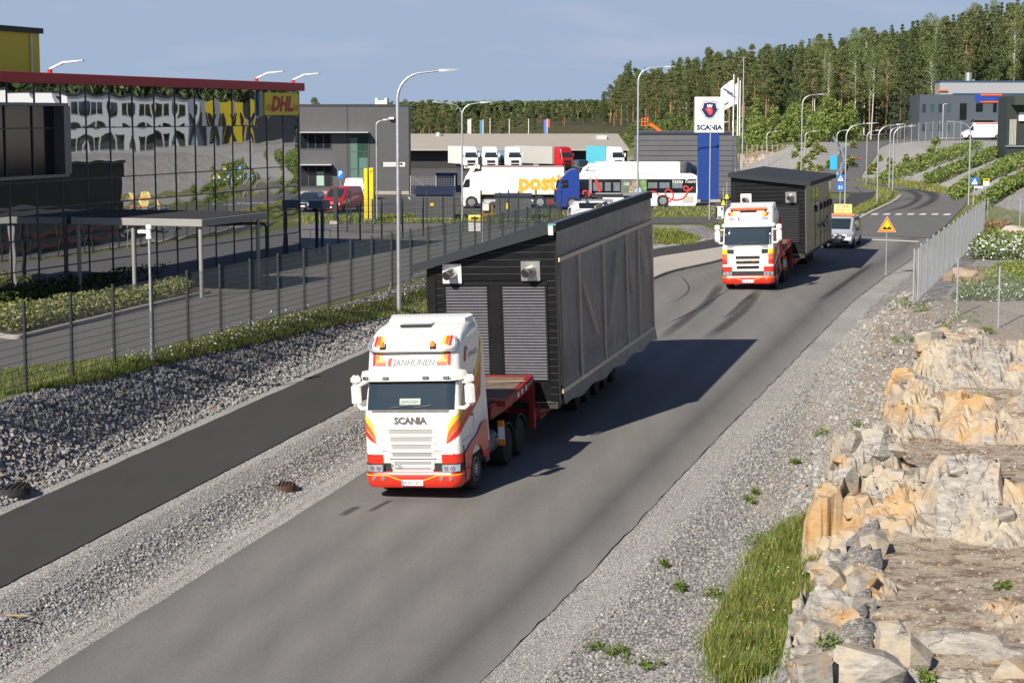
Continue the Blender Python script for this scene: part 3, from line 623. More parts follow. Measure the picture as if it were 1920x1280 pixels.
n = 26000; X, Y = uvpts(n, 27, 70, lambda u: (np.interp(u, RRu, RRv) + .03, np.interp(u, RRu, RRv) + 1.15)); stones('fine_gravel', np.stack([X, Y, height(X, Y)], -1), rng.uniform(.006, .019, n), 'pale fine gravel of the shoulder along the right road edge', SM, None, [.3, .1, .28, .07, .25])
n = 30000
sd_ = rng.random(n) < .5; u_ = 27 + 43 * rng.uniform(0, 1, n) ** 1.25; v_ = np.where(sd_, np.interp(u_, RLu, RLv) - rng.uniform(.02, .95, n), np.interp(u_, PUu, PRv) + rng.uniform(.02, .9, n)); X, Y = XY(u_, v_)
stones('fine_gravel', np.stack([X, Y, height(X, Y)], -1), rng.uniform(.006, .019, n), 'pale fine gravel of the shoulders between the cycle path and the road', SM, None, [.3, .1, .28, .07, .25])
# ---------------------------------------------------------------- leaves and grass as small faces
def leaves(name, pos, size, mats, weights=None, parent=None, up=.3, aspect=1.6):
    n = len(pos); a = rng.normal(size=(n, 3)); a[:, 2] += up; a /= np.linalg.norm(a, axis=1)[:, None]
    b = np.cross(a, rng.normal(size=(n, 3))); b /= np.linalg.norm(b, axis=1)[:, None]; c = np.cross(a, b)
    s = (np.broadcast_to(size, n) * rng.uniform(.6, 1.3, n))[:, None]
    V = np.stack([pos - b * s * aspect / 2, pos + c * s / 2 + a * s * .1, pos + b * s * aspect / 2, pos - c * s / 2 + a * s * .1], 1)
    return npmesh(name, V.reshape(-1, 3), np.arange(4 * n).reshape(n, 4), mats, parent=parent, mi=rng.choice(len(mats), n, p=weights))
def blades(name, base, h, w, mats, weights=None, lean=.35, parent=None):
    n = len(base); d = rng.normal(size=(n, 2)); d /= np.linalg.norm(d, axis=1)[:, None]; hh = (np.broadcast_to(h, n) * rng.uniform(.5, 1.25, n))[:, None]
    side = np.concatenate([np.stack([-d[:, 1], d[:, 0]], -1), np.zeros((n, 1))], -1) * (w * rng.uniform(.7, 1.3, n))[:, None] / 2
    ln = np.concatenate([d * lean * rng.uniform(.2, 1.6, (n, 1)), np.ones((n, 1))], -1)
    m = base + ln * np.array([.45, .45, 1]) * hh * .55; t = base + ln * hh * np.array([1, 1, .92])
    V = np.stack([base - side, base + side, m + side * .8, m - side * .8, t], 1).reshape(-1, 3); k = np.arange(n)[:, None] * 5
    F = np.concatenate([k + np.array([[0, 1, 2]]), k + np.array([[0, 2, 3]]), k + np.array([[3, 2, 4]])], 1).reshape(-1, 3)
    return npmesh(name, V, F, mats, parent=parent, mi=np.repeat(rng.choice(len(mats), n, p=weights), 3))
def leafmat(name, c, trans=.25, var=.25):
    m = mat(name, c, .55, var=var, scale=3, spec=.3); b = m.node_tree.nodes['Principled BSDF']
    t = m.node_tree.nodes.new('ShaderNodeBsdfTranslucent'); t.inputs[0].default_value = (c[0] * 1.3, c[1] * 1.35, c[2] * .7, 1)
    mx = m.node_tree.nodes.new('ShaderNodeMixShader'); mx.inputs[0].default_value = trans
    o = m.node_tree.nodes['Material Output']; L = m.node_tree.links
    L.new(b.outputs[0], mx.inputs[1]); L.new(t.outputs[0], mx.inputs[2]); L.new(mx.outputs[0], o.inputs[0]); return m
GM = [leafmat('grass_' + k, c) for k, c in (('green', (.11, .17, .03)), ('fresh', (.20, .26, .045)), ('dry', (.34, .30, .12)), ('deep', (.05, .085, .02)))]
FLW = [mat('petal_white', (.75, .75, .7), .6, var=0), mat('petal_yellow', (.7, .5, .03), .6, var=0)]
# ---------------------------------------------------------------- plain materials
M_STEEL = mat('galvanised_steel', (.52, .54, .56), .42, .75, var=.12, scale=8)
M_DKST = mat('dark_steel', (.035, .042, .05), .5, .2, var=.1)
M_BLACK = mat('black_plastic', (.012, .012, .013), .5, var=.1)
M_RUB = mat('rubber', (.018, .018, .018), .85, var=.2, scale=20)
M_WPAINT = mat('white_paint', (.80, .79, .76), .35, var=.04, coat=.3)
M_WPLAST = mat('white_plastic', (.74, .74, .73), .4, var=.03)
M_YEL = mat('yellow_panel', (.74, .56, .012), .4, var=.05)
M_RED = mat('red_panel', (.42, .012, .02), .45, var=.06)
M_LAMPG = mat('lamp_grey', (.30, .31, .33), .45, .5, var=.08)
M_FENCE = mat('fence_green_grey', (.028, .038, .042), .45, .25, var=.15)
M_BLUE = mat('sign_blue', (.02, .16, .55), .4, var=.04)
M_GLASSD = mat('dark_glass', (.012, .016, .02), .04, 0, var=0, spec=.9, coat=.5)
M_WOOD = mat('batten_wood', (.30, .235, .155), .75, var=.22, scale=5, stretch=(1, 1, 8))
def mirror_glass():
    m, N, L, b = node_mat('mirror_glass'); b.inputs['Base Color'].default_value = (.58, .60, .63, 1); b.inputs['Metallic'].default_value = 1; b.inputs['Roughness'].default_value = .012
    tc = N.new('ShaderNodeTexCoord'); n = noise(N, L, tc.outputs['Object'], .8, 2, .4); bp = N.new('ShaderNodeBump'); bp.inputs['Strength'].default_value = .05; bp.inputs['Distance'].default_value = .02
    L.new(n, bp.inputs['Height']); L.new(bp.outputs[0], b.inputs['Normal']); return m
M_MIR = mirror_glass()
# ---------------------------------------------------------------- street lamps
def lamp(loc, h, arm, az, label, group='lamp posts', r=.075, double=False, name='street_lamp', headl=.75):
    t = thing(name, loc, label, 'street lamp', rz=az, group=group)
    bend = min(1.1, arm * .6); pts = [(0, 0, -.1), (0, 0, h - bend)]
    for k in range(1, 9):
        a = k / 8 * math.pi / 2 * .92; pts.append((bend * (1 - math.cos(a)), 0, h - bend + bend * .98 * math.sin(a)))
    pts.append((arm, 0, h + .06)); mb = MB(); mb.tube(pts, r, 10, 0, r * .45)
    if double:
        mb.tube([(-p[0], p[1], p[2]) for p in pts[1:]], r * .7, 8, 0, r * .45)
    mb.cyl((0, 0, -.1), (0, 0, 1.1), r * 1.25, n=10); mb.build('pole', M_STEEL, t, 40)
    for sgn in ((1, -1) if double else (1,)):
        hd = MB(); a = arm * sgn; L_ = headl * sgn
        hd.loft([[(a - .12 * sgn, -.06, h + .02), (a - .12 * sgn, .06, h + .02), (a - .12 * sgn, .06, h + .11), (a - .12 * sgn, -.06, h + .11)],
                 [(a + L_ * .25, -.15, h + .02), (a + L_ * .25, .15, h + .02), (a + L_ * .25, .13, h + .13), (a + L_ * .25, -.13, h + .13)],
                 [(a + L_, -.12, h + .08), (a + L_, .12, h + .08), (a + L_, .11, h + .13), (a + L_, -.11, h + .13)]])
        hd.build('lamp_head', M_LAMPG, t, 35)
    return t
AZR = -PSI
p = G(748, 587); lamp(p, 9.55, 1.75, R(4), 'tall grey street lamp nearest the camera, behind the white truck cab')
p = G(867, 436); lamp(p, 8.0, 1.25, R(2), 'double armed street lamp standing on the inner fence beside the grey sheds', double=True, r=.06, headl=.6)
p = G(707, 411); lamp(p, 6.9, .55, R(0), 'small lamp post in front of the grey building, right of the yellow pylon', r=.05, headl=.34)
# ---------------------------------------------------------------- welded mesh fences
def mesh_fence(name, pts, h, label, post=(.085, .07), vs=.05, hs=.2, wire=.006, m=M_FENCE, base=0., dbl=True, zf=None, hw=2.0):
    t = thing(name, (0, 0, 0), label, 'fence'); P = [Vector((x, y, (zf or HZ)(x, y) + base)) for x, y in pts]
    for k, p in enumerate(P):
        mb = MB(); q = P[min(k + 1, len(P) - 1)] - P[max(k - 1, 0)]; a = math.atan2(q.y, q.x)
        mb.box((p.x, p.y, p.z + h / 2 - .05), (post[0], post[1], h + .1), 0, a, .008); mb.box((p.x, p.y, p.z + h + .008), (post[0] * .9, post[1] * .9, .03), 0, a); mb.build('post', m, t)
    for a, b in zip(P[:-1], P[1:]):
        mb = MB(); d = b - a; L_ = math.hypot(d.x, d.y); n = max(int(L_ / vs), 1); az = math.atan2(d.y, d.x); off = Vector((d.y, -d.x, 0)).normalized() * .04
        for i in range(1, n):
            q = a + d * (i / n) + off; mb.box((q.x, q.y, q.z + h / 2), (wire, wire, h - .12), 0, az)
        zz = .08
        while zz < h:
            c = (a + b) / 2 + off; mb.add([(a.x + off.x, a.y + off.y, a.z + zz), (b.x + off.x, b.y + off.y, b.z + zz), (b.x + off.x, b.y + off.y, b.z + zz + wire * hw), (a.x + off.x, a.y + off.y, a.z + zz + wire * hw)], [(0, 1, 2, 3)])
            mb.add([(a.x + off.x, a.y + off.y, a.z + zz), (b.x + off.x, b.y + off.y, b.z + zz), (b.x + off.x * 1.4, b.y + off.y * 1.4, b.z + zz + .003), (a.x + off.x * 1.4, a.y + off.y * 1.4, a.z + zz + .003)], [(0, 1, 2, 3)])
            zz += hs
        mb.build('mesh_panel', m, t)
    return t
FP = [XY(46.9 + 2.55 * k, -24.75) for k in range(-3, 24)]
mesh_fence('mesh_fence', FP, 2.42, 'dark green mesh fence with square posts along the top of the rubble bank', zf=lambda x, y: 2.2, wire=.0055)
fB = [(634, 456.5), (675.5, 453), (716, 450), (755, 446.5), (793.6, 443.3), (830.6, 439.6), (867, 436), (902, 432.5), (937, 429), (972, 425.5)]
mesh_fence('mesh_fence', [tuple(G(*q))[:2] for q in fB], 2.32, 'black mesh fence crossing the yard in front of the yellow pylon', vs=.12, hs=.4, wire=.006, m=M_DKST)
fC = [(606.8, 434.5), (651, 436), (698.6, 437.5)]
mesh_fence('mesh_fence', [tuple(G(*q))[:2] for q in fC], 2.1, 'short black fence row of slim posts near the glass building corner', vs=.12, wire=.008, m=M_DKST)
fD = [(657.6, 421.5), (703, 420.5), (752, 420.2), (800.6, 420), (851, 420), (902, 420), (953.6, 419.5), (1005, 419), (1053, 418), (1100, 417)]
mesh_fence('mesh_fence', [tuple(G(*q))[:2] for q in fD], 2.25, 'black mesh fence in front of the grey utility sheds', vs=.15, hs=.4, wire=.006, m=M_DKST)
# ---------------------------------------------------------------- mirror glass office
CX, CY = -11.1, 99.12; BA = -R(17.5); bn = Vector((math.cos(BA), math.sin(BA), 0)); bl = Vector((-math.sin(BA), math.cos(BA), 0))
def BW(x, y, z=0): q = Vector((CX, CY, 2.2)) + bn * x + bl * y; return (q.x, q.y, 2.2 + z)
bt = thing('glass_office', (CX, CY, 2.2), 'office building faced with dark mirror glass under a red roof edge', 'building', rz=BA)
CWD = 1.955; NC = 16; YL = -CWD * NC; rows = [0.05, 1.2, 2.4, 3.6, 4.65, 6.75, 8.5]
M_ANTH = mat('anthracite_metal', (.055, .06, .07), .4, .4, var=.08)
mb = MB()
mb.box((-9.2, YL / 2 - .1, 4.2), (18, -YL + .2, 8.4)); mb.build('wall', M_ANTH, bt)
mb = MB(); mb.box((-9.2, YL / 2, 8.6), (18.2, -YL + .2, .2)); mb.build('roof', mat('flat_roof', (.03, .03, .032), .9, var=.1), bt)
mb = MB(); mb.box((.02, YL / 2, 8.72), (.5, -YL + .5, .40), 0, b=.02); mb.box((-9.2, .12, 8.72), (18.0, .3, .38)); mb.box((.18, YL / 2, 8.56), (.2, -YL + .4, .10)); mb.build('roof_edge', M_RED, bt)
mb = MB()
for i in range(NC + 1):
    y = -CWD * i
    if i > 12: mb.box((.0, y, 2.45), (.05, .05, 4.9)); mb.box((.0, y, 8.05), (.05, .05, .9))
    else: mb.box((.0, y, 4.25), (.05, .05 if i else .16, 8.5))
for z in rows[:-1]:
    if z == 6.75: mb.box((.0, -CWD * 6, z), (.045, CWD * 12, .045))
    else: mb.box((.0, YL / 2, z), (.045, -YL, .045 if z > .1 else .16))
mb.build('mullion_frame', M_ANTH, bt)
mb = MB(); ry = (-CWD * 12 - .02 + YL) / 2; rw = -CWD * 12 - YL
mb.box((.1, ry, 7.68), (.5, rw, .12)); mb.box((.1, ry, 4.86), (.5, rw, .12)); mb.box((.07, -CWD * 12 - .06, 6.27), (.5, .5, 2.7)); mb.build('window_surround', mat('reveal_grey', (.16, .17, .19), .3, .6, var=.06), bt)
mb = MB(); mb.box((-.17, ry, 6.27), (.04, rw, 2.7)); mb.build('recessed_window', mat('recess_glass', (.006, .007, .009), .12, 0, var=0, spec=.25), bt)
mb = MB()
for k in range(1, 4): mb.box((-.13, -CWD * (12 + k), 6.27), (.06, .06, 2.7))
mb.box((-.13, ry, 6.75), (.055, rw, .05)); mb.build('window_frame', M_ANTH, bt)
def pane(y0, y1, z0, z1):
    n = 7; sag = rng.uniform(.003, .006); tx, tz = rng.normal(0, .0022), rng.normal(0, .0016); k1 = rng.normal(0, .0007)
    s, t = np.meshgrid(np.linspace(0, 1, n), np.linspace(0, 1, n), indexing='ij')
    x = sag * 16 * s * (1 - s) * t * (1 - t) + tx * (s - .5) * (y1 - y0) + tz * (t - .5) * (z1 - z0) + k1 * np.sin(s * 6.28) * np.sin(t * 3.14)
    V = np.stack([x - .005, y0 + (y1 - y0) * s, z0 + (z1 - z0) * t], -1).reshape(-1, 3); i = np.arange(n * n).reshape(n, n)
    npmesh('glass_pane', V, np.stack([i[:-1, :-1], i[1:, :-1], i[1:, 1:], i[:-1, 1:]], -1).reshape(-1, 4), M_MIR, bt, smooth=True)
for i in range(NC):
    for r_ in range(6):
        z0, z1 = rows[r_], rows[r_ + 1]
        if i >= 12:
            if r_ == 4: continue
            if r_ == 5: z0 = 7.74
            if r_ == 3: z1 = 4.8
        pane(-CWD * (i + 1), -CWD * i, z0, z1)
mb = MB(); mb.box((-14, -27, 9.9), (12, 30.4, 2.4)); up = mb.build('upper_storey', M_YEL, bt)
mb = MB(); mb.box((-14, -27, 11.2), (12.3, 30.7, .25)); mb.build('roof_edge', M_BLACK, bt); mb = MB(); mb.cyl((-7.94, -12.6, 8.9), (-7.94, -12.6, 11.0), .05, n=8); mb.build('drainpipe', M_WPLAST, bt)
sg = MB(); sg.box((.16, -2.55, 7.83), (.16, 4.1, 1.12), 0, b=.01); so = sg.build('sign_panel', M_YEL, bt)
tx = MB(); put_text(tx, 'DHL', lambda a, b: (.25, -2.6 + a, 7.85 + b), 1.0, shear=.25, bold=.05, sx=1.3)
for k in range(3):
    for s0, s1 in ((-4.5, -3.85), (-1.25, -.6)): ss_ = MB(); ss_.add([(.25, s0 + .04 * k, 7.52 + .1 * k), (.25, s1, 7.52 + .1 * k), (.25, s1, 7.57 + .1 * k), (.25, s0 + .04 * k, 7.57 + .1 * k)], [(0, 1, 2, 3)]); ss_.build('sign_stripe', mat('sign_red', (.45, .015, .02), .5, var=0), so)
tx.build('lettering', mat('sign_red', (.45, .015, .02), .5, var=0), so)
mb = MB(); mb.box((.12, -4.85, 7.83), (.1, .18, 1.2)); mb.build('sign_fin', mat('pale_blue', (.25, .42, .58), .3, .3, var=.03), bt)
for y in (-CWD * 12.3, -CWD * 2.47, -.4):
    mb = MB(); mb.box((-.1, y, 8.98), (.14, .14, .2), 1); mb.loft([[(-.1, y - .05, 9.05), (-.1, y + .05, 9.05), (-.1, y + .05, 9.12), (-.1, y - .05, 9.12)], [(.55, y - .10, 9.30), (.55, y + .10, 9.30), (.55, y + .1, 9.38), (.55, y - .1, 9.38)], [(1.25, y + .22, 9.40), (1.25, y + .42, 9.40), (1.25, y + .42, 9.44), (1.25, y + .22, 9.44)]]); mb.build('roof_lamp', [M_WPLAST, M_RED], bt)
# entrance canopy
ct = thing('entrance_canopy', BW(3, -20), 'flat grey canopy on slim posts in front of the mirror glass building', 'canopy', rz=BA)
mb = MB(); mb.box((.05, 0, 3.0), (5.9, 6.2, .30), 0, b=.02); mb.box((.05, 0, 3.155), (5.7, 6.0, .03), 1); mb.build('roof', [mat('canopy_grey', (.27, .27, .26), .5, .2, var=.06), mat('bitumen', (.018, .017, .02), .9, var=.2)], ct)
for x, y in ((2.8, -2.85), (-2.7, -2.85), (2.75, 2.6), (-.2, -2.85)):
    mb = MB(); mb.cyl((x, y, 0), (x, y, 2.9), .085, n=12); mb.build('post', mat('canopy_grey', (0, 0, 0)), ct, 40)
mb = MB(); mb.tube([(2.95, 3.05, 0), (2.95, 3.05, 2.5), (2.85, 2.95, 2.66), (2.6, 2.2, 2.7), (1.4, .4, 2.7)], .07, 8); mb.build('pipe_frame', M_BLACK, ct, 40)
# corner lean-to of the next entrance, with a handrail
et = thing('entrance_canopy', BW(.85, .9), 'small dark blue canopy at the far corner of the glass building', 'canopy', rz=BA)
mb = MB(); mb.box((-.12, 0, 2.62), (.8, 1.0, .42), 0, b=.01); mb.build('roof', mat('blue_grey_metal', (.10, .12, .16), .4, .4), et)
for x, y in ((.2, -.4), (-.45, .4)): mb = MB(); mb.box((x, y, 1.2), (.14, .14, 2.42)); mb.build('post', mat('blue_post', (.03, .05, .10), .4, .3), et)
ht = thing('handrail', G(600, 466), 'light tubular handrail beside the small dark canopy', 'railing', rz=R(0))
for x in (-.55, .55): mb = MB(); mb.cyl((x, 0, 0), (x + .04, 0, 1.05), .02, n=8); mb.build('post', M_STEEL, ht)
mb = MB(); mb.cyl((-1.0, 0, 1.05), (.6, 0, 1.05), .02, n=8); mb.cyl((-1.0, 0, .5), (.6, 0, .5), .014, n=8); mb.box((-.15, 0, .04), (1.6, .1, .06), 0); mb.build('rail', M_STEEL, ht)
# kerbed planting along the office
ki = spl([tuple(G(*q))[:2] for q in ((-30, 628), (0, 633), (30, 636), (60, 631), (150, 609), (260, 582), (360, 558), (395, 550))], 50); tn = np.gradient(ki, axis=0); tn /= np.hypot(*tn.T)[:, None]
kerb('kerb', ki, np.stack([-tn[:, 1], tn[:, 0]], -1), .16, -.05, .14, M_CONC, zf=lambda x, y: 2.2)
def bed(name, poly, n, h, size, mats, wts, label, cat, flower=None, kind=None, hv=.3):
    q = sample_px(poly, n); z = rng.uniform(0, 1, n) ** .6; bump = .6 + .8 * fbm(q[:, 0] * 1.5, q[:, 1] * 1.5, 12)
    q[:, 2] = surf(q[:, 0], q[:, 1]) + z * h * bump; q[:, :2] += rng.normal(0, .10, (n, 2))
    o = leaves(name, q, size, mats, wts, up=.8)
    tag(o, label, cat, kind=kind)
    return o
HM = [leafmat('hedge_' + k, c) for k, c in (('lime', (.22, .23, .06)), ('cream', (.42, .40, .21)), ('green', (.10, .14, .035)), ('dark', (.03, .045, .015)))]
bed('flowering_hedge', [(-20, 624), (30, 630), (362, 553), (350, 543), (200, 572), (-20, 600)], 12000, .62, .075, HM, [.36, .26, .26, .12], 'yellow green flowering hedge inside the kerb by the glass building', 'hedge')
bed('hedge', [(-30, 588), (-30, 572), (250, 520), (310, 510), (310, 522)], 7000, .7, .09, [HM[3], GM[3], GM[0]], [.45, .4, .15], 'low dark hedge against the foot of the glass building', 'hedge')
soilb = MB(); pp = pxpoly([(-30, 624), (30, 632), (392, 548), (340, 536), (200, 560), (-30, 595)]); soilb.add([(x, y, 2.2 + .10) for x, y in pp], [tuple(range(6))]); struct(soilb.build('planting_soil', mat('bed_soil', (.07, .05, .035), .95, var=.3, scale=10, bump=.5)))
# slim camera pole
t = thing('camera_pole', G(285, 683), 'slim pale pole with a small white camera on top behind the fence', 'camera pole')
mb = MB(); mb.cyl((0, 0, -.1), (0, 0, 1.05), .055, n=10); mb.cyl((0, 0, 1.05), (0, 0, 3.85), .038, n=10); mb.build('pole', M_STEEL, t, 40)
mb = MB(); mb.cyl((0, 0, 3.72), (0, 0, 3.98), .10, .06, n=12); mb.box((-.18, 0, 3.92), (.3, .12, .11), 0, b=.02); mb.box((0, 0, 4.06), (.16, .14, .14), 0, b=.02); mb.build('camera', M_WPLAST, t, 40)
# grass along the fence
q = sample_px([(0, 742), (0, 700), (100, 690), (260, 672), (420, 626), (560, 594), (700, 570), (800, 540), (808, 590), (640, 612), (520, 640), (300, 690), (180, 722)], 26000); q[:, 2] = height(q[:, 0], q[:, 1])
tag(blades('grass', q, .24, .02, GM, [.36, .22, .30, .12]), 'rough green and dry grass under the dark mesh fence', 'grass', kind='stuff')
q = sample_px([(190, 690), (330, 668), (520, 600), (660, 590), (800, 520), (800, 560), (500, 640), (300, 690)], 620); q[:, 2] = height(q[:, 0], q[:, 1]) + rng.uniform(.22, .5, 620)
tag(leaves('wildflowers', q, .05, FLW[:1], up=2.), 'white wild flowers in the grass below the fence', 'wildflowers', kind='stuff')
# drain covers, stick
for (x, y, s, lb) in ((530, 912, .36, 'rusty round drain grate in the gravel left of the white truck'), (18, 916, .52, 'dark flat drain cover beside the cycle path')):
    t = thing('drain_cover', G(x, y, .0), lb, 'drain cover'); mb = MB(); mb.cyl((0, 0, -.1), (0, 0, .07), s, s * .96, n=24); mb.build('ring', mat('rusty_iron' if s < .4 else 'dark_iron', (.09, .055, .04) if s < .4 else (.03, .028, .027), .75, .3, var=.3, scale=15), t, 40)
    mb = MB()
    for k in range(-3, 4): mb.box((k * s * .25, 0, .085), (s * .1, 2 * s * math.sqrt(max(.05, 1 - (k * .27) ** 2)) * .9, .03))
    mb.build('grate', mat('rusty_iron' if s < .4 else 'dark_iron', (0, 0, 0)), t)
p = G(25, 1161); mb = MB(); mb.tube([(-1.0, .1, .05), (-.2, .0, .09), (.28, .02, .07)], .022, 7); o = mb.build('stick', M_WOOD); o.location = p; tag(o, 'bare wooden stick lying on the gravel by the road', 'stick')
# ---------------------------------------------------------------- lorries
M_CABW = mat('cab_white', (.80, .78, .735), .3, var=.045, scale=1.6, coat=.5)
M_CABR = mat('cab_red', (.60, .028, .012), .28, var=.03, coat=.6)
M_STY = mat('stripe_yellow', (.80, .60, .03), .35, var=0); M_STO = mat('stripe_orange', (.72, .13, .02), .35, var=0); M_STR = mat('stripe_red', (.55, .03, .02), .35, var=0)
M_CHR = mat('chrome', (.75, .76, .78), .12, 1., var=0)
M_LENS = mat('lamp_lens', (.55, .57, .60), .08, .6, var=.2, scale=25, coat=1.)
M_AMB = mat('amber_lens', (.80, .22, .01), .15, var=0, coat=.8)
M_GRL = mat('grille_grey', (.36, .355, .34), .5, .2, var=.1, scale=60)
M_GRD = mat('grille_dark', (.018, .018, .02), .45, .2, var=.1)
M_TXT = mat('letter_grey', (.13, .13, .14), .4, .2, var=0); M_TXR = mat('letter_red', (.55, .03, .03), .5, var=0); M_TXK = mat('letter_black', (.015, .015, .016), .5, var=0)
M_TRED = mat('trailer_red', (.26, .014, .016), .45, var=.12, scale=4)
M_RIM = mat('rim_steel', (.42, .44, .47), .35, .7, var=.1)
M_CHAS = mat('chassis_black', (.02, .02, .022), .6, var=.2)
M_SHLD = mat('windscreen', (.018, .03, .034), .03, 0, var=0, spec=1., coat=.6)
class CabShape:
    def __init__(s, zs, yf, w, r, yb): s.zs, s.yf_, s.w_, s.r_, s.yb = zs, yf, w, r, yb
    def yf(s, z): return float(np.interp(z, s.zs, s.yf_))
    def w(s, z): return float(np.interp(z, s.zs, s.w_))
    def r(s, z): return float(np.interp(z, s.zs, s.r_))
    def at(s, a, z, off=0.):
        """point at arc length a round the front at height z"""
        w, r, y0 = s.w(z), s.r(z), s.yf(z); sg = 1 if a >= 0 else -1; a = abs(a); st = w - r
        if a <= st: x, y, nx, ny = a, y0, 0, -1
        elif a <= st + r * math.pi / 2:
            t = (a - st) / r; x, y, nx, ny = st + r * math.sin(t), y0 + r - r * math.cos(t), math.sin(t), -math.cos(t)
        else: x, y, nx, ny = w, y0 + r + a - st - r * math.pi / 2, 1, 0
        return (sg * (x + nx * off), y + ny * off, z)
    def ring(s, z):
        w, r, y0 = s.w(z), s.r(z), s.yf(z); out = []
        for k in range(7): t = k / 6 * math.pi / 2; out.append((-(w - r) - r * math.cos(t), y0 + r - r * math.sin(t), z))
        out += [(-.35 * w, y0, z), (.35 * w, y0, z)]
        for k in range(7): t = k / 6 * math.pi / 2; out.append(((w - r) + r * math.sin(t), y0 + r - r * math.cos(t), z))
        out += [(w, s.yb - .1, z), (w - .1, s.yb, z), (-w + .1, s.yb, z), (-w, s.yb - .1, z)]
        return out
    def body(s, mb, mi=0, z1=None): mb.loft([s.ring(z) for z in s.zs if z1 is None or z <= z1], mi)
    def patch(s, mb, a0, a1, z0, z1, off=.008, na=10, nz=4, mi=0):
        V = [s.at(a0 + (a1 - a0) * i / na, z0 + (z1 - z0) * j / nz, off) for j in range(nz + 1) for i in range(na + 1)]; n = na + 1
        mb.add(V, [(j * n + i, j * n + i + 1, j * n + n + i + 1, j * n + n + i) for j in range(nz) for i in range(na)], mi)
    def band(s, mb, up, lo, off=.008, n=24, mi=0, sg=1):
        A = np.linspace(up[0][0], up[-1][0], n); zu = np.interp(A, *np.array(up).T); zl = np.interp(A, *np.array(lo).T)
        V = [s.at(sg * a, float(z), off) for zz in (zu, zl) for a, z in zip(A, zz)]
        mb.add(V, [(i, i + 1, n + i + 1, n + i)[::sg] for i in range(n - 1)], mi)
def wheel(par, x, y, r=.52, wd=.34, side=1, dual=False, rim=M_RIM, n=28):
    mb = MB(); h = wd / 2; mb.lathe([(-h, r * .62), (-h * .98, r * .93), (-h * .75, r), (h * .75, r), (h * .98, r * .93), (h, r * .62)], (x, y, r), 'x', n); t = mb.build('wheel', M_RUB, par, 40)
    q = MB(); e = h * side
    if dual: pr = [(e * .99, r * .6), (e * .9, r * .56), (e * .35, r * .5), (e * .3, r * .25), (e * .62, r * .22), (e * .66, .02)]
    else: pr = [(e * .99, r * .6), (e * 1.02, r * .55), (e * .8, r * .5), (e * .98, r * .36), (e * 1.1, r * .2), (e * 1.12, .02)]
    q.lathe(pr, (x, y, r), 'x', n)
    for k in range(10):
        a = 2 * math.pi * k / 10; xx = x + e * (.42 if dual else 1.0); q.cyl((xx, y + r * .3 * math.cos(a), r + r * .3 * math.sin(a)), (xx + .05 * side, y + r * .3 * math.cos(a), r + r * .3 * math.sin(a)), .018, n=6)
    q.build('rim', rim, t, 40); return t
ZA = CabShape([.95, 1.3, 2.2, 2.26, 2.6, 3.02, 3.12, 3.22, 3.62, 3.84, 4.02, 4.15, 4.23, 4.26], [.10, .06, .09, .12, .24, .40, .42, .40, .50, .60, .80, 1.10, 1.55, 1.95],
              [1.23, 1.24, 1.23, 1.22, 1.21, 1.20, 1.20, 1.20, 1.19, 1.18, 1.16, 1.12, 1.04, .94], [.2, .22, .24, .24, .24, .24, .26, .28, .30, .32, .34, .36, .36, .3], 2.5)
ZB = CabShape([.95, 1.3, 2.1, 2.2, 2.7, 3.10, 3.2, 3.55, 3.75, 3.88, 3.96, 4.0], [.08, .05, .08, .13, .27, .42, .42, .50, .62, .85, 1.2, 1.5],
              [1.22, 1.24, 1.23, 1.21, 1.2, 1.19, 1.19, 1.18, 1.16, 1.12, 1.05, .95], [.16, .18, .2, .2, .22, .24, .28, .34, .38, .4, .4, .3], 2.32)
def emblem_r(mb, fn, s, mi=0):
    mb.add([fn(*p) for p in ((-.5 * s, -.5 * s), (-.05 * s, -.5 * s), (.02 * s, .22 * s), (.2 * s, .34 * s), (.05 * s, .5 * s), (-.25 * s, .48 * s), (-.42 * s, .25 * s))], [tuple(range(7))], mi)
    mb.add([fn(*p) for p in ((.22 * s, .42 * s), (.42 * s, .2 * s), (.36 * s, .1 * s), (.24 * s, .24 * s))], [(0, 1, 2, 3)], mi)
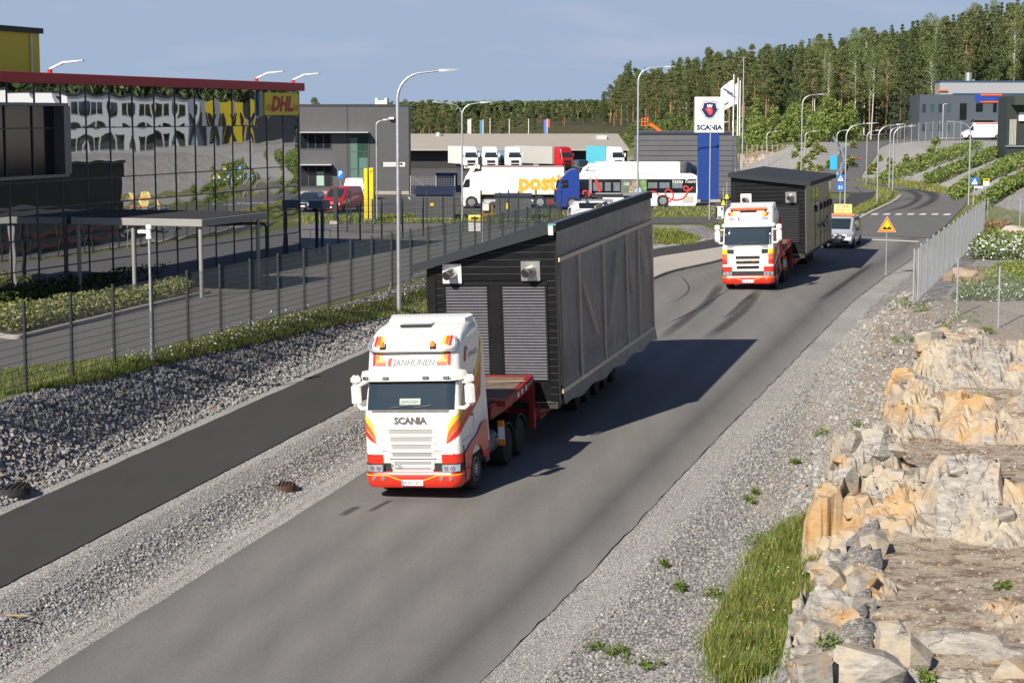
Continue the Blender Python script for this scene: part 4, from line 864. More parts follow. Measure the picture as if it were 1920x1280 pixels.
def tractor(name, loc, rot, label, S, kind):
    t = thing(name, loc, label, 'truck'); t.rotation_euler = rot
    mb = MB(); S.body(mb); cab = mb.build('cab', M_CABW, t, 38)
    g = MB(); zt = 3.02 if kind == 'A' else 3.08; zb_ = 2.27 if kind == 'A' else 2.2
    S.patch(g, -1.13, 1.13, zb_, zt, .012, 16, 6); g.build('windscreen', M_SHLD, cab, 60)
    for sg in (-1, 1):
        g = MB(); a0 = S.w(2.6) - S.r(2.6) + S.r(2.6) * 1.57
        V = [S.at(sg * (a0 + a), z, .012) for a, z in ((.10, 2.28), (.95, 2.34), (1.0, 2.98), (.32, 3.0))]; g.add(V, [(0, 1, 2, 3)[::sg]]); g.build('side_window', M_GLASSD, cab)
        g = MB(); L0_ = [(.04, 1.45), (1.12, 1.45), (1.16, 3.04)]
        for (a_, z_), (b_, y_) in zip(L0_[:-1], L0_[1:]): g.tube([S.at(sg * (a0 + a_ + (b_ - a_) * k / 8), z_ + (y_ - z_) * k / 8, .004) for k in range(9)], .007, 4)
        q_ = S.at(sg * (a0 + 1.0), 1.95, .02); g.box(q_, (.03, .16, .05)); g.build('door_seam', M_LAMPG, cab)
    # sun visor over the glass
    g = MB(); n = 18
    rows_ = [(3.00, .05), (2.98, .17), (3.06, .2), (3.19, .16), (3.21, .01)] if kind == 'A' else [(3.06, .03), (3.05, .10), (3.12, .12), (3.2, .05), (3.22, .01)]
    V = [S.at(-1.3 + 2.6 * i / n, z, o) for z, o in rows_ for i in range(n + 1)]
    g.add(V, [(j * (n + 1) + i, j * (n + 1) + i + 1, (j + 1) * (n + 1) + i + 1, (j + 1) * (n + 1) + i) for j in range(4) for i in range(n)]); vz = g.build('sun_visor', M_CABW if kind == 'A' else M_CABW, cab, 40)
    if kind == 'A':
        g = MB(); S.patch(g, -1.2, 1.2, 2.93, 3.03, .03, 18, 1); g.build('painted_shade_strip', M_BLACK, vz)  # black strip painted as the shade below the visor lip
        for a in (-1.06, -.62, .42, .95): g = MB(); q = S.at(a, 3.06, .2); g.box(q, (.17, .05, .075), 0, b=.01); g.add([S.at(a - .07 + .014 * k, 3.06 + dz, .232) for dz in (-.025, .025) for k in range(11)], [(k, k + 1, 12 + k, 11 + k) for k in range(0, 10, 2)], 1); g.build('marker_lamp', [M_BLACK, M_LENS], vz)
    # bumper
    B = CabShape([.34, .40, .52, .68, .74], [.04, .0, -.03, -.02, .02], [1.2, 1.24, 1.26, 1.26, 1.24], [.28] * 5, .95); g = MB(); B.body(g); bm = g.build('bumper', M_CABR, t, 40)
    g = MB(); g.box((0, .5, .7), (2.3, .8, .5)); g.build('chassis_front', M_CHAS, t)
    for sg in (-1, 1):   # red corner above the headlamp, headlamp, fog lamps
        g = MB(); S.patch(g, sg * .76, sg * 1.5, .93, 1.17, .014, 10, 2); g.build('corner_panel', M_CABR, cab, 50)
        g = MB(); S2 = CabShape([.72, .93], [.03, .07], [1.24, 1.235], [.22, .22], 1); S2.patch(g, sg * .74, sg * 1.36, .725, .93, .02, 10, 2); h = g.build('headlight', M_GRD if kind == 'A' else M_GRD, t)
        g = MB(); S2.patch(g, sg * .78, sg * 1.22, .745, .91, .026, 8, 2); g.build('lens', M_LENS, h, 60)
        for a in (.88, 1.04): q = S2.at(sg * a, .83, .03); g = MB(); g.cyl(q, (q[0], q[1] - .03, q[2]), .065, .055, 14); g.build('reflector', M_CHR, h, 40)
        for a in ((.76, 1.0) if kind == 'A' else (.9,)): q = B.at(sg * a, .58, .0); g = MB(); g.cyl(q, (q[0], q[1] - .025, q[2]), .05, n=14); g.build('fog_lamp', M_CHR, bm, 40)
        if kind == 'A': g = MB(); V = [S.at(sg * a, z, .018) for a, z in ((1.05, 1.19), (1.5, 1.34), (1.5, 1.17), (1.12, 1.14))]; g.add(V, [(0, 1, 2, 3)[::-sg]]); g.build('air_deflector', M_BLACK, cab)
        # mirrors
        g = MB(); x = sg * 1.48; g.box((x, .42, 2.62), (.25, .20, .56), 0, b=.07); g.box((x, .42, 3.0), (.25, .2, .24), 0, b=.07) if kind == 'A' else g.box((x, .42, 3.03), (.25, .2, .26), 0, b=.05)
        g.tube([(sg * 1.15, .5, 2.92), (x, .45, 2.9)], .035, 8); g.tube([(sg * 1.18, .3, 2.3), (sg * 1.34, .34, 2.28), (x, .42, 2.4)], .05, 8)
        if kind == 'A' and sg < 0: g.tube([(-1.1, .36, 3.02), (-1.36, .2, 2.86)], .07, 8, 0, .04)
        g.build('mirror', M_CABW, t, 40)
        # wheel arch and sill
        a0 = S.w(1.2) - S.r(1.2) + S.r(1.2) * 1.57 - S.yf(1.2) - S.r(1.2)
        arc = [(1.46 + .64 * math.cos(k / 10 * math.pi), .52 + .64 * math.sin(k / 10 * math.pi)) for k in range(11)]
        top = [(2.55, 1.62), (2.0, 1.6), (1.8, 1.5), (1.6, 1.42), (1.46, 1.38), (1.3, 1.36), (1.1, 1.32), (.9, 1.28), (.7, 1.22), (.55, 1.18), (.36, 1.14)]
        bot = [(2.55, .62)] + arc[1:-1] + [(.36, .40)]; g = MB(); x0, x1 = sg * 1.245, sg * 1.28
        V = [(x1, *p) for p in top] + [(x1, *p) for p in bot] + [(x0, *p) for p in bot]; k = len(top)
        g.add(V, [(i, i + 1, k + i + 1, k + i) for i in range(k - 1)] + [(k + i, k + i + 1, 2 * k + i + 1, 2 * k + i) for i in range(k - 1)]); g.build('wheel_arch', M_CABR, t, 50)
        g = MB(); g.box((sg * 1.14, .5, .46), (.24, .35, .05), 0, b=.01); g.box((sg * 1.16, .62, .78), (.2, .3, .04), 0, b=.01); g.build('step', M_STEEL, t)
        wheel(t, sg * 1.06, 1.46, .52, .34, sg)
        for y in (4.56, 5.91): wheel(t, sg * .95, y, .52, .60, sg, True)
        g = MB()
        for y in (4.56, 5.91):
            pr = [(y + .62 * math.cos(R(a)), .54 + .62 * math.sin(R(a))) for a in range(10, 171, 16)]
            g.loft([[(sg * .64, *p), (sg * 1.27, *p), (sg * 1.27, p[0], p[1] - .05)] for p in pr], 0, False, False, False)
        g.build('mudguard', M_CHAS, t, 60)
        g = MB(); g.cyl((sg * .9, 2.55, .82), (sg * .9, 3.75, .82), .33, n=20); g.box((sg * 1.16, 2.75, .72), (.05, .3, .5)); g.build('fuel_tank', mat('tank_metal', (.16, .165, .17), .45, .6, var=.1), t, 40)
        g = MB(); bx = (sg * 1.36, 3.55, 1.05); g.box((bx[0] - sg * .12, bx[1] + .02, .95), (.3, .03, .04), 3); g.box(bx, (.17, .03, .34), 0); g.box((bx[0], bx[1], bx[2] + .25), (.17, .04, .16), 1); g.box((bx[0], bx[1], bx[2] - .25), (.17, .04, .16), 1); g.build('width_marker', [M_WPLAST, M_AMB, M_AMB, M_BLACK], t)
        # stripes sweeping round the corner
        g = MB()
        if kind == 'A':
            c = [[(.90, 1.46), (.95, 1.86), (1.06, 2.06), (1.3, 2.22), (1.7, 2.42), (2.3, 2.7), (2.9, 3.25), (3.2, 3.8)], [(.90, 1.44), (.97, 1.74), (1.1, 1.93), (1.3, 2.06), (1.7, 2.22), (2.3, 2.48), (2.9, 2.95), (3.2, 3.4)],
                 [(.90, 1.43), (1.0, 1.60), (1.1, 1.72), (1.3, 1.86), (1.7, 2.0), (2.3, 2.18), (2.9, 2.45), (3.2, 2.65)], [(.90, 1.42), (1.02, 1.48), (1.12, 1.55), (1.3, 1.68), (1.7, 1.82), (2.3, 1.98), (2.9, 2.16), (3.2, 2.3)]]
            for k in range(3): S.band(g, [(a, z - .008) for a, z in c[k]], [(a, z + .012) for a, z in c[k + 1]], .009, 40, k, sg)
            for a0_, a1_, k in ((.77, .84, 0), (.85, .93, 1), (.94, 1.01, 2)):
                for z0, z1 in ((3.34 + .0 * k, 3.64), (3.80, 4.03)): S.patch(g, sg * a0_, sg * a1_, z0 + (2 - k) * (.05 if z1 < 3.7 else 0), z1, .012, 3, 6, k)
                if sg < 0 or 1: S.patch(g, sg * .66, sg * .92, 3.34 + (2 - k) * .05, 3.38 + (2 - k) * .05, .0135, 6, 1, k)
        else:
            for z0, z1, k in ((1.78, 2.0, 0), (1.53, 1.77, 1), (1.28, 1.52, 2)): S.patch(g, sg * .98, sg * 1.42, z0, z1, .012, 8, 2, k)
            S.band(g, [(1.4, 2.0), (2.0, 2.3), (3.2, 3.4)], [(1.4, 1.8), (2.0, 2.1), (3.2, 3.0)], .009, 20, 0, sg); S.band(g, [(1.4, 1.78), (2.0, 2.05), (3.2, 2.95)], [(1.4, 1.3), (2.0, 1.5), (3.2, 2.1)], .009, 20, 2, sg)
            for a, k in ((.62, 0), (.70, 1), (.78, 2)): S.band(g, [(a, 3.74), (a + .2, 3.74)], [(a, 3.46), (a + .2, 3.62)], .012, 3, k, sg)
            S.patch(g, sg * .66, sg * .95, 3.36, 3.5, .014, 3, 2, 3)
        g.build('stripe_decal', [M_STY, M_STO, M_STR, M_LENS], cab)
    # grille
    g = MB()
    if kind == 'A':
        for z0, z1, wd in ((1.68, 1.81, .66), (1.49, 1.62, .63), (1.30, 1.43, .60), (1.11, 1.23, .60), (.90, .99, .56), (.76, .84, .53)):
            S.patch(g, -wd + .1, wd - .1, z0, z1, .008, 8, 1, 0)
            for sg in (-1, 1): g.add([S.at(sg * a, z, .009) for a, z in ((wd - .09, z0), (wd, z0 + .02), (wd + .04, z1), (wd - .09, z1))], [(0, 1, 2, 3)[::sg]], 2)
            for k in range(1): S.patch(g, -wd, wd, z1 - .006, z1 + .03, .03, 8, 1, 1); S.patch(g, -wd, wd, z0 - .045, z0 + .004, .026, 8, 1, 1)
        for sg in (-1, 1): S.band(g, [(.48, 2.1), (.85, 2.11)], [(.54, 1.93), (.85, 1.92)], .01, 4, 2, sg)
        for zz in (1.26, 1.04): S.patch(g, -.78, .78, zz - .006, zz + .006, .006, 6, 1, 3)
        S.patch(g, -.60, .60, .66, .72, .012, 6, 1, 2)
    else:
        for z0, z1, wd in ((1.53, 1.68, .58), (1.30, 1.45, .56), (1.06, 1.2, .54), (.66, .76, .54)): S.patch(g, -wd, wd, z0, z1, .012, 8, 2, 3)
        for a in (-.28, .28): S.patch(g, a - .06, a + .06, 1.41, 1.46, .03, 2, 1, 4)
        for sg in (-1, 1): S.band(g, [(.66, 2.0), (.98, 2.0)], [(.72, 1.78), (.98, 1.8)], .013, 4, 3, sg); S.band(g, [(.62, 2.16), (1.0, 2.13)], [(.7, 2.03), (1.0, 2.03)], .013, 4, 5, sg)
    g.build('grille', [M_GRL, M_CABW, mat('vent_grey', (.62, .61, .58), .4, var=.04), M_GRD, M_AMB, M_LENS], cab)
    F = lambda zc, o=.016, a0=0.: (lambda a, b: S.at(a + a0, zc + b, o)); LM = [M_TXT, M_TXR, mat('letter_pale', (.66, .65, .62), .3, .3, var=0)]
    def word(txt, fn, size, mi=0, **k): tx = MB(); put_text(tx, txt, fn, size, 0, **k); tx.build('lettering', LM[mi], cab)
    def logo(fn, s_): tx = MB(); emblem_r(tx, fn, s_, 0); tx.build('emblem', M_TXR, cab)
    if kind == 'A':
        word('SCANIA', F(2.02), .235, bold=.055, sx=1.0); word('JANHUNEN', F(3.42, .014, .06), .225, shear=.25, bold=.018, sx=.92); logo(F(3.43, .014, -.52), .2)
        a0 = S.w(3.4) - S.r(3.4) + S.r(3.4) * 1.57
        for sg in (-1, 1):
            word('JANHUNEN', lambda a, b: S.at(sg * (a0 + 1.05) + a, 3.46 + b, .012), .20, shear=.2, sx=.8); logo(lambda a, b: S.at(sg * (a0 + 1.05) - .62 + a, 3.52 + b, .012), .36)
        word('R730', lambda a, b: S.at(a - .42, .875 + b, .05), .12, sx=1.1)
    else:
        word('JANHUNEN', F(3.42, .03, .12), .19, shear=.2, sx=.9, bold=.012); logo(F(3.44, .03, -.42), .19); word('SCANIA', F(1.93, .014), .15, 2, bold=.03)
    g = MB(); g.box((0, -.035, .475), (.56, .02, .15), 0, b=.008); pl = g.build('number_plate', M_WPLAST, bm)
    tx = MB(); put_text(tx, 'KNU-201' if kind == 'A' else 'LOM-515', lambda a, b: (a + .02, -.047, .475 + b), .115, 0, bold=.01, sx=.95); tx.add([(-.265, -.047, .41), (-.225, -.047, .41), (-.225, -.047, .54), (-.265, -.047, .54)], [(0, 1, 2, 3)], 1); tx.build('lettering', [M_TXK, M_BLUE], pl)
    g = MB(); g.tube([B.at(-1.3 + 2.6 * k / 24, .66 - .16 * (abs(k - 12) < 6) * math.cos((k - 12) / 6 * math.pi / 2), .006) for k in range(25)], .011, 5); g.build('pin_stripe', M_STY, bm)
    # roof
    g = MB(); ztop = S.zs[-1]
    g.loft([[(-1.02, 1.85, ztop - .06), (1.02, 1.85, ztop - .06), (1.12, 2.34, ztop - .3), (-1.12, 2.34, ztop - .3)], [(-1.0, 1.95, ztop + .05), (1.0, 1.95, ztop + .05), (1.1, 2.36, ztop + .08), (-1.1, 2.36, ztop + .08)], [(-.98, 2.28, ztop + .14), (.98, 2.28, ztop + .14), (1.06, 2.36, ztop + .12), (-1.06, 2.36, ztop + .12)]]); g.build('roof_deflector', M_CABW, t, 30)
    for sg in (-1, 1):
        g = MB(); g.loft([[(sg * 1.18, 2.2, 1.0), (sg * 1.23, 2.2, 1.0), (sg * 1.23, 2.84, 1.0), (sg * 1.18, 2.84, 1.0)], [(sg * 1.12, 2.2, 3.6), (sg * 1.18, 2.2, 3.6), (sg * 1.19, 2.8, 3.6), (sg * 1.14, 2.8, 3.6)], [(sg * .98, 2.2, ztop - .05), (sg * 1.05, 2.2, ztop - .05), (sg * 1.06, 2.62, ztop - .02), (sg * 1.0, 2.62, ztop - .02)]]); g.build('side_fairing', M_CABW, t, 30)
    if kind == 'A':
        g = MB(); g.box((-.1, 1.45, 4.225), (.8, .5, .06), 0, b=.02); g.build('roof_hatch', M_GLASSD, cab)
        P = [S.at(-1.12, 3.62, .1), S.at(-1.12, 3.95, .02)]; bar = [S.at(-1.06, 3.98, .05), S.at(-1.1, 3.84, .09), S.at(-1.06, 3.76, .11), S.at(-.98, 3.72, .13)] + [S.at(a, 3.71, .14) for a in np.linspace(-.85, .85, 10)] + [S.at(.98, 3.72, .13), S.at(1.06, 3.76, .11), S.at(1.1, 3.84, .09), S.at(1.06, 3.98, .05)]
        g = MB(); g.tube(bar, .042, 10); S.patch(g, -1.0, 1.0, 3.64, 3.67, .02, 14, 1, 1); g.build('roof_light_bar', [mat('tube_silver', (.62, .63, .64), .3, .7, var=0), M_BLACK], t, 50)
        for a in (-.76, .55):
            q = S.at(a, 3.8, .06); g = MB(); g.cyl((q[0], q[1], 3.74), (q[0], q[1], 3.80), .075, n=14, mi=1); g.lathe([(0, .07), (.09, .068), (.13, .04), (.14, .01)], (q[0], q[1], 3.80), 'z', 14); g.build('beacon', [M_AMB, M_BLACK], t, 40)
        g = MB(); g.box((-.1, .40, 2.42), (.42, .02, .16), 0); tx = put_text(g, 'JANHUNEN', lambda a, b: S.at(a - .02, 2.47 + b, .016), .1, 1, shear=.2, sx=.85); S.patch(g, -.28, .26, 2.40, 2.55, .014, 3, 1, 2); g.build('window_card', [M_GRD, M_TXK, mat('card_green', (.25, .30, .27), .5, var=0)], cab)
    else:
        g = MB(); g.box((0, .72, 3.88), (1.75, .26, .12), 0, b=.03); S.patch(g, -.4, .4, 3.72, 3.78, .02, 6, 1, 1); g.build('roof_light_bar', [mat('bar_amber', (.55, .13, .05), .3, var=.35, scale=9), M_BLACK], t)
        for a in (-.8, .8): q = S.at(a, 3.8, .02); g = MB(); g.cyl(q, (q[0], q[1] - .1, q[2]), .03, .05, 8); g.build('horn', M_BLACK, t)
    g = MB(); g.tube([S.at(-.5 + .45 * k / 3, zb_ + .06 + .02 * k, .03) for k in range(4)], .014, 5); g.tube([S.at(.1 + .45 * k / 3, zb_ + .06 + .02 * k, .03) for k in range(4)], .014, 5); S.patch(g, -1.0, 1.0, zb_ - .05, zb_ + .015, .02, 12, 1); g.build('wiper', M_BLACK, cab)
    g = MB()
    for x in (-.4, .4): g.box((x, 4.3, .85), (.09, 5.4, .28))
    g.box((0, 5.2, 1.14), (.9, .9, .12)); g.box((0, 3.0, .85), (1.1, 1.2, .5)); g.box((0, 2.68, 1.6), (1.9, .2, 1.2)); g.build('chassis', M_CHAS, t)
    return t
ROLL, GRADE = R(1.6), R(1.45)
def frame(u0, vc, yaw=0.): x, y = XY(u0, vc); return Vector((x, y, float(gz(u0)) - .02 * 1.4 + .025)), (GRADE, ROLL * -1, -(PSI + yaw))
LA, RA = frame(44.1, -14.03)
tractor('truck_tractor', LA, (GRADE, -R(2.7), RA[2]), 'white and red lorry tractor with roof beacons leading on the road', ZA, 'A')
LB, RB = frame(90.2, -11.87); RB = (0., RB[1], RB[2])
tractor('truck_tractor', LB, (0., -R(2.0), RB[2]), 'second white and red lorry tractor with dark grilles following behind', ZB, 'B')
# ---------------------------------------------------------------- low bed trailers
def trailer(loc, rot, label, L0, L1, axles, wide=1.3, tower=False):
    t = thing('lowbed_trailer', loc, label, 'trailer'); t.rotation_euler = rot
    g = MB(); g.box((0, 4.6, 1.60), (2.2, 2.2, .36), 0, b=.03); g.xprism([(4.2, 1.66), (5.3, 1.62), (7.3, 1.72), (7.3, 2.02), (5.3, 1.86), (4.2, 1.82)], -1.3, 1.3); g.box((1.24, 7.3, 1.2), (.14, .2, 1.4), 0); g.box((-1.24, 7.3, 1.2), (.14, .2, 1.4), 0); g.box((0, 7.28, 1.55), (2.5, .14, .5)); g.build('gooseneck', M_TRED, t)
    g = MB(); g.xprism([(4.6, 1.832), (5.3, 1.868), (7.0, 2.004), (7.0, 2.012), (5.3, 1.876), (4.6, 1.84)], -1.16, 1.16); g.box((0, 4.55, 1.81), (1.9, 1.5, .03), 1); g.build('deck_plate', [mat('deck_brown', (.15, .11, .085), .8, var=.3, scale=6), M_CHAS], t)
    g = MB()
    for sg in (-1, 1): g.box((sg * (wide - .08), (L0 + L1) / 2, .86), (.16, L1 - L0, .34), 0); g.box((sg * .45, (L0 + L1) / 2, .88), (.16, L1 - L0, .3), 0)
    for y in np.arange(L0 + .3, L1, 1.2): g.box((0, y, .9), (2 * wide - .1, .12, .2))
    g.box((0, L1 + .05, .86), (2 * wide, .1, .36)); g.box((1.36, 7.95, .74), (.06, .7, .08)); g.box((1.36, 7.65, .92), (.06, .06, .4)); g.build('bed', M_TRED, t)
    for y in axles:
        for sg in (-1, 1): wheel(t, sg * .98, y, .40, .52, sg, True, n=20)
    g = MB(); g.cyl((.25, 3.95, 1.66), (.55, 3.93, 1.66), .05, n=10); g.build('marker_lamp', M_LENS, t)
    tx = MB()
    for k in range(3): rf = MB(); rf.box((1.302, 5.6 + k * .42, 1.75 + .03 * k), (.006, .2, .14)); rf.build('reflector', M_WPLAST, t)
    put_text(tx, 'JANHUNEN', lambda a, b: (1.304, 6.85 + a * .95, 1.86 + a * .09 + b), .15, shear=.2); tx.build('lettering', M_WPLAST, t)
    if tower: g = MB(); g.box((1.15, 2.9, 2.35), (.3, .35, 1.9), 0, b=.03); g.box((1.15, 3.4, 1.6), (.35, 1.2, .3), 0); g.build('hydraulic_tower', mat('tower_red', (.62, .02, .015), .35, var=.05, coat=.4), t)
    return t
trailer(LA, RA, 'red low bed trailer with raised gooseneck behind the leading tractor', 7.4, 21.4, [13.2, 14.6, 16.0, 17.35, 18.7])
trailer(LB, RB, 'red low bed trailer behind the second tractor, mostly under its load', 7.4, 21.0, [15.6, 16.95, 18.3], tower=True)
# timber and straps on the first gooseneck
o = MB(); o.box((-.1, 4.9, 1.92), (.9, .14, .1), 0, .2); o.box((-.3, 5.2, 2.0), (.8, .16, .08), 0, -.35); o.box((.2, 4.75, 1.93), (.5, .12, .12), 0, .1); o.tube([(-.35, 5.0, 2.1), (.4, 5.9, 2.05), (1.28, 6.4, 2.0)], .022, 6)
ob = o.build('timber', M_WOOD); ob.location = LA; ob.rotation_euler = RA; tag(ob, 'loose wooden battens lying on the red gooseneck deck', 'timber')
# ---------------------------------------------------------------- the prefabricated houses they carry
M_CLAD = mat('black_cladding', (.0055, .006, .0075), .4, var=.2, scale=3, spec=.3)
M_ROOFK = mat('roof_felt', (.019, .022, .028), .8, var=.15, scale=2, bump=.2)
M_LOUV = mat('louvre_metal', (.20, .20, .225), .38, .6, var=.05)
M_STAIN = mat('stainless', (.56, .54, .50), .28, .9, var=.1, scale=3)
def tarp_mat():
    m, N, L, b = node_mat('plastic_sheeting'); tc = N.new('ShaderNodeTexCoord'); P = tc.outputs['Object']
    mp = N.new('ShaderNodeMapping'); mp.inputs['Scale'].default_value = (1, 1.6, .28); L.new(P, mp.inputs[0]); n1 = noise(N, L, mp.outputs[0], 2.6, 7, .68); n2 = noise(N, L, P, .5, 4)
    L.new(rampn(N, L, n1, [(.28, (.018, .028, .048)), (.5, (.05, .068, .10)), (.72, (.15, .175, .215))]), b.inputs['Base Color']); b.inputs['Roughness'].default_value = .26; b.inputs['Specular IOR Level'].default_value = .8  # blue and pale streaks put the sky's reflection into the sheet colour
    bp = N.new('ShaderNodeBump'); bp.inputs['Strength'].default_value = .9; bp.inputs['Distance'].default_value = .09; L.new(maths(N, L, 'ADD', n1, maths(N, L, 'MULTIPLY', n2, 1.2)), bp.inputs['Height']); L.new(bp.outputs[0], b.inputs['Normal']); return m
M_TARP = tarp_mat(); M_BAT = mat('batten_shade_lifted', (.62, .52, .38), .75, var=.2, scale=5)  # side battens coloured paler to offset the shade they stand in
def module(loc, rot, label, zl, zr, y0, y1, tarp):
    t = thing('prefab_house', loc, label, 'prefab house'); t.rotation_euler = rot; zb = 1.22; W = 1.9; S_ = (zr - zl) / (2 * W)
    g = MB(); g.yprism([(-W, zb), (W, zb), (W, zr), (-W, zl)], y0 + .05, y1); g.build('wall', M_CLAD, t)
    g = MB(); z = zb + .02                                     # front boards
    doors = [(-1.38, -.08), (.30, 1.62)]; zt = 4.52 if tarp else 3.72; bh = .202
    while z < max(zl, zr) - .15:
        top = z + bh - .012; segs = [(-W, W)]
        if z < zt + .05: segs = [(-W + .28, doors[0][0] - .03), (doors[1][1] + .03, W)]
        for a, b in segs:
            if z > min(zl, zr) - .2:
                lim = (top - zl) / S_ - W if S_ else 0
                if S_ > 0: a = max(a, lim + .05)
                else: b = min(b, lim - .05)
            if b - a < .1: continue
            g.xprism([(y0 + .05, z), (y0 + .012, z + .004), (y0 + .0, top - .014), (y0 + .02, top + .006), (y0 + .05, top + .008)], a, b); g.box(((a + b) / 2, y0 + .012, top - .001), (b - a, .012, .012), 1)  # thin lighter strip painted as the sun's glint on each board top
        z += bh
    g.box((-W + .13, y0 + .015, (zb + zl) / 2 - .1), (.27, .06, zl - zb - .3)); g.box(((doors[0][1] + doors[1][0]) / 2, y0 + .01, (zb + zt) / 2 + .2), (doors[1][0] - doors[0][1] - .02, .07, zt - zb - .3)); g.build('cladding', [M_CLAD, mat('board_edge_glint', (.10, .10, .11), .3, .5, var=.6, scale=1.2)], t)
    for a, b in doors:
        g = MB(); z = zb + .62
        while z < zt:
            g.xprism([(y0 + .05, z + .01), (y0 - .012, z), (y0 - .016, z + .012), (y0 + .04, z + .066)], a + .04, b - .04); z += .084
        for x in (a, b): g.box((x, y0 + .015, (zb + .6 + zt) / 2), (.06, .08, zt - zb - .55), 1)
        g.box(((a + b) / 2, y0 + .015, zt + .03), (b - a + .08, .08, .05), 1); g.build('louvre_door', [M_LOUV if tarp else mat('louvre_dark', (.06, .063, .07), .4, .5, var=.05), M_CLAD], t)
    for x, zc, m in ((-1.12, zt + .36, M_WPLAST), (1.19, zt + .42, M_STAIN)):
        g = MB(); g.box((x, y0 - .02, zc), (.56, .05, .56), 0, b=.008); v = g.build('vent_plate', m, t); g = MB(); g.cyl((x + .03, y0 - .03, zc + .02), (x - .05, y0 - .42, zc - .02), .135, n=20); g.build('vent_pipe', M_STAIN, v, 40)
        g = MB(); g.cyl((x - .05, y0 - .42, zc - .02), (x - .0507, y0 - .424, zc - .0202), .125, n=20); g.build('pipe_opening', M_BLACK, v)
    g = MB(); o_ = .32; A = [(-W - (o_ if zl < zr else .1), zl - S_ * (o_ if zl < zr else .1)), (W + (.1 if zl < zr else o_), zr + S_ * (.1 if zl < zr else o_))]
    pr = [(A[0][0], A[0][1] + .02), (A[1][0], A[1][1] + .02), (A[1][0], A[1][1] + .24), (A[0][0], A[0][1] + .24)]
    g.yprism(pr, y0 - .28, y1 + .2); g.build('roof', M_ROOFK, t)
    g = MB(); g.box((0, y0 + .25, zb - .1), (2 * W - .1, .4, .22)); g.box((1.25, y0 + .02, zb - .02), (1.0, .05, .03), 1); g.box((0, (y0 + y1) / 2, zb - .08), (2 * W - .06, y1 - y0 - .2, .16)); g.build('base_frame', [mat('frame_dark', (.03, .027, .024), .7, var=.2), M_STAIN], t)
    if tarp:
        n1, n2 = 60, 16; V = []
        for i in range(n1 + 1):
            for j in range(n2 + 1):
                y = y0 - .02 + (y1 - y0 + .1) * i / n1; q = j / n2; z = zb - .1 + (zr + .30 - zb + .1) * q; x = W + .05 + .035 * float(fbm(np.array(y * 1.7), np.array(z * .9), 4)) + (.12 * (1 - q * 8) if q < .125 else 0)
                V.append((x, y, z - (.06 * math.sin(y * 2.1) if j == 0 else 0)))
        m_ = n2 + 1; V += [(W - .15, y0 - .02 + (y1 - y0 + .1) * i / n1, zr + .275) for i in range(n1 + 1)]; k0 = (n1 + 1) * m_
        F = [(i * m_ + j, (i + 1) * m_ + j, (i + 1) * m_ + j + 1, i * m_ + j + 1) for i in range(n1) for j in range(n2)] + [(i * m_ + n2, (i + 1) * m_ + n2, k0 + i + 1, k0 + i) for i in range(n1)]
        g = MB(); g.add(V, F); g.build('plastic_sheet', M_TARP, t, 60)
        g = MB(); g.box((W - .02, y0 - .3, zr + .1), (.14, .05, .26)); g.box((W + .02, y0 - .3, zr + .26), (.22, .07, .05), 1); g.build('corner_wrap', [mat('wrap_white', (.55, .55, .53), .4, var=.1), mat('wrap_green', (.12, .35, .28), .4, var=.1)], t)
        X = W + .115
        for y in (.05, 2.5, 5.8, 9.3, 11.3, 13.72): g = MB(); g.box((X, y0 + y, (5.2 + 1.5) / 2), (.03, .085, 3.75)); g.build('batten', M_BAT if y > 1 else mat('batten_sun_darkened', (0, 0, 0)), t)
        for y in (-.06,): g = MB(); g.box((W + .05, y0 + y, 3.55), (.05, .03, 4.75)); g.build('batten', mat('batten_sun_darkened', (.22, .18, .125), .8, var=.2), t)  # corner battens coloured darker because the sun strikes the front
        for z in (5.25, 1.52): g = MB(); g.box((X, (y0 + y1) / 2, z), (.036, y1 - y0, .12)); g.build('batten', M_BAT, t)
        for ya, za, yb, zb2 in ((2.9, 4.25, 4.7, 2.5), (6.55, 2.55, 7.95, 4.8), (9.5, 4.85, 10.2, 3.1), (11.55, 4.9, 12.3, 3.5)):
            g = MB(); g.tube([(X + .02, y0 + ya, za), (X + .02, y0 + yb, zb2)], .035, 4); g.build('batten', M_BAT, t)
        g = MB(); g.tube([(W + .02, y0 + 5.2, zr + .36), (W - .12, y0 + 7.5, zr + .36)], .04, 4); g.build('batten', M_WOOD, t)
        for sg in (-1,):
            n = 5
            for y in (1.2, 3.6, 6.4, 9.5, 12.4): g = MB(); g.box((-W - .03, y0 + y, 2.9), (.03, .1, 3.2)); g.build('batten', M_WOOD, t)
    else:
        mm = mat('facade_bronze', (.20, .185, .155), .35, .75, var=.08, scale=1.5)
        g = MB(); g.box((W + .02, (y0 + y1) / 2, (zb + zr) / 2), (.06, y1 - y0 - .04, zr - zb - .05), 0); g.build('metal_facade', mm, t)
        for y, z, d, h in ((3.4, 3.6, 1.5, 1.0), (5.3, 3.6, 1.5, 1.0), (12.3, 3.6, 1.3, 1.2)):
            if d: g = MB(); g.box((W + .055, y0 + y, z + .35), (.02, d, h)); g.build('window', M_GLASSD, t)
        for y in (4.3, 7.0, 9.0, 10.7, 12.2): g = MB(); g.box((W + .06, y0 + y, 2.5), (.02, .07, 2.4)); g.box((W + .1, y0 + y + .3, 3.35), (.12, .5, .34), 0, b=.02); g.build('door_trim', M_BLACK, t)
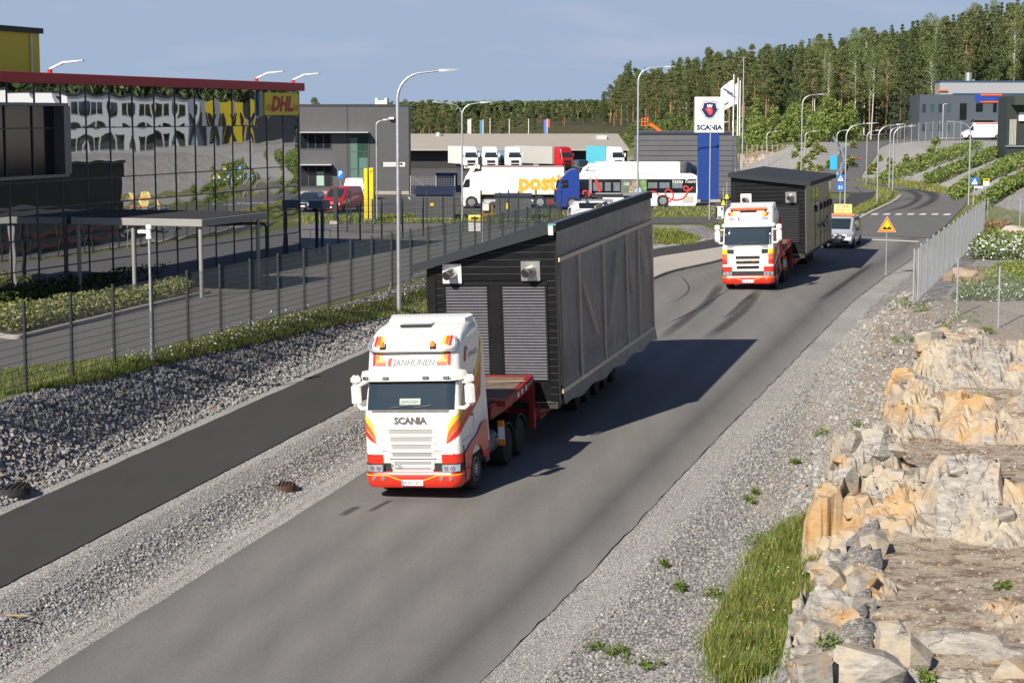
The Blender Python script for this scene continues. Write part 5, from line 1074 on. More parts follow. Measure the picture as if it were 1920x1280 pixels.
        for y, z in ((6.3, 2.35), (8.3, 2.3), (9.9, 2.4), (11.5, 2.5)):
            g = MB(); pp = rng.normal(0, 1, (26, 3)) * (.05, .35, .14) + (W + .14, y0 + y, z)
            V = pp[:24].reshape(-1, 3); g.add([tuple(q) for q in V], [(3 * k, 3 * k + 1, 3 * k + 2) for k in range(8)]); g.build('loose_plastic', mat('blue_plastic', (.30, .42, .58), .2, var=.2), t)
        for y in (4.9, 7.6, 9.6, 11.3): g = MB(); g.box((W + .06, y0 + y, 1.9), (.02, .12, .1)); g.build('hinge', M_BLACK, t)
    return t
module(LA, (RA[0], RA[1], RA[2] - R(.5)), 'black half house wrapped in grey sheeting with battens on the leading trailer', 5.0, 6.0, 7.6, 21.4, True)
module(LB, (RB[0], RB[1], RB[2] - R(.4)), 'black half house with bronze metal side on the second trailer', 5.2, 4.72, 7.6, 21.0, False)
# ---------------------------------------------------------------- placing things at a known distance
def AX(px, Y): return (px - 960) / FPX * (Y * math.cos(PITCH) + 7 * math.sin(PITCH))
def AZ(py, Y):
    a = (py - 640) / FPX; return CAMH - Y * (math.sin(PITCH) + a * math.cos(PITCH)) / (math.cos(PITCH) - a * math.sin(PITCH))
class Face:
    """a vertical face across the view at distance Y; turns photograph outlines into metres on it"""
    def __init__(s, Y, ox, oz): s.Y, s.ox, s.oz = Y, ox, oz
    def p(s, px, py): return AX(px, s.Y) - s.ox, AZ(py, s.Y) - s.oz
    def box(s, mb, x0, x1, y0, y1, d0, d1, mi=0, b=0.):
        a, t = s.p(x0, y0); c, u = s.p(x1, y1); mb.box(((a + c) / 2, (d0 + d1) / 2, (t + u) / 2), (abs(c - a), d1 - d0, abs(t - u)), mi, b=b); return mb
    def prism(s, mb, pts, d0, d1, mi=0): return mb.yprism([s.p(*q) for q in pts], d0, d1, mi)
def fthing(name, px, Y, label, cat, group=None, z=None):
    x = AX(px, Y); z = HZ(x, Y) if z is None else z
    return thing(name, (x, Y, z), label, cat, group=group), Face(Y, x, z)
M_GREYW = mat('grey_wall', (.088, .090, .096), .5, .25, var=.05, scale=2)
M_GWIN = mat('green_glass', (.035, .075, .065), .05, 0, var=.5, scale=.35, spec=.9)
M_PLIN = mat('plinth', (.36, .33, .28), .85, var=.1)
M_WTRIM = mat('pale_trim', (.55, .56, .57), .45, .3, var=.04)
# grey workshop with windows
t, F = fthing('workshop_building', 664, 177, 'dark grey metal clad building with green tinted windows behind the parking', 'building', z=2.2)
g = MB(); a, z1 = F.p(500, 198); b, _ = F.p(767, 198); g.zprism([(a, 0), (b, 0), (b - 1.2, 26), (a, 26)], 0, z1); g.build('wall', M_GREYW, t)
g = MB(); F.box(g, 500, 767.6, 195.5, 199, -.08, 1.0); F.box(g, 651.5, 653.5, 199, 356, -.03, 0); F.box(g, 564, 693, 247.5, 249, -1.3, 0, 1); F.box(g, 564, 624, 308, 309.5, -1.3, 0, 1); g.build('trim', [mat('trim_dark', (.05, .052, .06), .5, .3), M_WTRIM], t)
g = MB(); F.box(g, 500, 767, 358.5, 366, -.06, 0); g.build('plinth', M_PLIN, t)
for x0, x1, y0, y1, nx, nz in ((564, 622, 251, 279, 4, 1), (657, 692, 252, 349, 1, 3), (564, 623, 311, 350, 4, 1)):
    g = MB(); F.box(g, x0, x1, y0, y1, -.03, .0); wn = g.build('window', M_GWIN if nz > 1 else M_GLASSD, t); g = MB()
    for k in range(nx + 1): x = x0 + (x1 - x0) * k / nx; F.box(g, x - .6, x + .6, y0, y1, -.07, -.03)
    for k in range(nz + 1): y = y0 + (y1 - y0) * k / nz; F.box(g, x0, x1, y - .6, y + .6, -.068, -.03)
    g.build('frame', M_GREYW, wn)
for x0, x1, y0, y1, m_ in ((594, 608, 322, 348, mat('mint', (.32, .45, .38), .5, var=.05)), (658, 671, 258, 348, mat('mint_dark', (.10, .17, .15), .3, var=.1)), (674, 690, 296, 348, mat('mint_dark', (0, 0, 0)))): g = MB(); F.box(g, x0, x1, y0, y1, -.05, -.03, 0); g.build('window_blind', m_, t)
g = MB(); F.box(g, 730, 740, 220, 224, -.4, 0); g.build('wall_lamp', M_WPLAST, t)
g = MB(); F.box(g, 719, 760, 304.5, 312.5, -.08, 0); s = g.build('sign_panel', M_WPLAST, t); g = MB(); put_text(g, 'RASKASKALUSTO', lambda a, b: (F.p(735, 308)[0] + a, -.085, F.p(735, 308)[1] + b), .26); x, z = F.p(753, 308.5); g.add([(x - .25, -.085, z + .1), (x + .1, -.085, z + .16), (x + .1, -.085, z - .16)], [(0, 1, 2)]); g.build('lettering', M_TXK, s)
g = MB(); a, z0 = F.p(696, 196); b, z1 = F.p(719, 188); g.yprism([(a, z0), (b, z0), (b, z1 + .25), (b - .2, z1 + .25), (b - .3, z1), (a + .3, z1), (a + .2, z1 + .25), (a, z1 + .25)], 6, 9); g.build('roof_unit', M_WPLAST, t)
t, F = fthing('parking_sign', 638.5, 173, 'blue parking sign on a post before the grey building', 'road sign', z=2.2)
g = MB(); F.box(g, 632.5, 644, 319.5, 335, 0, .04, 0, .01); g.build('sign_panel', M_BLUE, t); g = MB(); g.cyl((0, .06, -.05), (0, .06, F.p(0, 322)[1]), .03, n=8); g.build('post', M_STEEL, t)
g = MB(); x, z = F.p(638.3, 325.5); put_text(g, 'P', lambda a, b: (x + a, -.005, z + b), .62, bold=.03); g.build('lettering', M_WPAINT, t)
# yellow pylon
t, F = fthing('yellow_pylon', 691, G(691, 414).y, 'tall yellow sign pylon with dark vertical slot in front of the grey building', 'pylon sign')
g = MB(); F.box(g, 683, 690, 316, 412, 0, .45, 0, .02); F.box(g, 692.5, 700.5, 315, 412, 0, .5, 0, .02); F.box(g, 689.5, 693, 317, 411, .1, .4, 1); F.box(g, 681, 702, 411, 415, -.1, .6, 2); g.build('body', [M_YEL, M_TXK, M_CONC], t)
g = MB(); x, z = F.p(696.5, 321.5); put_text(g, '25', lambda a, b: (x + a, -.004, z + b), .18, bold=.02); g.build('lettering', M_TXK, t)
# gate post
t, F = fthing('gate_post', 629, G(626, 420).y, 'thick dark gate post on a concrete block by the yard fence', 'gate post'); g = MB(); F.box(g, 625, 634, 351, 418, 0, .28, 0, .01); g.build('post', M_DKST, t); g = MB(); F.box(g, 618, 634, 414, 421, -.1, .4, 0, .02); g.build('block', M_CONC, t)
# sheds and cabinets
M_SHED = mat('shed_grey', (.085, .09, .098), .5, .2, var=.06); M_SHEDR = mat('shed_roof', (.025, .035, .07), .5, .3, var=.05)
for x0, x1, xs, y0, y1, lb, rf in ((780, 851, 865, 364, 411, 'grey utility shed with pitched dark blue roof behind the fence', 1), (929, 996, 1005, 369, 412, 'grey utility shed with flat roof and ribbed doors in front of the white lorry', 0)):
    t, F = fthing('utility_shed', (x0 + x1) / 2, G((x0 + x1) / 2, y1).y, lb, 'utility shed'); dp = 3.0
    g = MB(); F.box(g, x0, x1, y0, y1, 0, dp); g.build('wall', M_SHED, t); a, z0 = F.p(x0 - 2, y0); b, _ = F.p(x1 + 2, y0); g = MB()
    if rf: g.xprism([(-.15, z0 - .05), (dp + .15, z0 - .05), (dp * .5, z0 + .5)], a, b)
    else: g.box(((a + b) / 2, dp / 2, z0 + .06), (b - a, dp + .2, .14))
    g.build('roof', M_SHEDR, t); g = MB()
    for k in range(14): x = F.p(x0, 0)[0] + (F.p(x1, 0)[0] - F.p(x0, 0)[0]) * (k + .5) / 14; g.box((x, -.012, (z0) / 2), (.03, .024, z0 - .15))
    g.build('cladding_rib', M_SHED, t); g = MB(); xw = x0 + 27 if rf else x0 + 20; F.box(g, xw, xw + 6, 381, 386 if rf else 392, -.06, -.03); g.build('warning_plate', M_YEL, t); g = MB(); F.box(g, x0 - 1, x1 + 1, y1 - 2, y1 + 1, -.1, .1); g.build('footing', M_CONC, t)
t, F = fthing('cable_cabinet', 915, G(915, 411).y, 'ochre wooden cable cabinet with a white meter box', 'cabinet'); g = MB(); F.box(g, 904, 925, 385, 411, 0, .7, 0, .01); g.build('body', mat('ochre', (.17, .11, .03), .7, var=.15), t); g = MB(); F.box(g, 905, 917, 381, 395, -.2, 0, 0, .01); F.box(g, 909, 920, 378, 380, -.15, .1); g.build('meter_box', M_WPLAST, t)
# ---------------------------------------------------------------- road vehicles in profile
def ywheel(par, x, y0, z, r, wd=.3, rim=M_RIM):
    g = MB(); g.lathe([(0, r * .6), (.02, r * .95), (.06, r), (wd, r), (wd, .02)], (x, y0, z), 'y', 24); w_ = g.build('wheel', M_RUB, par, 40); g = MB(); g.lathe([(.0, r * .58), (.05, r * .5), (.02, r * .25), (-.02, r * .2), (-.02, .01)], (x, y0 - .002, z), 'y', 20); g.build('rim', rim, w_, 40)
M_LWHITE = mat('lorry_white', (.80, .78, .70), .4, var=.03); M_BOXW = mat('box_white', (.78, .79, .80), .4, var=.03); M_LBLUE = mat('lorry_blue', (.015, .045, .26), .3, var=.04, coat=.5)
# white box lorry with orange lettering
Yp = 149.4; t, F = fthing('box_lorry', 960, Yp, 'white box lorry with orange lettering on its side in the yard', 'truck', z=2.2)
g = MB(); F.prism(g, [(866, 386), (864.5, 374), (866, 352), (873, 331), (880, 326), (903, 322), (903, 381), (897, 381), (894, 372), (884, 369), (875, 373), (873, 386)], 0, 2.4); cb = g.build('cab', M_LWHITE, t, 20)
g = MB(); F.prism(g, [(867.5, 351), (873, 337), (881, 335.5), (881, 350), (876, 352)], -.012, .0); g.build('side_window', M_GLASSD, cb)
g = MB(); F.prism(g, [(875, 329), (884, 313), (890, 309.5), (894, 311), (889, 320), (880, 328)], .1, .25); F.prism(g, [(893, 316), (896, 309), (899, 312), (898, 318)], 1.6, 1.8); g.build('raised_flap', M_LWHITE, cb)
g = MB(); F.box(g, 903, 1057.5, 312.5, 365, 0, 2.45, 0, .03); bx = g.build('cargo_box', M_LWHITE, t); g = MB()
for x in (903.5, 926, 953.5, 978, 1003, 1030, 1057): F.box(g, x - .35, x + .35, 313, 365, -.015, .0)
F.box(g, 903, 1057.5, 312, 313.4, -.02, 0, 1); F.box(g, 903, 1057.5, 363.4, 365, -.02, 0); g.build('panel_seam', [mat('seam', (.42, .40, .35), .5, var=0), mat('seam_red', (.3, .08, .08), .5)], bx)
g = MB(); x, z = F.p(1012, 341); put_text(g, 'posti', lambda a, b: (x + a, -.02, z + b), 1.72, bold=.045, sx=.98); g.build('lettering', mat('letter_orange', (.82, .36, .03), .5, var=.1), bx)
g = MB(); F.box(g, 890, 1055, 367, 374, .3, 2.1); F.box(g, 905, 1000, 374, 378, .05, .15, 1); F.box(g, 905, 907, 374, 384, .05, .15, 1); g.build('chassis', [M_CHAS, M_WTRIM], t); g = MB(); F.box(g, 1027, 1035, 375, 386, -.02, .3); g.build('side_box', M_TRED, t)
for x in (884, 1012.6): ywheel(t, F.p(x, 0)[0], -.02, .5, .5)
for x in (1005,): pass
# blue tractor chassis lorry
Yb = 147.5; t, F = fthing('blue_lorry', 1065, Yb, 'dark blue lorry with a bare chassis parked before the bus', 'truck', z=2.2)
g = MB(); F.prism(g, [(1043, 388), (1042, 366), (1046, 345), (1050, 337), (1062, 324), (1070, 318.5), (1079, 317.5), (1086, 322), (1087, 366), (1085, 374), (1079, 370), (1071, 371), (1064, 378), (1062, 388)], 0, 2.4); cb = g.build('cab', M_LBLUE, t, 20)
g = MB(); F.prism(g, [(1050, 353), (1053, 339), (1065, 337), (1066, 352)], -.012, 0); g.build('side_window', M_GLASSD, cb); g = MB(); F.prism(g, [(1041.5, 352), (1044, 340), (1047, 336), (1047, 350)], .2, 2.2); g.build('windscreen', M_GLASSD, cb)
g = MB()
for k in range(5): F.box(g, 1039.5, 1042.5, 357 + k * 5, 360 + k * 5, .2, 2.2)
g.build('bumper_grille', M_BLACK, cb); g = MB(); F.box(g, 1083, 1212, 365, 371, .5, 1.9); F.box(g, 1090, 1150, 374, 380, .1, .5, 1); F.box(g, 1168, 1206, 363, 367, 0, 2.3, 2); g.build('chassis', [M_CHAS, M_LAMPG, M_LAMPG], t)
for x in (1073, 1177, 1196): ywheel(t, F.p(x, 0)[0], -.02, .5, .5)
g = MB(); P = [(1117, 336), (1121, 346), (1125, 358), (1124.5, 360)]; g.tube([(F.p(*q)[0], .4, F.p(*q)[1]) for q in P], .12, 8); P = [(1094, 365), (1093, 360), (1099, 358.5), (1105, 362), (1106, 368)]; g.tube([(F.p(*q)[0], .4, F.p(*q)[1]) for q in P], .1, 8); g.build('crane_arm', mat('arm_red', (.65, .05, .05), .4, var=0), t)
g = MB(); F.box(g, 1105, 1110, 338, 366, .6, 1.2); F.box(g, 1106, 1109, 333, 339, .7, 1.0, 1); g.build('crane_post', [M_LAMPG, M_STEEL], t)
# bus
Yu = 152; t, F = fthing('city_bus', 1200, Yu, 'white city bus with black window band and red ribbon pattern', 'bus', z=2.2)
g = MB(); F.prism(g, [(1078, 386), (1078, 340), (1080, 330), (1086, 327), (1300, 326.5), (1306, 330), (1307.5, 360), (1306, 381), (1303, 386)], 0, 2.5); bd = g.build('body', M_BOXW, t, 20)
g = MB(); F.box(g, 1083, 1305, 336, 362, -.012, 0.05); wb = g.build('window_band', M_GLASSD, bd); g = MB()
for x0, x1 in ((1112, 1129), (1134, 1145), (1150, 1162), (1215, 1232), (1236, 1255), (1260, 1279)): F.box(g, x0, x1, 342, 358 if x0 < 1200 else 353, -.02, -.012)
g.build('window_pane', mat('pane_grey', (.16, .18, .20), .08, var=.3, scale=2), wb)
g = MB(); F.box(g, 1164, 1212, 337, 366, -.022, 0); ad = g.build('side_picture', mat('picture_green', (.12, .16, .12), .4, var=.5, scale=1.5), bd); g = MB()
for px, py, r, mi in ((1190, 345, .24, 0), (1184, 353, .22, 0), (1183, 361, .2, 1), (1196, 358, .28, 2), (1206, 343, .24, 3), (1208, 352, .2, 3)): x, z = F.p(px, py); g.cyl((x, -.022, z), (x, -.028, z), r, n=18, mi=mi)
g.build('picture_patch', [mat('skin_tone', (.35, .24, .19), .6, var=.2), mat('patch_yellow', (.5, .42, .15), .6, var=.2), mat('patch_blue', (.35, .45, .6), .6, var=.2), mat('patch_leaf', (.16, .3, .08), .6, var=.4)], ad)
g = MB(); x, z = F.p(1174, 345); put_text(g, '108', lambda a, b: (x + a, -.026, z + b), .34); x2, z2 = F.p(1281, 340); put_text(g, 'Vekka Tours', lambda a, b: (x2 + a, -.022, z2 + b), .37, shear=.35, bold=.01); g.build('lettering', M_WPAINT, bd)
for P in ([(1216, 362), (1222, 359.5), (1230, 361), (1236, 368)], [(1254, 379), (1262, 368), (1258, 358), (1250, 356), (1247, 363), (1252, 370), (1264, 375), (1280, 372), (1288, 362), (1290, 352), (1284, 349), (1282, 355), (1290, 358), (1299, 351)]):
    g = MB(); Q = spl(P, 40); g.tube([(F.p(*q)[0], -.03, F.p(*q)[1]) for q in Q], .055, 6); g.build('ribbon_pattern', mat('ribbon_red', (.72, .05, .05), .5, var=0), bd)
g = MB(); F.box(g, 1280, 1299, 367, 380, -.03, 0); g.build('vent_panel', mat('vent_beige', (.45, .42, .36), .6, var=.1), bd); g = MB(); F.prism(g, [(1088, 327), (1092, 322), (1130, 321.5), (1170, 322), (1176, 327)], .4, 2.1); g.build('roof_unit', M_BOXW, t)
for x in (1243, 1120): ywheel(t, F.p(x, 0)[0], -.02, .5, .5)
g = MB(); F.box(g, 1232.5, 1253.5, 369, 386.5, -.008, .03); g.build('wheel_housing', M_BLACK, bd)
# white trailer behind the bus, raised cab, tilted cab
Yt = 166; t, F = fthing('refrigerated_trailer', 1197, Yt, 'long plain white refrigerated trailer standing behind the bus', 'trailer', z=2.2)
g = MB(); F.box(g, 1118, 1275, 304, 356, 0, 2.5, 0, .03); F.box(g, 1103, 1118, 307, 320, .3, 2.2, 0, .05); g.build('cargo_box', M_BOXW, t); g = MB(); F.prism(g, [(1086, 328), (1094, 314), (1102, 309), (1104, 312), (1096, 320), (1089, 328)], .2, .4); F.prism(g, [(1100, 318), (1116, 316), (1116, 322), (1098, 322)], .5, 2); g.build('raised_flap', M_BOXW, t); g = MB(); F.box(g, 1120, 1270, 356, 362, .5, 2.0); g.build('chassis', M_CHAS, t)
for x in (1240, 1256): ywheel(t, F.p(x, 0)[0], 0, .5, .5)
t, F = fthing('tilted_cab', 1298, 168, 'dark blue lorry cab tilted forward between bus and pylon', 'truck', z=2.2); g = MB(); F.prism(g, [(1284, 330), (1288, 306), (1291, 304), (1306, 314), (1312, 316), (1312, 340), (1286, 340)], 0, 2.2); g.build('cab', mat('cab_navy', (.012, .02, .045), .3, var=.1, coat=.4), t); g = MB(); F.prism(g, [(1295, 325), (1297, 315), (1306, 319), (1305, 326)], -.02, 0); g.build('side_window', M_GLASSD, t); g = MB(); F.box(g, 1284, 1312, 340, 380, .3, 2); g.build('chassis', M_CHAS, t)
# ---------------------------------------------------------------- cars and vans
VST = dict(van=[(0, .66, .60, .80, .66), (.06, .86, .72, .87, .72), (.95, 1.13, .97, .94, .78), (1.72, 1.80, 1.10, .955, .76), (2.05, 1.90, 1.12, .955, .74), (4.55, 1.90, 1.12, .94, .74), (4.74, 1.15, 1.0, .92, .78)],
           estate=[(0, .60, .55, .72, .62), (.08, .74, .66, .82, .66), (1.1, .94, .86, .86, .66), (1.85, 1.36, .92, .87, .60), (2.3, 1.43, .93, .87, .58), (4.1, 1.42, .93, .86, .58), (4.5, .98, .92, .84, .62), (4.56, .55, .5, .8, .6)],
           high=[(0, .70, .62, .82, .7), (.08, 1.05, .85, .94, .78), (.75, 1.36, 1.15, 1.0, .82), (1.5, 2.28, 1.35, 1.02, .80), (1.85, 2.48, 1.36, 1.02, .80), (5.7, 2.48, 1.36, 1.02, .82), (5.92, 2.30, 1.36, 1.0, .82)])
def car(loc, rz, label, kind, color, cat, group=None, side_glass=((3, 4), (4, 5)), lower=None, ws=2):
    t = thing(cat.replace(' ', '_'), loc, label, cat, rz=rz, group=group); S = VST[kind]; g = MB(); rings = []
    for y, zt, zb, w, wt in S:
        z0 = .30; h = [(-w * .96, z0), (-w, z0 + .22), (-w, zb), (-wt, zt - .07), (-wt + .13, zt), (wt - .13, zt), (wt, zt - .07), (w, zb), (w, z0 + .22), (w * .96, z0)]; rings.append([(x, y, z) for x, z in h])
    g.loft(rings, 0); b = g.build('body', mat('car_' + label[:8], color, .28, .3 if color[0] < .6 else 0., var=.02, coat=.7), t, 30)
    def quad(nm, A, B, i, j, ins=.1, off=.012, m=M_GLASSD, par=b):
        q = [Vector(rings[A][i]), Vector(rings[A][j]), Vector(rings[B][j]), Vector(rings[B][i])]; c = sum(q, Vector()) / 4; nn_ = (q[1] - q[0]).cross(q[2] - q[1]).normalized(); nn_ *= 1 if nn_.dot(c - Vector((0, 2.4, .9))) > 0 else -1
        g = MB(); g.add([c + (p - c) * (1 - ins) + nn_ * off for p in q], [(0, 1, 2, 3)]); g.build(nm, m, par)
    g = MB(); A, B = rings[ws], rings[ws + 1]; V = []
    for R_ in (A, B): V += [Vector(R_[k]) + Vector((0, -.012, .012)) for k in (3, 4, 5, 6)]
    c = sum(V, Vector()) / 8; g.add([c + (p - c) * .93 for p in V], [(0, 1, 5, 4), (1, 2, 6, 5), (2, 3, 7, 6)]); g.build('windscreen', M_SHLD, b)
    for a_, b_ in side_glass: quad('side_window', a_, b_, 2, 3); quad('side_window', a_, b_, 7, 6)
    quad('rear_window', len(S) - 2, len(S) - 1, 4, 5, .12) if kind == 'estate' else None
    L_ = S[-1][0]; r = .33 if kind != 'high' else .36
    for sg in (-1, 1):
        for y in (.9, L_ - 1.0): wheel(t, sg * (S[3][3] - .1), y, r, .22, sg, n=18)
        x0, z_ = sg * S[1][3] * .78, S[1][1] - .07; g = MB(); g.box((x0, S[1][0] + .03, z_), (.30, .14, .17), 0, b=.04); g.build('headlight', M_LENS, b)
        g = MB(); g.box((sg * (S[3][3] + .12), 1.25 if kind != 'estate' else 1.6, S[3][2] + .08), (.22, .12, .2), 0, b=.05); g.build('mirror', M_BLACK, b)
        g = MB(); g.box((sg * (S[-1][3] - .06), L_ - .03, S[-1][2] - .12), (.12, .1, .25)); g.build('tail_light', M_TXR, b)
    g = MB(); g.box((0, .03, .42), (1.5, .12, .2), 0, b=.03); g.box((0, -.005, .62), (.8, .1, .12)); g.build('bumper', lower or M_BLACK, t); g = MB(); g.box((0, -.05, .46), (.5, .02, .11)); g.build('number_plate', M_WPLAST, b)
    return t
p = G(1569, 466.5); vt = car(p, -PSI - R(3), 'silver escort van with a yellow warning board on its roof', 'van', (.46, .50, .55), 'van', side_glass=((3, 4), (4, 5)))
g = MB(); g.box((0, 2.15, 1.99), (1.62, .36, .13), 0, b=.04); g.box((0, 2.15, 1.96), (1.3, .2, .1), 1); g.build('light_bar', [mat('bar_orange', (.70, .24, .10), .3, var=.3, scale=6), M_BOXW], vt)
g = MB(); g.box((0, 2.45, 2.36), (1.12, .06, .56), 0, b=.01); bb = g.build('warning_board', mat('board_yellow', (.78, .66, .22), .5, var=.03), vt); g = MB(); put_text(g, 'LEVEÄ', lambda a, b: (a, 2.415, 2.50 + b), .25, bold=.012, sx=1.1); put_text(g, 'KULJETUS', lambda a, b: (a, 2.415, 2.24 + b), .23, bold=.012, sx=.88); g.build('lettering', M_TXT, bb)
g = MB(); g.tube([(-.72, -.12, .32), (-.72, -.14, .5), (.72, -.14, .5), (.72, -.12, .32)], .035, 7); g.tube([(-.42, -.13, .5), (-.36, -.1, .82), (0, -.06, .92), (.36, -.1, .82), (.42, -.13, .5)], .03, 7); g.build('bull_bar', M_CHR, vt, 40)
for x in (-.2, .2): g = MB(); g.cyl((x, -.10, .70), (x, -.15, .70), .10, n=14); g.build('spot_lamp', M_LENS, vt, 40)
g = MB(); g.box((0, .0, .74), (1.0, .05, .16)); g.build('grille', M_BLACK, vt); g = MB()
for k in range(18): q = Vector((.45, 1.25, 1.35)) + Vector(rng.normal(0, .12, 3)); g.add([q, q + Vector(rng.normal(0, .1, 3)), q + Vector(rng.normal(0, .1, 3))], [(0, 1, 2)])
car(G(617, 400), R(-18), 'red van parked behind the dark gate post', 'van', (.50, .02, .03), 'van', side_glass=((3, 4),))
car(G(566, 398), R(-10), 'dark blue car half hidden behind the corner of the glass building', 'estate', (.03, .05, .08), 'car')
car((AX(688, 172), 168.5, 2.2), math.pi + R(-6), 'white van seen from behind beside the yellow pylon', 'van', (.80, .80, .80), 'van', side_glass=())
p = G(1105, 416); car((AX(1190, p.y), p.y + .5, p.z), R(98), 'white estate car partly hidden by the long black roof', 'estate', (.74, .75, .76), 'car')
car((AX(1100, 300), 300, float(yardz(300))), R(15), 'dark van between the red lorry and the turquoise trailer', 'van', (.03, .04, .06), 'van')
Yv = 279; tv = car((AX(1802, Yv), Yv, HZ(AX(1832, Yv), Yv)), -R(88), 'white high roof delivery van with orange roof line on the hillside', 'high', (.82, .82, .82), 'van', side_glass=((2, 3),))
g = MB(); g.box((1.03, 3.7, 2.43), (.06, 4.2, .09)); g.build('roof_stripe', mat('orange_red', (.72, .14, .04), .4, var=0), tv); g = MB(); put_text(g, 'CANTER', lambda a, b: (1.035, 4.0 + a, 1.85 + b), .3, shear=.2); g.build('lettering', mat('logo_red', (.6, .1, .08), .5, var=0), tv)
# ---------------------------------------------------------------- the far yard: hall and parked lorries facing us
Yh = 346; t, F = fthing('service_hall', 970, Yh, 'long low service hall with pale brown roof behind the parked lorries', 'building', z=float(yardz(Yh)))
g = MB(); F.box(g, 700, 1176, 281, 330, 0, 30); g.build('wall', mat('hall_dark', (.02, .021, .024), .6, var=.1), t)
g = MB(); a, z0 = F.p(690, 281); b, z1 = F.p(1178, 270); g.xprism([(-2.5, z0 - .1), (-2.5, z0 + .15), (34, z0 + 2.6), (34, z0 + 1.6)], a, b); g.build('roof', mat('roof_brown', (.36, .33, .28), .8, var=.06, scale=.4), t)
g = MB()
for x0, x1, y0 in ((690, 850, 263), (888, 930, 263), (960, 1000, 264), (1045, 1075, 264), (1128, 1148, 256), (1100, 1160, 265)): g = MB(); F.box(g, x0, x1, y0, 268, 24 if y0 > 260 else 20, 27); g.build('roof_unit', M_WTRIM, t)
g = MB(); F.box(g, 979, 1060, 284, 291, -.3, 0); sg_ = g.build('sign_panel', M_WTRIM, t); g = MB(); x, z = F.p(993, 287.5); put_text(g, 'Tech', lambda a, b: (x + a, -.33, z + b), 1.3, bold=.04); g.build('lettering', M_TXK, sg_)
g = MB(); F.box(g, 1000, 1050, 300, 318, -.2, 0); g.build('door', M_LAMPG, t)
t, F = fthing('duct', 802, 330, 'slanted metal roof duct above the service hall', 'roof duct', z=AZ(262, 376)); 
t.location.y = 374; g = MB(); g.cyl((0, 0, 0), (.4, 0, 1.3), .75, n=14); g.build('pipe', M_STEEL, t, 40)
def front_lorry(px, yb, wpx, label, color, box=None, boxlab=None, tank=False, visor=None, rz=0., boxl=7., z=None, h=1.0):
    Y = 317.; zz = float(yardz(Y)); t = thing('parked_lorry', (AX(px, Y), Y, zz), label, 'truck', rz=rz)
    c = mat('lorry_' + label[:14], color, .35, var=.03, coat=.4); g = MB(); ZB.body(g); cb = g.build('cab', c, t, 35); g = MB(); ZB.patch(g, -1.1, 1.1, 2.2, 3.05, .02, 8, 2); g.build('windscreen', M_SHLD, cb)
    g = MB()
    for z0, z1 in ((1.3, 1.75), (.75, 1.15)): ZB.patch(g, -.7, .7, z0, z1, .02, 6, 1)
    g.build('grille', M_GRD, cb); g = MB(); g.box((0, .1, .6), (2.45, .4, .45), 0, b=.08); g.build('bumper', c if color[0] > .7 else M_BLACK, t)
    for sg in (-1, 1):
        g = MB(); g.box((sg * .95, -.1, .72), (.4, .1, .2)); g.build('headlight', M_LENS, t); g = MB(); g.box((sg * 1.42, .4, 2.6), (.22, .2, .7), 0, b=.05); g.build('mirror', c, t); wheel(t, sg * 1.03, 1.4, .5, .32, sg, n=16)
    g = MB(); g.box((0, 4.5, .8), (1.0, 6, .4)); g.build('chassis', M_CHAS, t)
    if box is not None:
        g = MB(); g.box((0, 2.7 + boxl / 2, 2.55 * h), (2.55, boxl, 2.9), 0, b=.03); g.build('cargo_box', mat('cargo_' + label[:12], box, .5, var=.05), t)
    if tank: g = MB(); g.cyl((0, 2.7, 2.2), (0, 9, 2.2), 1.15, n=20); g.build('tank', mat('tank_blue', (.30, .42, .55), .2, .6, var=.1), t, 40)
    return t
front_lorry(884, 319, 28, 'white parked lorry with tall white box, leftmost of the far row', (.80, .80, .79), (.72, .68, .66), rz=R(18))
front_lorry(921, 314, 27, 'white tank lorry left of the silver tanker in the far row', (.82, .82, .82), None, tank=True, rz=R(10))
front_lorry(966, 314, 28, 'white tanker lorry with a blue steel tank in the far row', (.82, .82, .82), None, tank=True, rz=R(16))
front_lorry(1065, 316, 26, 'red parked lorry with long grey curtain trailer', (.45, .012, .02), (.42, .42, .40), rz=R(36), boxl=11)
front_lorry(1160, 303, 30, 'white lorry with a turquoise trailer at the hall end', (.82, .82, .80), (.10, .48, .62), rz=R(24))
t, F = fthing('shipping_container', 838, G(838, 353).y, 'blue grey shipping container beside the wire gate', 'container'); g = MB(); F.box(g, 817, 857, 325, 351, 0, 2.4); g.build('body', mat('container_blue', (.07, .13, .24), .5, var=.1), t); g = MB()
for k in range(26): F.box(g, 818 + k * 1.5, 818.7 + k * 1.5, 326, 350, -.04, 0)
g.build('corrugation', mat('container_blue', (0, 0, 0)), t); g = MB(); x, z = F.p(843, 331); put_text(g, 'SCANIA', lambda a, b: (x + a, -.05, z + b), .35, bold=.02); g.build('lettering', M_TXK, t)
t, F = fthing('wire_gate', 800, G(800, 366).y, 'galvanised wire gate beside the grey building corner', 'gate'); g = MB()
for x in (770, 818, 853): x_, z_ = F.p(x, 329); g.cyl((x_, 0, 0), (x_, 0, z_), .05, n=8)
g.tube([(F.p(772, 0)[0], 0, F.p(0, 330)[1]), (F.p(806, 0)[0], 0, F.p(0, 358)[1])], .03, 6); g.build('frame', M_STEEL, t); g = MB(); x0 = F.p(770, 0)[0]; x1 = F.p(853, 0)[0]; zt = F.p(0, 330)[1]
for k in range(int((x1 - x0) / .15)): g.box((x0 + .15 * k, 0, zt / 2), (.012, .012, zt))
for k in range(int(zt / .15)): g.box(((x0 + x1) / 2, 0, .15 * k), (x1 - x0, .012, .012))
g.build('wire_mesh', M_STEEL, t)
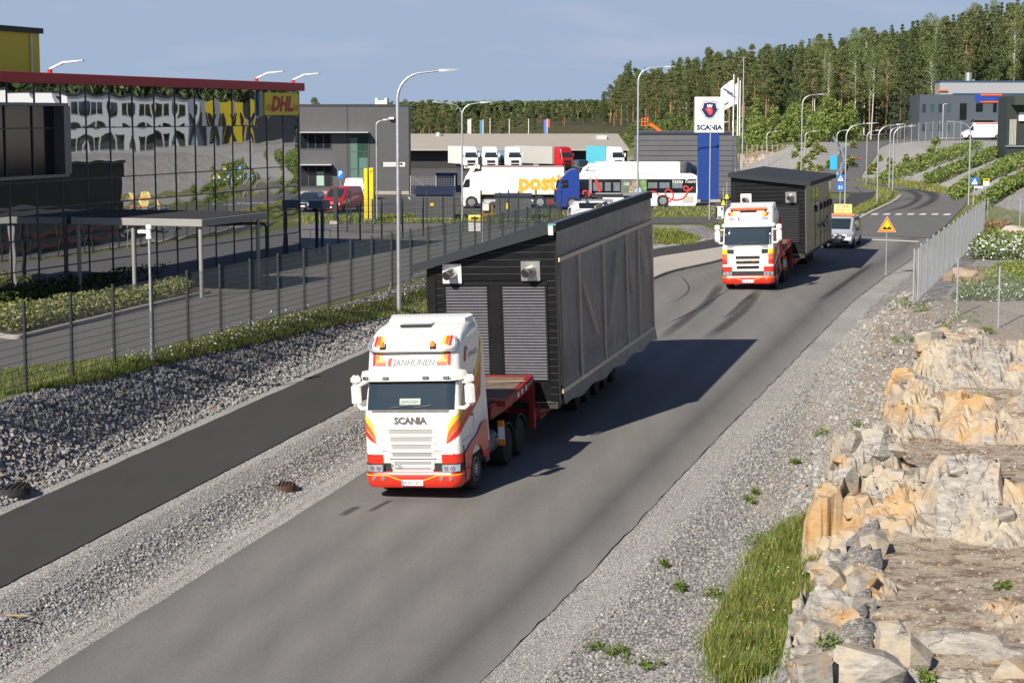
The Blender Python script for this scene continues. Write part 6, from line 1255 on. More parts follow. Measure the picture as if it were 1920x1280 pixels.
# ---------------------------------------------------------------- grey workshop hall, pylon and flags
t, F = fthing('workshop_hall', 1282, 178, 'grey panel clad workshop hall behind the bus and the tall pylon', 'building', z=2.2); g = MB(); a, z1 = F.p(1188, 250); b, _ = F.p(1377.5, 250); g.zprism([(a, 0), (b, 0), (b + 3.2, 30), (a + 2.1, 30)], 0, z1); g.build('wall', mat('hall_grey', (.135, .138, .145), .45, .3, var=.05, scale=1), t); g = MB()
for k in range(13): F.box(g, 1188.3, 1377.2, 254.6 + k * 9.6, 263 + k * 9.6, -.06, 0)
g.build('panel', mat('panel_grey', (.15, .152, .16), .4, .3, var=.08, scale=.6), t); g = MB(); F.box(g, 1187.5, 1378, 247.5, 252, -.1, .4); g.build('roof_edge', M_ANTH, t)
Ys = 160; t, F = fthing('pylon_sign', 1327, Ys, 'tall white and blue pylon sign with a red griffin emblem', 'pylon sign', z=2.2)
g = MB(); F.box(g, 1308, 1347.5, 249, 377, .1, .75, 0, .02); F.box(g, 1297, 1312, 374, 385, -.6, 1.4, 1); F.box(g, 1330, 1350, 374, 386, -.6, 1.4, 1); g.build('column', [mat('pylon_blue', (.012, .045, .22), .4, var=.03), M_CONC], t); g = MB(); F.box(g, 1301.5, 1356, 182, 249, 0, .85, 0, .02); pn = g.build('sign_panel', M_WPAINT, t)
x, z = F.p(1328.5, 206.5)
def shield(s): return [(x + s * a, z + s * b) for a, b in ((-.36, .42), (0, .48), (.36, .42), (.42, .12), (.52, .05), (.22, -.42), (0, -.5), (-.22, -.42), (-.52, .05), (-.42, .12))]
g = MB()
for s, o, mi in ((1.62, -.004, 0), (1.5, -.008, 1), (1.36, -.012, 0)): g.add([(a, o, b) for a, b in shield(s)], [tuple(range(10))], mi)
g.add([(x + a, -.016, z + b) for a, b in ((-.22, .2), (.05, .26), (.22, .12), (.26, -.15), (.1, -.42), (-.08, -.36), (-.2, -.12), (-.34, -.02), (-.36, .1))], [tuple(range(9))], 2)
g.add([(x + a, -.018, z + b) for a, b in ((-.18, .24), (-.24, .5), (-.1, .38), (0, .52), (.1, .38), (.24, .5), (.18, .24))], [tuple(range(7))], 1)
for k in range(5): g.add([(x - .12 + .08 * k, -.0185, z + .05 - .09 * k), (x - .05 + .06 * k, -.0185, z + .09 - .1 * k), (x - .02 + .06 * k, -.0185, z - .03 - .08 * k)], [(0, 1, 2)], 1)
g.build('emblem', [mat('emblem_navy', (.012, .025, .09), .4, var=0), M_WPAINT, mat('emblem_red', (.70, .05, .06), .4, var=0)], pn)
g = MB(); x2, z2 = F.p(1328.5, 239); put_text(g, 'SCANIA', lambda a, b: (x2 + a, -.006, z2 + b), .58, bold=.05, sx=1.03); g.build('lettering', mat('emblem_navy', (0, 0, 0)), pn)
for x, yt, fl in ((1373, 139, 1), (1381, 146, 1), (1385, 151, 0)):
    Y = 165; t = thing('flagpole', (AX(x, Y), Y, 2.2), {1373: 'white flagpole with a white flag, tallest of the trio by the pylon', 1381: 'white flagpole with a smaller visible flag, middle of the trio', 1385: 'white flagpole without visible flag, rightmost of the trio'}[x], 'flagpole', group='flagpoles'); h = AZ(yt, Y) - 2.2; g = MB(); g.cyl((0, 0, 0), (0, 0, h), .07, .045, 10); g.build('pole', M_WPAINT, t, 40)
    if fl:
        g = MB(); L_ = 1.05; n = 12; V = []
        for j in range(6):
            for i in range(n + 1): q = i / n; V.append((-.06 - L_ * q, .14 * math.sin(q * 7 + j * .3), h - .5 - 1.75 * j / 5 - .75 * q ** 1.4 * (1 - .3 * j / 5)))
        g.add(V, [(j * (n + 1) + i, j * (n + 1) + i + 1, (j + 1) * (n + 1) + i + 1, (j + 1) * (n + 1) + i) for j in range(5) for i in range(n)]); fo = g.build('flag', mat('flag_cloth', (.75, .76, .80), .8, var=.05), t, 60)
        g = MB(); put_text(g, 'SCANIA', lambda a, b: (-.55 - a * .9, -.17, h - 1.45 + a * .5 + b), .26, bold=.03); g.build('lettering', mat('emblem_navy', (0, 0, 0)), fo)
t = thing('mast', (AX(1391, 172), 172, 2.2), 'tall thin grey mast right of the flagpoles', 'mast'); h = AZ(108, 172) - 2.2; g = MB(); g.cyl((0, 0, 0), (0, 0, h), .08, .04, 8); g.box((0, 0, h), (.35, .1, .06)); g.build('pole', M_STEEL, t, 40)
t, F = fthing('notice_board', 1348, G(1348, 411).y, 'small white notice board with black pattern beside the pylon', 'notice board'); g = MB(); F.box(g, 1340.5, 1356.5, 387, 410, 0, .05); F.box(g, 1342, 1345, 388, 409, -.01, 0, 1); F.box(g, 1352, 1355, 389, 394, -.01, 0, 1); F.box(g, 1346, 1353, 406, 409, -.01, 0, 1); g.build('panel', [M_WPLAST, M_TXK], t); g = MB(); x = F.p(1341, 0)[0]; g.cyl((x, .08, 0), (x, .08, 1.0), .03, n=6); g.build('post', M_STEEL, t)
for px, py in ((1356, 381), (1362.5, 369)):
    t = thing('barrier_lamp', (AX(px, 150), 150, 2.2), 'yellow barrier weight %s the pylon foot' % ('just right of' if px < 1360 else 'further back behind'), 'barrier lamp'); z = AZ(py, 150) - 2.2; g = MB(); g.loft([[(-.16, -.1, z - .16), (.16, -.1, z - .16), (.16, .1, z - .16), (-.16, .1, z - .16)], [(-.07, -.06, z + .2), (.07, -.06, z + .2), (.07, .06, z + .2), (-.07, .06, z + .2)]]); g.build('body', M_YEL, t); g = MB(); g.cyl((0, 0, 0), (0, 0, z + 1.2), .025, n=6); g.build('post', M_STEEL, t)
# orange boom lift
Yl = 330; t = thing('boom_lift', (AX(1236, Yl), Yl, HZ(AX(1236, Yl), Yl)), 'orange boom lift with its basket raised above the hall', 'boom lift'); zz = t.location.z; P = lambda px, py: (AX(px, Yl) - AX(1236, Yl), 0, AZ(py, Yl) - zz)
MO = mat('lift_orange', (.75, .16, .03), .4, var=.05); g = MB(); g.tube([P(1240, 262), P(1240, 248), P(1226, 238), P(1217, 233)], .35, 6); g.box((0, 0, .8), (3, 2, 1.4)); g.build('boom', MO, t); g = MB()
a, b = P(1203, 236), P(1214, 222); x0, x1, z0, z1 = a[0], b[0], a[2], b[2]
for x in (x0, (x0 + x1) / 2, x1):
    for y in (-.4, .4): g.cyl((x, y, z0), (x, y, z1), .06, n=5)
for z in (z0, (z0 + z1) / 2, z1):
    for y in (-.4, .4): g.cyl((x0, y, z), (x1, y, z), .06, n=5)
g.box(((x0 + x1) / 2, 0, z0), (x1 - x0, .9, .1)); g.box(((x0 + x1) / 2 + .1, 0, (z0 + z1) / 2), (.3, .3, .6)); g.build('basket', MO, t)
# far flags and poles behind the hall
for px, yt, yb, fl in ((883, 222, 262, 'white'), (906, 224, 266, 'blue'), (919, 222, 262, None), (955, 223, 262, None), (991, 223, 262, None), (1026, 223, 262, 'red')):
    Y = 385; z = HZ(AX(px, Y), Y); t = thing('far_flagpole', (AX(px, Y), Y, z), 'thin pole behind the hall roof' + (' with a hanging %s flag' % fl if fl else ''), 'flagpole', group='thin poles behind the hall'); h = AZ(yt, Y) - z; g = MB(); g.cyl((0, 0, 0), (0, 0, h), .10, .07, 6); g.build('pole', M_WPAINT, t)
    if fl:
        g = MB(); g.box((-.35, 0, h - 1.7), (.7, .1, 3.0), 0, .2)
        if fl == 'red': g.box((.25, 0, h - .9), (.5, .12, 1.6), 1)
        g.build('flag', [mat('cloth_' + fl, {'white': (.6, .6, .62), 'blue': (.1, .25, .4), 'red': (.12, .2, .5)}[fl], .8), mat('cloth_scarlet', (.6, .08, .06), .8)], t)
# lamps of the side roads
for px, yt, yb, arm, az, lb, r in ((1195, 127, 388, 2.2, 0, 'tall street lamp rising beside the white trailer and bus', .085), (1330, 231, 412, .85, 0, 'thin lamp post in front of the blue pylon', .05), (1502, 178, 330, 1.9, 0, 'street lamp behind the second black house', .08),
        (1437, 247, 312, 1.0, 0, 'short lamp above the rock cut, left of the hill road', .07), (1509, 247, 300, 1.0, 0, 'lamp behind the gravel mound near its left end', .07), (1569, 245, 276, 1.2, 0, 'lamp by the guard rail corner', .08), (1584, 233, 388, 1.7, 0, 'lamp on the far verge beside the blue path signs', .065),
        (1624, 246, 344, .9, 0, 'lamp on the inner verge at the foot of the hill road', .055), (1644.5, 235, 384, 1.5, 0, 'lamp standing on the grass inside the bend', .065), (1667, 240, 352, .9, 0, 'lamp on the bend, left of a close pair', .06), (1673.5, 238, 362, 1.4, 0, 'lamp on the bend, right of a close pair', .06),
        (1816, 230, 384, 1.3, math.pi, 'lamp leaning left over the outer bend beside crossing sign', .065), (1767, 196, 262, .2, 0, 'slim lamp before the dark hillside building', .08)):
    p = G(px, yb); lamp(p, AZ(yt, p.y) - p.z, arm * (1 if yb < 400 else 1), az, lb, r=r, headl=.5 if arm < 1.6 else .75)
# ---------------------------------------------------------------- trees
M_PTR = mat('pine_bark', (.31, .175, .10), .9, var=.25, scale=3, bump=.4, bscale=12); M_STR = mat('spruce_bark', (.12, .085, .06), .9, var=.25, scale=3)
M_BTR = mat('birch_bark', (.50, .48, .44), .8, var=.3, scale=4, stretch=(1, 1, .4))
PN = [leafmat('pine_needles', (.155, .185, .072), .2), leafmat('pine_needles_pale', (.25, .27, .11), .2), leafmat('pine_needles_deep', (.07, .095, .04), .15)]
SN = [leafmat('spruce_needles', (.105, .14, .055), .15), leafmat('spruce_needles_deep', (.05, .075, .032), .12), leafmat('spruce_tips', (.18, .215, .075), .18)]
BN = [leafmat('birch_leaves', (.19, .25, .065), .3), leafmat('birch_leaves_pale', (.28, .33, .10), .3), leafmat('birch_leaves_deep', (.08, .12, .035), .25)]
def trunk(mb, h, r, lean=.2, n=9):
    P = [(lean * .5 * math.sin(k / n * 2.5), lean * .4 * (k / n) ** 2, h * k / n - .3 * (k == 0)) for k in range(n + 1)]; mb.tube(P, r, 7, 0, r * .3); return P
def clumps(cs, per, spread):
    c = np.repeat(np.array(cs), per, 0); d = rng.normal(0, 1, (len(c), 3)); d /= np.maximum(1, np.linalg.norm(d, axis=1) / 1.3)[:, None]
    return c[:, :3] + d * c[:, 3:4] * np.array([1, 1, spread])
def make_tree(kind, label, cat, seed):
    rs = random.Random(seed); t = thing(cat.replace(' ', '_'), (0, 0, -500), label, 'tree', group={'pine tree': 'pines in the forest', 'spruce tree': 'spruces in the forest', 'birch tree': 'birches in the forest'}[cat]); g = MB(); H_ = 20.
    cs = []
    if kind == 'pine':
        P = trunk(g, H_ * .96, .20, rs.uniform(-.6, .6)); z0 = H_ * rs.uniform(.34, .52); z = z0
        while z < H_ * .99:
            q = (z - z0) / (H_ - z0); rad = (2.6 * (1 - q) ** .85 * (.55 + .6 * min(1, q * 4)) + .25) * rs.uniform(.8, 1.15)
            for k in range(rs.randint(3, 5)):
                a = rs.uniform(0, 6.28); rr = rad * rs.uniform(.45, 1.0); x, y = rr * math.cos(a), rr * math.sin(a); zz = z + rs.uniform(-.3, .5); cs.append((x, y, zz, .42 + .28 * (1 - q)))
                g.tube([(0, 0, z - .2), (x * .6, y * .6, z), (x, y, zz)], .05, 4, 0, .015)
            z += rs.uniform(.5, .8)
        for k in range(6): a = rs.uniform(0, 6.28); z = rs.uniform(.25, .5) * H_; g.tube([(0, 0, z), (rs.uniform(.6, 1.3) * math.cos(a), rs.uniform(.6, 1.3) * math.sin(a), z + .1)], .025, 4, 0, .01)
        pts = clumps(cs, 74, .62); m, wts, sz, tm, asp = PN, [.45, .2, .35], .17, M_PTR, 2.0
    elif kind == 'spruce':
        trunk(g, H_ * .98, .19, .1); z = H_ * .14
        while z < H_:
            q = z / H_; rad = 2.9 * (1 - q) ** .85 + .12
            n = max(3, int(7 * (1 - q) + 3))
            for k in range(n): a = rs.uniform(0, 6.28); rr = rad * rs.uniform(.35, 1.0); cs.append((rr * math.cos(a), rr * math.sin(a), z - rr * .28, .22 + .25 * (1 - q)))
            z += .55
        pts = clumps(cs, 32, .6); m, wts, sz, tm, asp = SN, [.46, .4, .14], .17, M_STR, 2.0
    else:
        P = trunk(g, H_ * .93, .16, rs.uniform(-.8, .8)); z = H_ * rs.uniform(.35, .5)
        while z < H_:
            q = (z / H_ - .4) / .6; rad = 1.9 * math.sin(min(1, max(.1, q * .8 + .18)) * 3.0) ** .7 + .2
            for k in range(4):
                a = rs.uniform(0, 6.28); rr = rad * rs.uniform(.3, 1.); x, y = rr * math.cos(a), rr * math.sin(a); cs.append((x, y, z - rr * .15, .5)); g.tube([(0, 0, z - .8), (x * .6, y * .6, z), (x, y, z - rr * .15)], .035, 4, 0, .01)
            z += rs.uniform(.5, .75)
        pts = clumps(cs, 44, 1.1); m, wts, sz, tm, asp = [BN[0], BN[2], PN[0]], [.4, .3, .3], .17, M_BTR, 1.4
    g.build('trunk', tm, t, 50); leaves('crown', pts.astype(float), sz, m, wts, parent=t, up=.5, aspect=asp); return t
PROTO = {k: [make_tree(k, lb, cat, s) for s in range(n)] for k, lb, cat, n in (('pine', 'tall pine with bare reddish trunk standing in the forest', 'pine tree', 5), ('spruce', 'dark narrow spruce standing in the forest', 'spruce tree', 4), ('birch', 'pale birch with white trunk in the forest', 'birch tree', 3))}
USED = set()
def plant(kind, x, y, h, wide=1., label=None):
    p = random.choice(PROTO[kind]); z = HZ(x, y); s = h / 20; sc3 = (s * wide, s * wide, s); a = random.uniform(0, 6.28)
    if p.name not in USED: USED.add(p.name); p.location = (x, y, z); p.rotation_euler[2] = a; p.scale = sc3; t = p
    else: t = dup(p, (x, y, z), a, None, sc3)
    if label: t['label'] = label
    return t
TX = [1115, 1130, 1180, 1250, 1330, 1400, 1450, 1550, 1600, 1700, 1800, 1860, 1925]; TY = [205, 155, 116, 122, 92, 88, 80, 68, 56, 42, 18, 2, -12]
ZF = np.interp
def zfront(px): return float(np.interp(px, [1115, 1250, 1330, 1450, 1560, 1700, 1920], [520, 470, 430, 372, 350, 352, 366]))
for layer, (n, f, dy) in enumerate(((46, 1.0, 16), (48, 1.07, 8), (50, 1.16, 2), (44, 1.27, -2))):
    for k in range(n):
        px = 1118 + (1940 - 1118) * (k + random.uniform(.1, .9)) / n
        if layer > 1 and px < 1150: continue
        Y = zfront(px) * f * random.uniform(.98, 1.05); x = AX(px, Y); yt = float(np.interp(px, TX, TY)) + dy + random.choice([0, 2, 5, 9, 14, 22]) - 2
        h = min(30, max(9, AZ(yt, Y) - HZ(x, Y))); r = random.random()
        kind = ('pine' if r < .56 else 'spruce' if r < .95 else 'birch') if px < 1480 else ('pine' if r < .34 else 'spruce' if r < .84 else 'birch')
        plant(kind, x, Y, h, random.uniform(.85, 1.15) * (20 / h) ** .5 * (1.0 if layer else .9))
for px, yt in ((1600, 82), (1632, 92), (1742, 82)): Y = zfront(px) * .97; plant('birch', AX(px, Y), Y, AZ(yt, Y) - HZ(AX(px, Y), Y), 1.0)
# the low treeline beyond the hall
for k in range(62):
    px = 752 + 385 * (k + random.random()) / 62; Y = random.choice([520, 540, 575, 620]); x = AX(px, Y); yt = (200 if px < 880 else 212) + random.choice([-12, -6, -2, 2, 6, 10, 15, 20]); z = HZ(x, Y)
    plant('spruce' if random.random() < .6 else 'pine', x, Y, max(6, AZ(yt, Y) - z), 1.25, None)
plant('pine', AX(592, 300), 300, AZ(184, 300) - HZ(AX(592, 300), 300), 1.0, 'single pine top showing above the grey building roof')
for px, yt in ((735, 190), (760, 186), (748, 193)): plant('pine', AX(px, 420), 420, AZ(yt, 420) - HZ(AX(px, 420), 420), 1.1)
# young trees and bushes in front of the forest
def bush(x, y, h, wd, label, mats, wts, n=700, group='young trees on the slope'):
    z = HZ(x, y); t = thing('bush', (x, y, z), label, 'bush', group=group); cs = []
    for k in range(14): a, q = random.uniform(0, 6.28), random.random(); rr = wd * (1 - q * .75) * random.uniform(.2, 1); cs.append((rr * math.cos(a), rr * math.sin(a), h * (.12 + .82 * q), wd * .3))
    leaves('crown', clumps(cs, n // 14, .9), .26, mats, wts, parent=t, up=.5, aspect=1.4); g = MB(); g.tube([(0, 0, -.2), (.1, 0, h * .6)], .05, 5, 0, .02); g.build('stem', M_STR, t); return t
for k in range(34):
    px = random.uniform(1388, 1600); base = np.interp(px, [1388, 1500, 1600], [300, 285, 268]); Y = random.uniform(268, 320); x = AX(px, Y); bush(x, Y, random.uniform(3.5, 7.5), random.uniform(1.2, 2.0), 'bright green young birch bush between the rock cut and the forest', BN, [.55, .3, .15])
for k in range(40):
    px = random.uniform(1040, 1310); Y = random.uniform(395, 455); x = AX(px, Y); bush(x, Y, random.uniform(1.6, 4.2), random.uniform(.8, 1.6), 'low green sapling on the bank above the hall roof', [BN[0], SN[0], PN[0]], [.5, .25, .25], 420, 'saplings on the far bank')
cs = []
for k in range(200):
    px = random.uniform(750, 1150); Y = random.uniform(640, 700); x = AX(px, Y); z = HZ(x, Y); h = max(5, AZ(random.uniform(213, 232), Y) - z); cs += [(x, Y, z + h * q, 2.4 * (1.08 - q) + .25) for q in (.1, .25, .4, .55, .7, .82, .94)]
o = leaves('woodland', clumps(cs, 14, .8), 1.1, SN + PN[:1], [.3, .4, .1, .2], up=.4, aspect=1.8); tag(o, 'dark wood closing the gaps of the low treeline beyond the hall', 'woodland', kind='stuff')
# weathered rock cut beside the hall
q = MB(); X = np.linspace(1386, 1505, 60); rngs = []
for i, px in enumerate(X):
    Y = 262.; ring = []
    for j in range(9): zt = AZ(290 + 4 * math.sin(px * .09), Y); z0 = AZ(327, Y); zz = z0 + (zt - z0) * j / 8; ring.append((AX(px, Y), Y + .9 * j * .3 + 1.6 * (float(fbm(np.array(px * .11), np.array(zz * .8), 21)) - .5), zz))
    ring.append((AX(px, Y), Y + 12, ring[-1][2] + .2)); rngs.append(ring)
q.loft(rngs, 0, False, False, False); struct(q.build('rock_cut', M_ROCK, None, 30))
# timber post fence on the rock cut
t = thing('post_fence', (0, 0, 0), 'pale timber post fence along the top of the rock cut', 'fence')
for k in range(12): px = 1400 + k * 9.5; Y = 266.; g = MB(); z = AZ(292, Y); g.box((AX(px, Y), Y, z + .6), (.14, .14, 1.9)); g.build('post', M_WOOD, t)
g = MB()
for zz in (.5, 1.0, 1.4): g.box(((AX(1400, 266) + AX(1504, 266)) / 2, 266, AZ(292, 266) + zz), (AX(1504, 266) - AX(1400, 266), .02, .02))
g.build('wire', M_STEEL, t)
# shrub rows on the embankment
for poly, lb, w_ in (([(1640, 341), (1690, 318), (1760, 292), (1822, 276), (1846, 281), (1770, 308), (1700, 334), (1655, 349)], 'uppermost row of green shrubs slanting up the gravel embankment', [.45, .2, .35]),
                 ([(1730, 343), (1790, 318), (1850, 292), (1880, 285), (1885, 292), (1805, 326), (1755, 349), (1735, 354)], 'second row of shrubs below the white van on the embankment', [.4, .15, .45]),
                 ([(1778, 368), (1830, 338), (1890, 308), (1925, 298), (1925, 312), (1856, 342), (1805, 371), (1788, 380)], 'broad third row of shrubs beside the dark green building', [.5, .25, .25]),
                 ([(1835, 385), (1880, 352), (1925, 332), (1925, 348), (1886, 370), (1846, 396)], 'lowest row of shrubs at the right edge of the embankment', [.4, .2, .4])):
    tag(bed('shrub_row', poly, 4200, .8, .17, [BN[0], BN[1], BN[2]], w_, lb, 'shrubs'), lb, 'shrubs')
for k in range(24): px, py = random.uniform(1480, 1760), random.uniform(270, 330); p = G(px, py); bush(p.x, p.y, random.uniform(.6, 1.4), random.uniform(.4, .9), 'small weed bush growing on the gravel mound by the hill road', [BN[0], BN[2], GM[2]], [.5, .3, .2], 130, 'weed bushes on the gravel mounds')
# guard rails of the hill road
t = thing('guard_rail', (0, 0, 0), 'steel guard rail curving round the top and left edge of the hill road', 'guard rail'); P = [G(*q, .0) for q in ((1570, 338), (1580, 322), (1583, 308), (1578, 292), (1568, 278), (1560, 266), (1590, 263), (1620, 261.5), (1650, 260), (1672, 258.5))]; Q = spl([(p.x, p.y) for p in P], 40); g = MB(); g.tube([grd(x, y, .65) for x, y in Q], .16, 6); g.build('rail', M_STEEL, t)
for x, y in Q[::3]: g = MB(); g.box(grd(x, y, .3), (.1, .1, .8)); g.build('post', M_STEEL, t)
# chain link fence
def chain_fence(name, A, B, n, h, label, brace=True):
    t = thing(name, (0, 0, 0), label, 'fence'); A, B = Vector(A), Vector(B); P = []
    for k in range(n + 1): q = A.lerp(B, k / n); P.append(Vector((q.x, q.y, float(surf(q.x, q.y)))))
    for p in P: g = MB(); g.cyl((p.x, p.y, p.z - .2), (p.x, p.y, p.z + h + .05), .032, n=8); g.cyl((p.x, p.y, p.z + h + .05), (p.x, p.y, p.z + h + .09), .04, n=8); g.build('post', M_STEEL, t, 40)
    for a, b in zip(P[:-1], P[1:]):
        L_ = (b - a).length; d = (b - a) / L_; m = int((L_ + h) / .085); nn_ = Vector((d.y, -d.x, 0)).normalized(); V, F = [], []; wv = .0019
        for s in (1, -1):
            for i in range(m):
                u0 = i * .085 - (h if s > 0 else 0); u1 = u0 + h * s if s > 0 else u0 - h; z0, z1 = 0., h
                def cl(u, z, du):
                    return u, z
                if s < 0: u1 = u0 - h
                # clip to the bay
                pts = []
                for t_ in (0, 1):
                    pass
                ua, ub = u0, u1; za, zb = z0, z1
                if ua == ub: continue
                sl = (zb - za) / (ub - ua); lo, hi = (ua, ub) if ua < ub else (ub, ua); lo2, hi2 = max(lo, 0), min(hi, L_)
                if hi2 - lo2 < .02: continue
                zl, zh = za + (lo2 - ua) * sl, za + (hi2 - ua) * sl; p0 = a + d * lo2 + Vector((0, 0, zl)); p1 = a + d * hi2 + Vector((0, 0, zh)); e = (p1 - p0).normalized().cross(nn_) * wv; k = len(V)
                V += [p0 - e, p0 + e, p1 + e, p1 - e, p0 - nn_ * wv, p0 + nn_ * wv, p1 + nn_ * wv, p1 - nn_ * wv]; F += [(k, k + 1, k + 2, k + 3), (k + 4, k + 5, k + 6, k + 7)]
        g = MB(); g.add(V, F); c = a + Vector((0, 0, h)); g.tube([a + Vector((0, 0, h)), b + Vector((0, 0, h))], .006, 4); g.tube([a + Vector((0, 0, .05)), b + Vector((0, 0, .05))], .006, 4); g.build('wire_mesh', M_STEEL, t)
    if brace:
        for p, q in ((P[0], P[1]), (P[-1], P[-2])): e = p + (q - p).normalized() * 1.6; g = MB(); g.tube([(p.x, p.y, p.z + h * .85), (e.x, e.y, e.z + .05)], .026, 6); g.build('brace', M_STEEL, t)
    return t
fa, fb = G(1712, 574), G(1845, 441); chain_fence('chain_link_fence', fa, fb, 16, 2.0, 'galvanised chain link fence running along the top of the gravel bank')
fc = G(1863, 614); fd = fa.lerp(fc, .48); P2 = fc + (fc - fa) * 1.05
chain_fence('chain_link_fence', fa + Vector((.15, -.05, 0)), P2, 4, 2.0, 'near chain link fence turning right across the rock plateau', False)
fe = G(1925, 418); chain_fence('chain_link_fence', fb + Vector((.2, .1, 0)), Vector((fb.x + 9, fb.y + 5.0, 0)), 4, 2.0, 'far chain link fence leading right from the end of the long one', False)
# signs
def tri_sign():
    p = G(1661, 515); t = thing('warning_sign', p, 'triangular yellow and red uneven road warning sign on a thin post', 'road sign', rz=-R(6)); g = MB(); g.cyl((0, .03, -.1), (0, .03, 2.2), .03, n=8); g.cyl((0, .03, 0), (0, .03, .03), .12, n=10); g.build('post', M_STEEL, t, 40)
    def tri(s): return [(-s * .5 + 0, -s * .289), (s * .5, -s * .289), (0, s * .577)]
    zc = 2.52; g = MB()
    for s, y0, y1, mi in ((.98, .0, .02, 3), (.94, -.004, .0, 0), (.90, -.008, -.004, 1), (.68, -.012, -.008, 2)): g.yprism([(a, zc + b) for a, b in tri(s)], y0, y1, mi)
    s = g.build('sign_panel', [mat('sign_pale', (.75, .70, .55), .4, var=0), mat('sign_orange', (.85, .10, .015), .35, var=0), mat('sign_yellow', (.85, .55, .01), .35, var=0), M_LAMPG], t); g = MB()
    pr = [(-.235, -.16)] + [(-.235 + .47 * k / 30, -.09 + .10 * max(0, math.sin(k / 30 * 2 * math.pi * 1.0) ** 2) ** .8) for k in range(31)] + [(.235, -.16)]
    g.add([(a, -.016, zc + .01 + b) for a, b in pr], [tuple(range(len(pr)))]); g.build('symbol', M_TXK, s)
tri_sign()
def ped(mb, fn, s, m_tri, m_fig):
    mb.add([fn(*p) for p in ((-.42 * s, -.40 * s), (.42 * s, -.40 * s), (0, .40 * s))], [(0, 1, 2)], m_tri)
    F2 = lambda a, b: tuple(Vector(fn(a, b)) + Vector((0, -.004, 0)))
    for pl in (((-.03, .18), (.05, .18), (.05, .08), (-.03, .08)), ((-.05, .07), (.07, .07), (.05, -.12), (-.05, -.12)), ((-.05, -.1), (.0, -.1), (-.10, -.36), (-.16, -.36)), ((.0, -.1), (.05, -.1), (.16, -.36), (.10, -.36))): mb.add([F2(a * s, b * s) for a, b in pl], [(0, 1, 2, 3)], m_fig)
def cross_sign(px, py, w_, pyb, lb, extra=None, arm=0.):
    p = G(px + arm, pyb); Y = p.y; t = thing('crossing_sign', p, lb, 'road sign'); z = AZ(py, Y) - p.z; x = AX(px, Y) - p.x; s = w_ / FPX * Y
    g = MB(); g.cyl((0, .05, -.1), (0, .05, z + s * .4), .035, n=8); g.build('post', M_STEEL, t, 40); g = MB(); g.box((x, 0, z), (s, .03, s), 0, b=.01); sp = g.build('sign_panel', M_BLUE, t); g = MB(); ped(g, lambda a, b: (x + a, -.018, z + b), s, 0, 1); g.build('symbol', [M_WPAINT, M_TXK], sp); return t, x, z, s, Y
t, x, z, s, Y = cross_sign(1575, 334, 13, 392, 'blue pedestrian crossing sign above a round blue path sign'); g = MB(); g.cyl((x, .02, z - .68), (x, -.01, z - .68), .31, n=28); r_ = g.build('round_sign', M_BLUE, t, 40); g = MB()
for sx in (-.09, .08): g.cyl((x + sx, -.012, z - .60), (x + sx, -.016, z - .60), .035, n=10); g.box((x + sx, -.014, z - .74), (.08, .006, .2))
g.build('symbol', M_WPAINT, r_)
cross_sign(1826, 340, 14, 384, 'blue pedestrian crossing sign beside the leaning right lamp')
p = G(1848, 384); t = thing('bus_stop_sign', p, 'yellow and white bus stop sign by the far shrubs', 'bus stop sign'); z = AZ(342, p.y) - p.z; g = MB(); g.cyl((0, .04, -.1), (0, .04, z + .3), .035, n=8); g.build('post', M_STEEL, t); g = MB(); g.box((0, 0, z), (.45, .03, .52), 0); g.box((0, -.01, z + .17), (.45, .03, .2), 1); g.box((0, -.03, z + .17), (.3, .01, .09), 2); g.build('sign_panel', [M_WPLAST, M_YEL, M_TXK], t)
t = thing('name_sign', G(1834, 384), 'small white name sign on a thin post between crossing sign and bus stop sign', 'road sign'); z = AZ(351, t.location.y) - t.location.z; g = MB(); g.box((0, 0, z), (.62, .03, .17)); g.build('sign_panel', M_WPLAST, t); g = MB(); g.cyl((-.4, .03, 0), (-.28, .03, z), .02, n=6); g.build('post', M_STEEL, t)
p = G(890, 446); Y = p.y; t = thing('bus_stop_sign', p, 'yellow and white bus stop sign on a pole above the black roof edge', 'bus stop sign'); z = AZ(419, 96) - p.z; t.location = (AX(905, 96), 96, float(height(AX(905, 96), 96))); zb = t.location.z; z = AZ(418.5, 96) - zb; xx = AX(890, 96) - AX(905, 96)
g = MB(); g.cyl((0, .05, -.1), (0, .05, z + .35), .035, n=8); g.build('post', M_STEEL, t, 40); g = MB(); g.box((xx, 0, z), (.62, .04, .82), 0, b=.01); g.box((xx, -.012, z + .24), (.60, .03, .30), 1); g.box((xx, -.03, z + .26), (.36, .01, .10), 2); g.box((xx, -.012, z + .07), (.6, .03, .05), 2); g.build('sign_panel', [M_WPLAST, M_YEL, M_TXK], t)
p = G(1571, 345); t = thing('info_board', p, 'bright blue information board in front of the gravel mound', 'information board'); z = AZ(305, p.y) - p.z; s = 13 / FPX * p.y; g = MB(); g.cyl((.3, .05, 0), (.3, .05, z), .05, n=8); g.build('post', M_STEEL, t); g = MB(); g.box((AX(1562, p.y) - p.x, 0, z), (s, .06, s * 2)); g.build('sign_panel', mat('board_cyan', (.04, .38, .68), .4, var=.05), t)
pts = ground_hit([1605], [298])[0]; mb = MB(); mb.add([grd(pts[0] + .75 * math.cos(a), pts[1] + 2.6 * math.sin(a), .10) for a in np.linspace(0, 6.28, 20)[:-1]], [tuple(range(19))], 0); mb.add([grd(pts[0] + .45 * math.cos(a), pts[1] + 1.6 * math.sin(a), .13) for a in np.linspace(0, 6.28, 20)[:-1]], [tuple(range(19))], 1); struct(mb.build('road_marking', [mat('marking_orange', (.45, .13, .06), .7), M_FARROAD]))
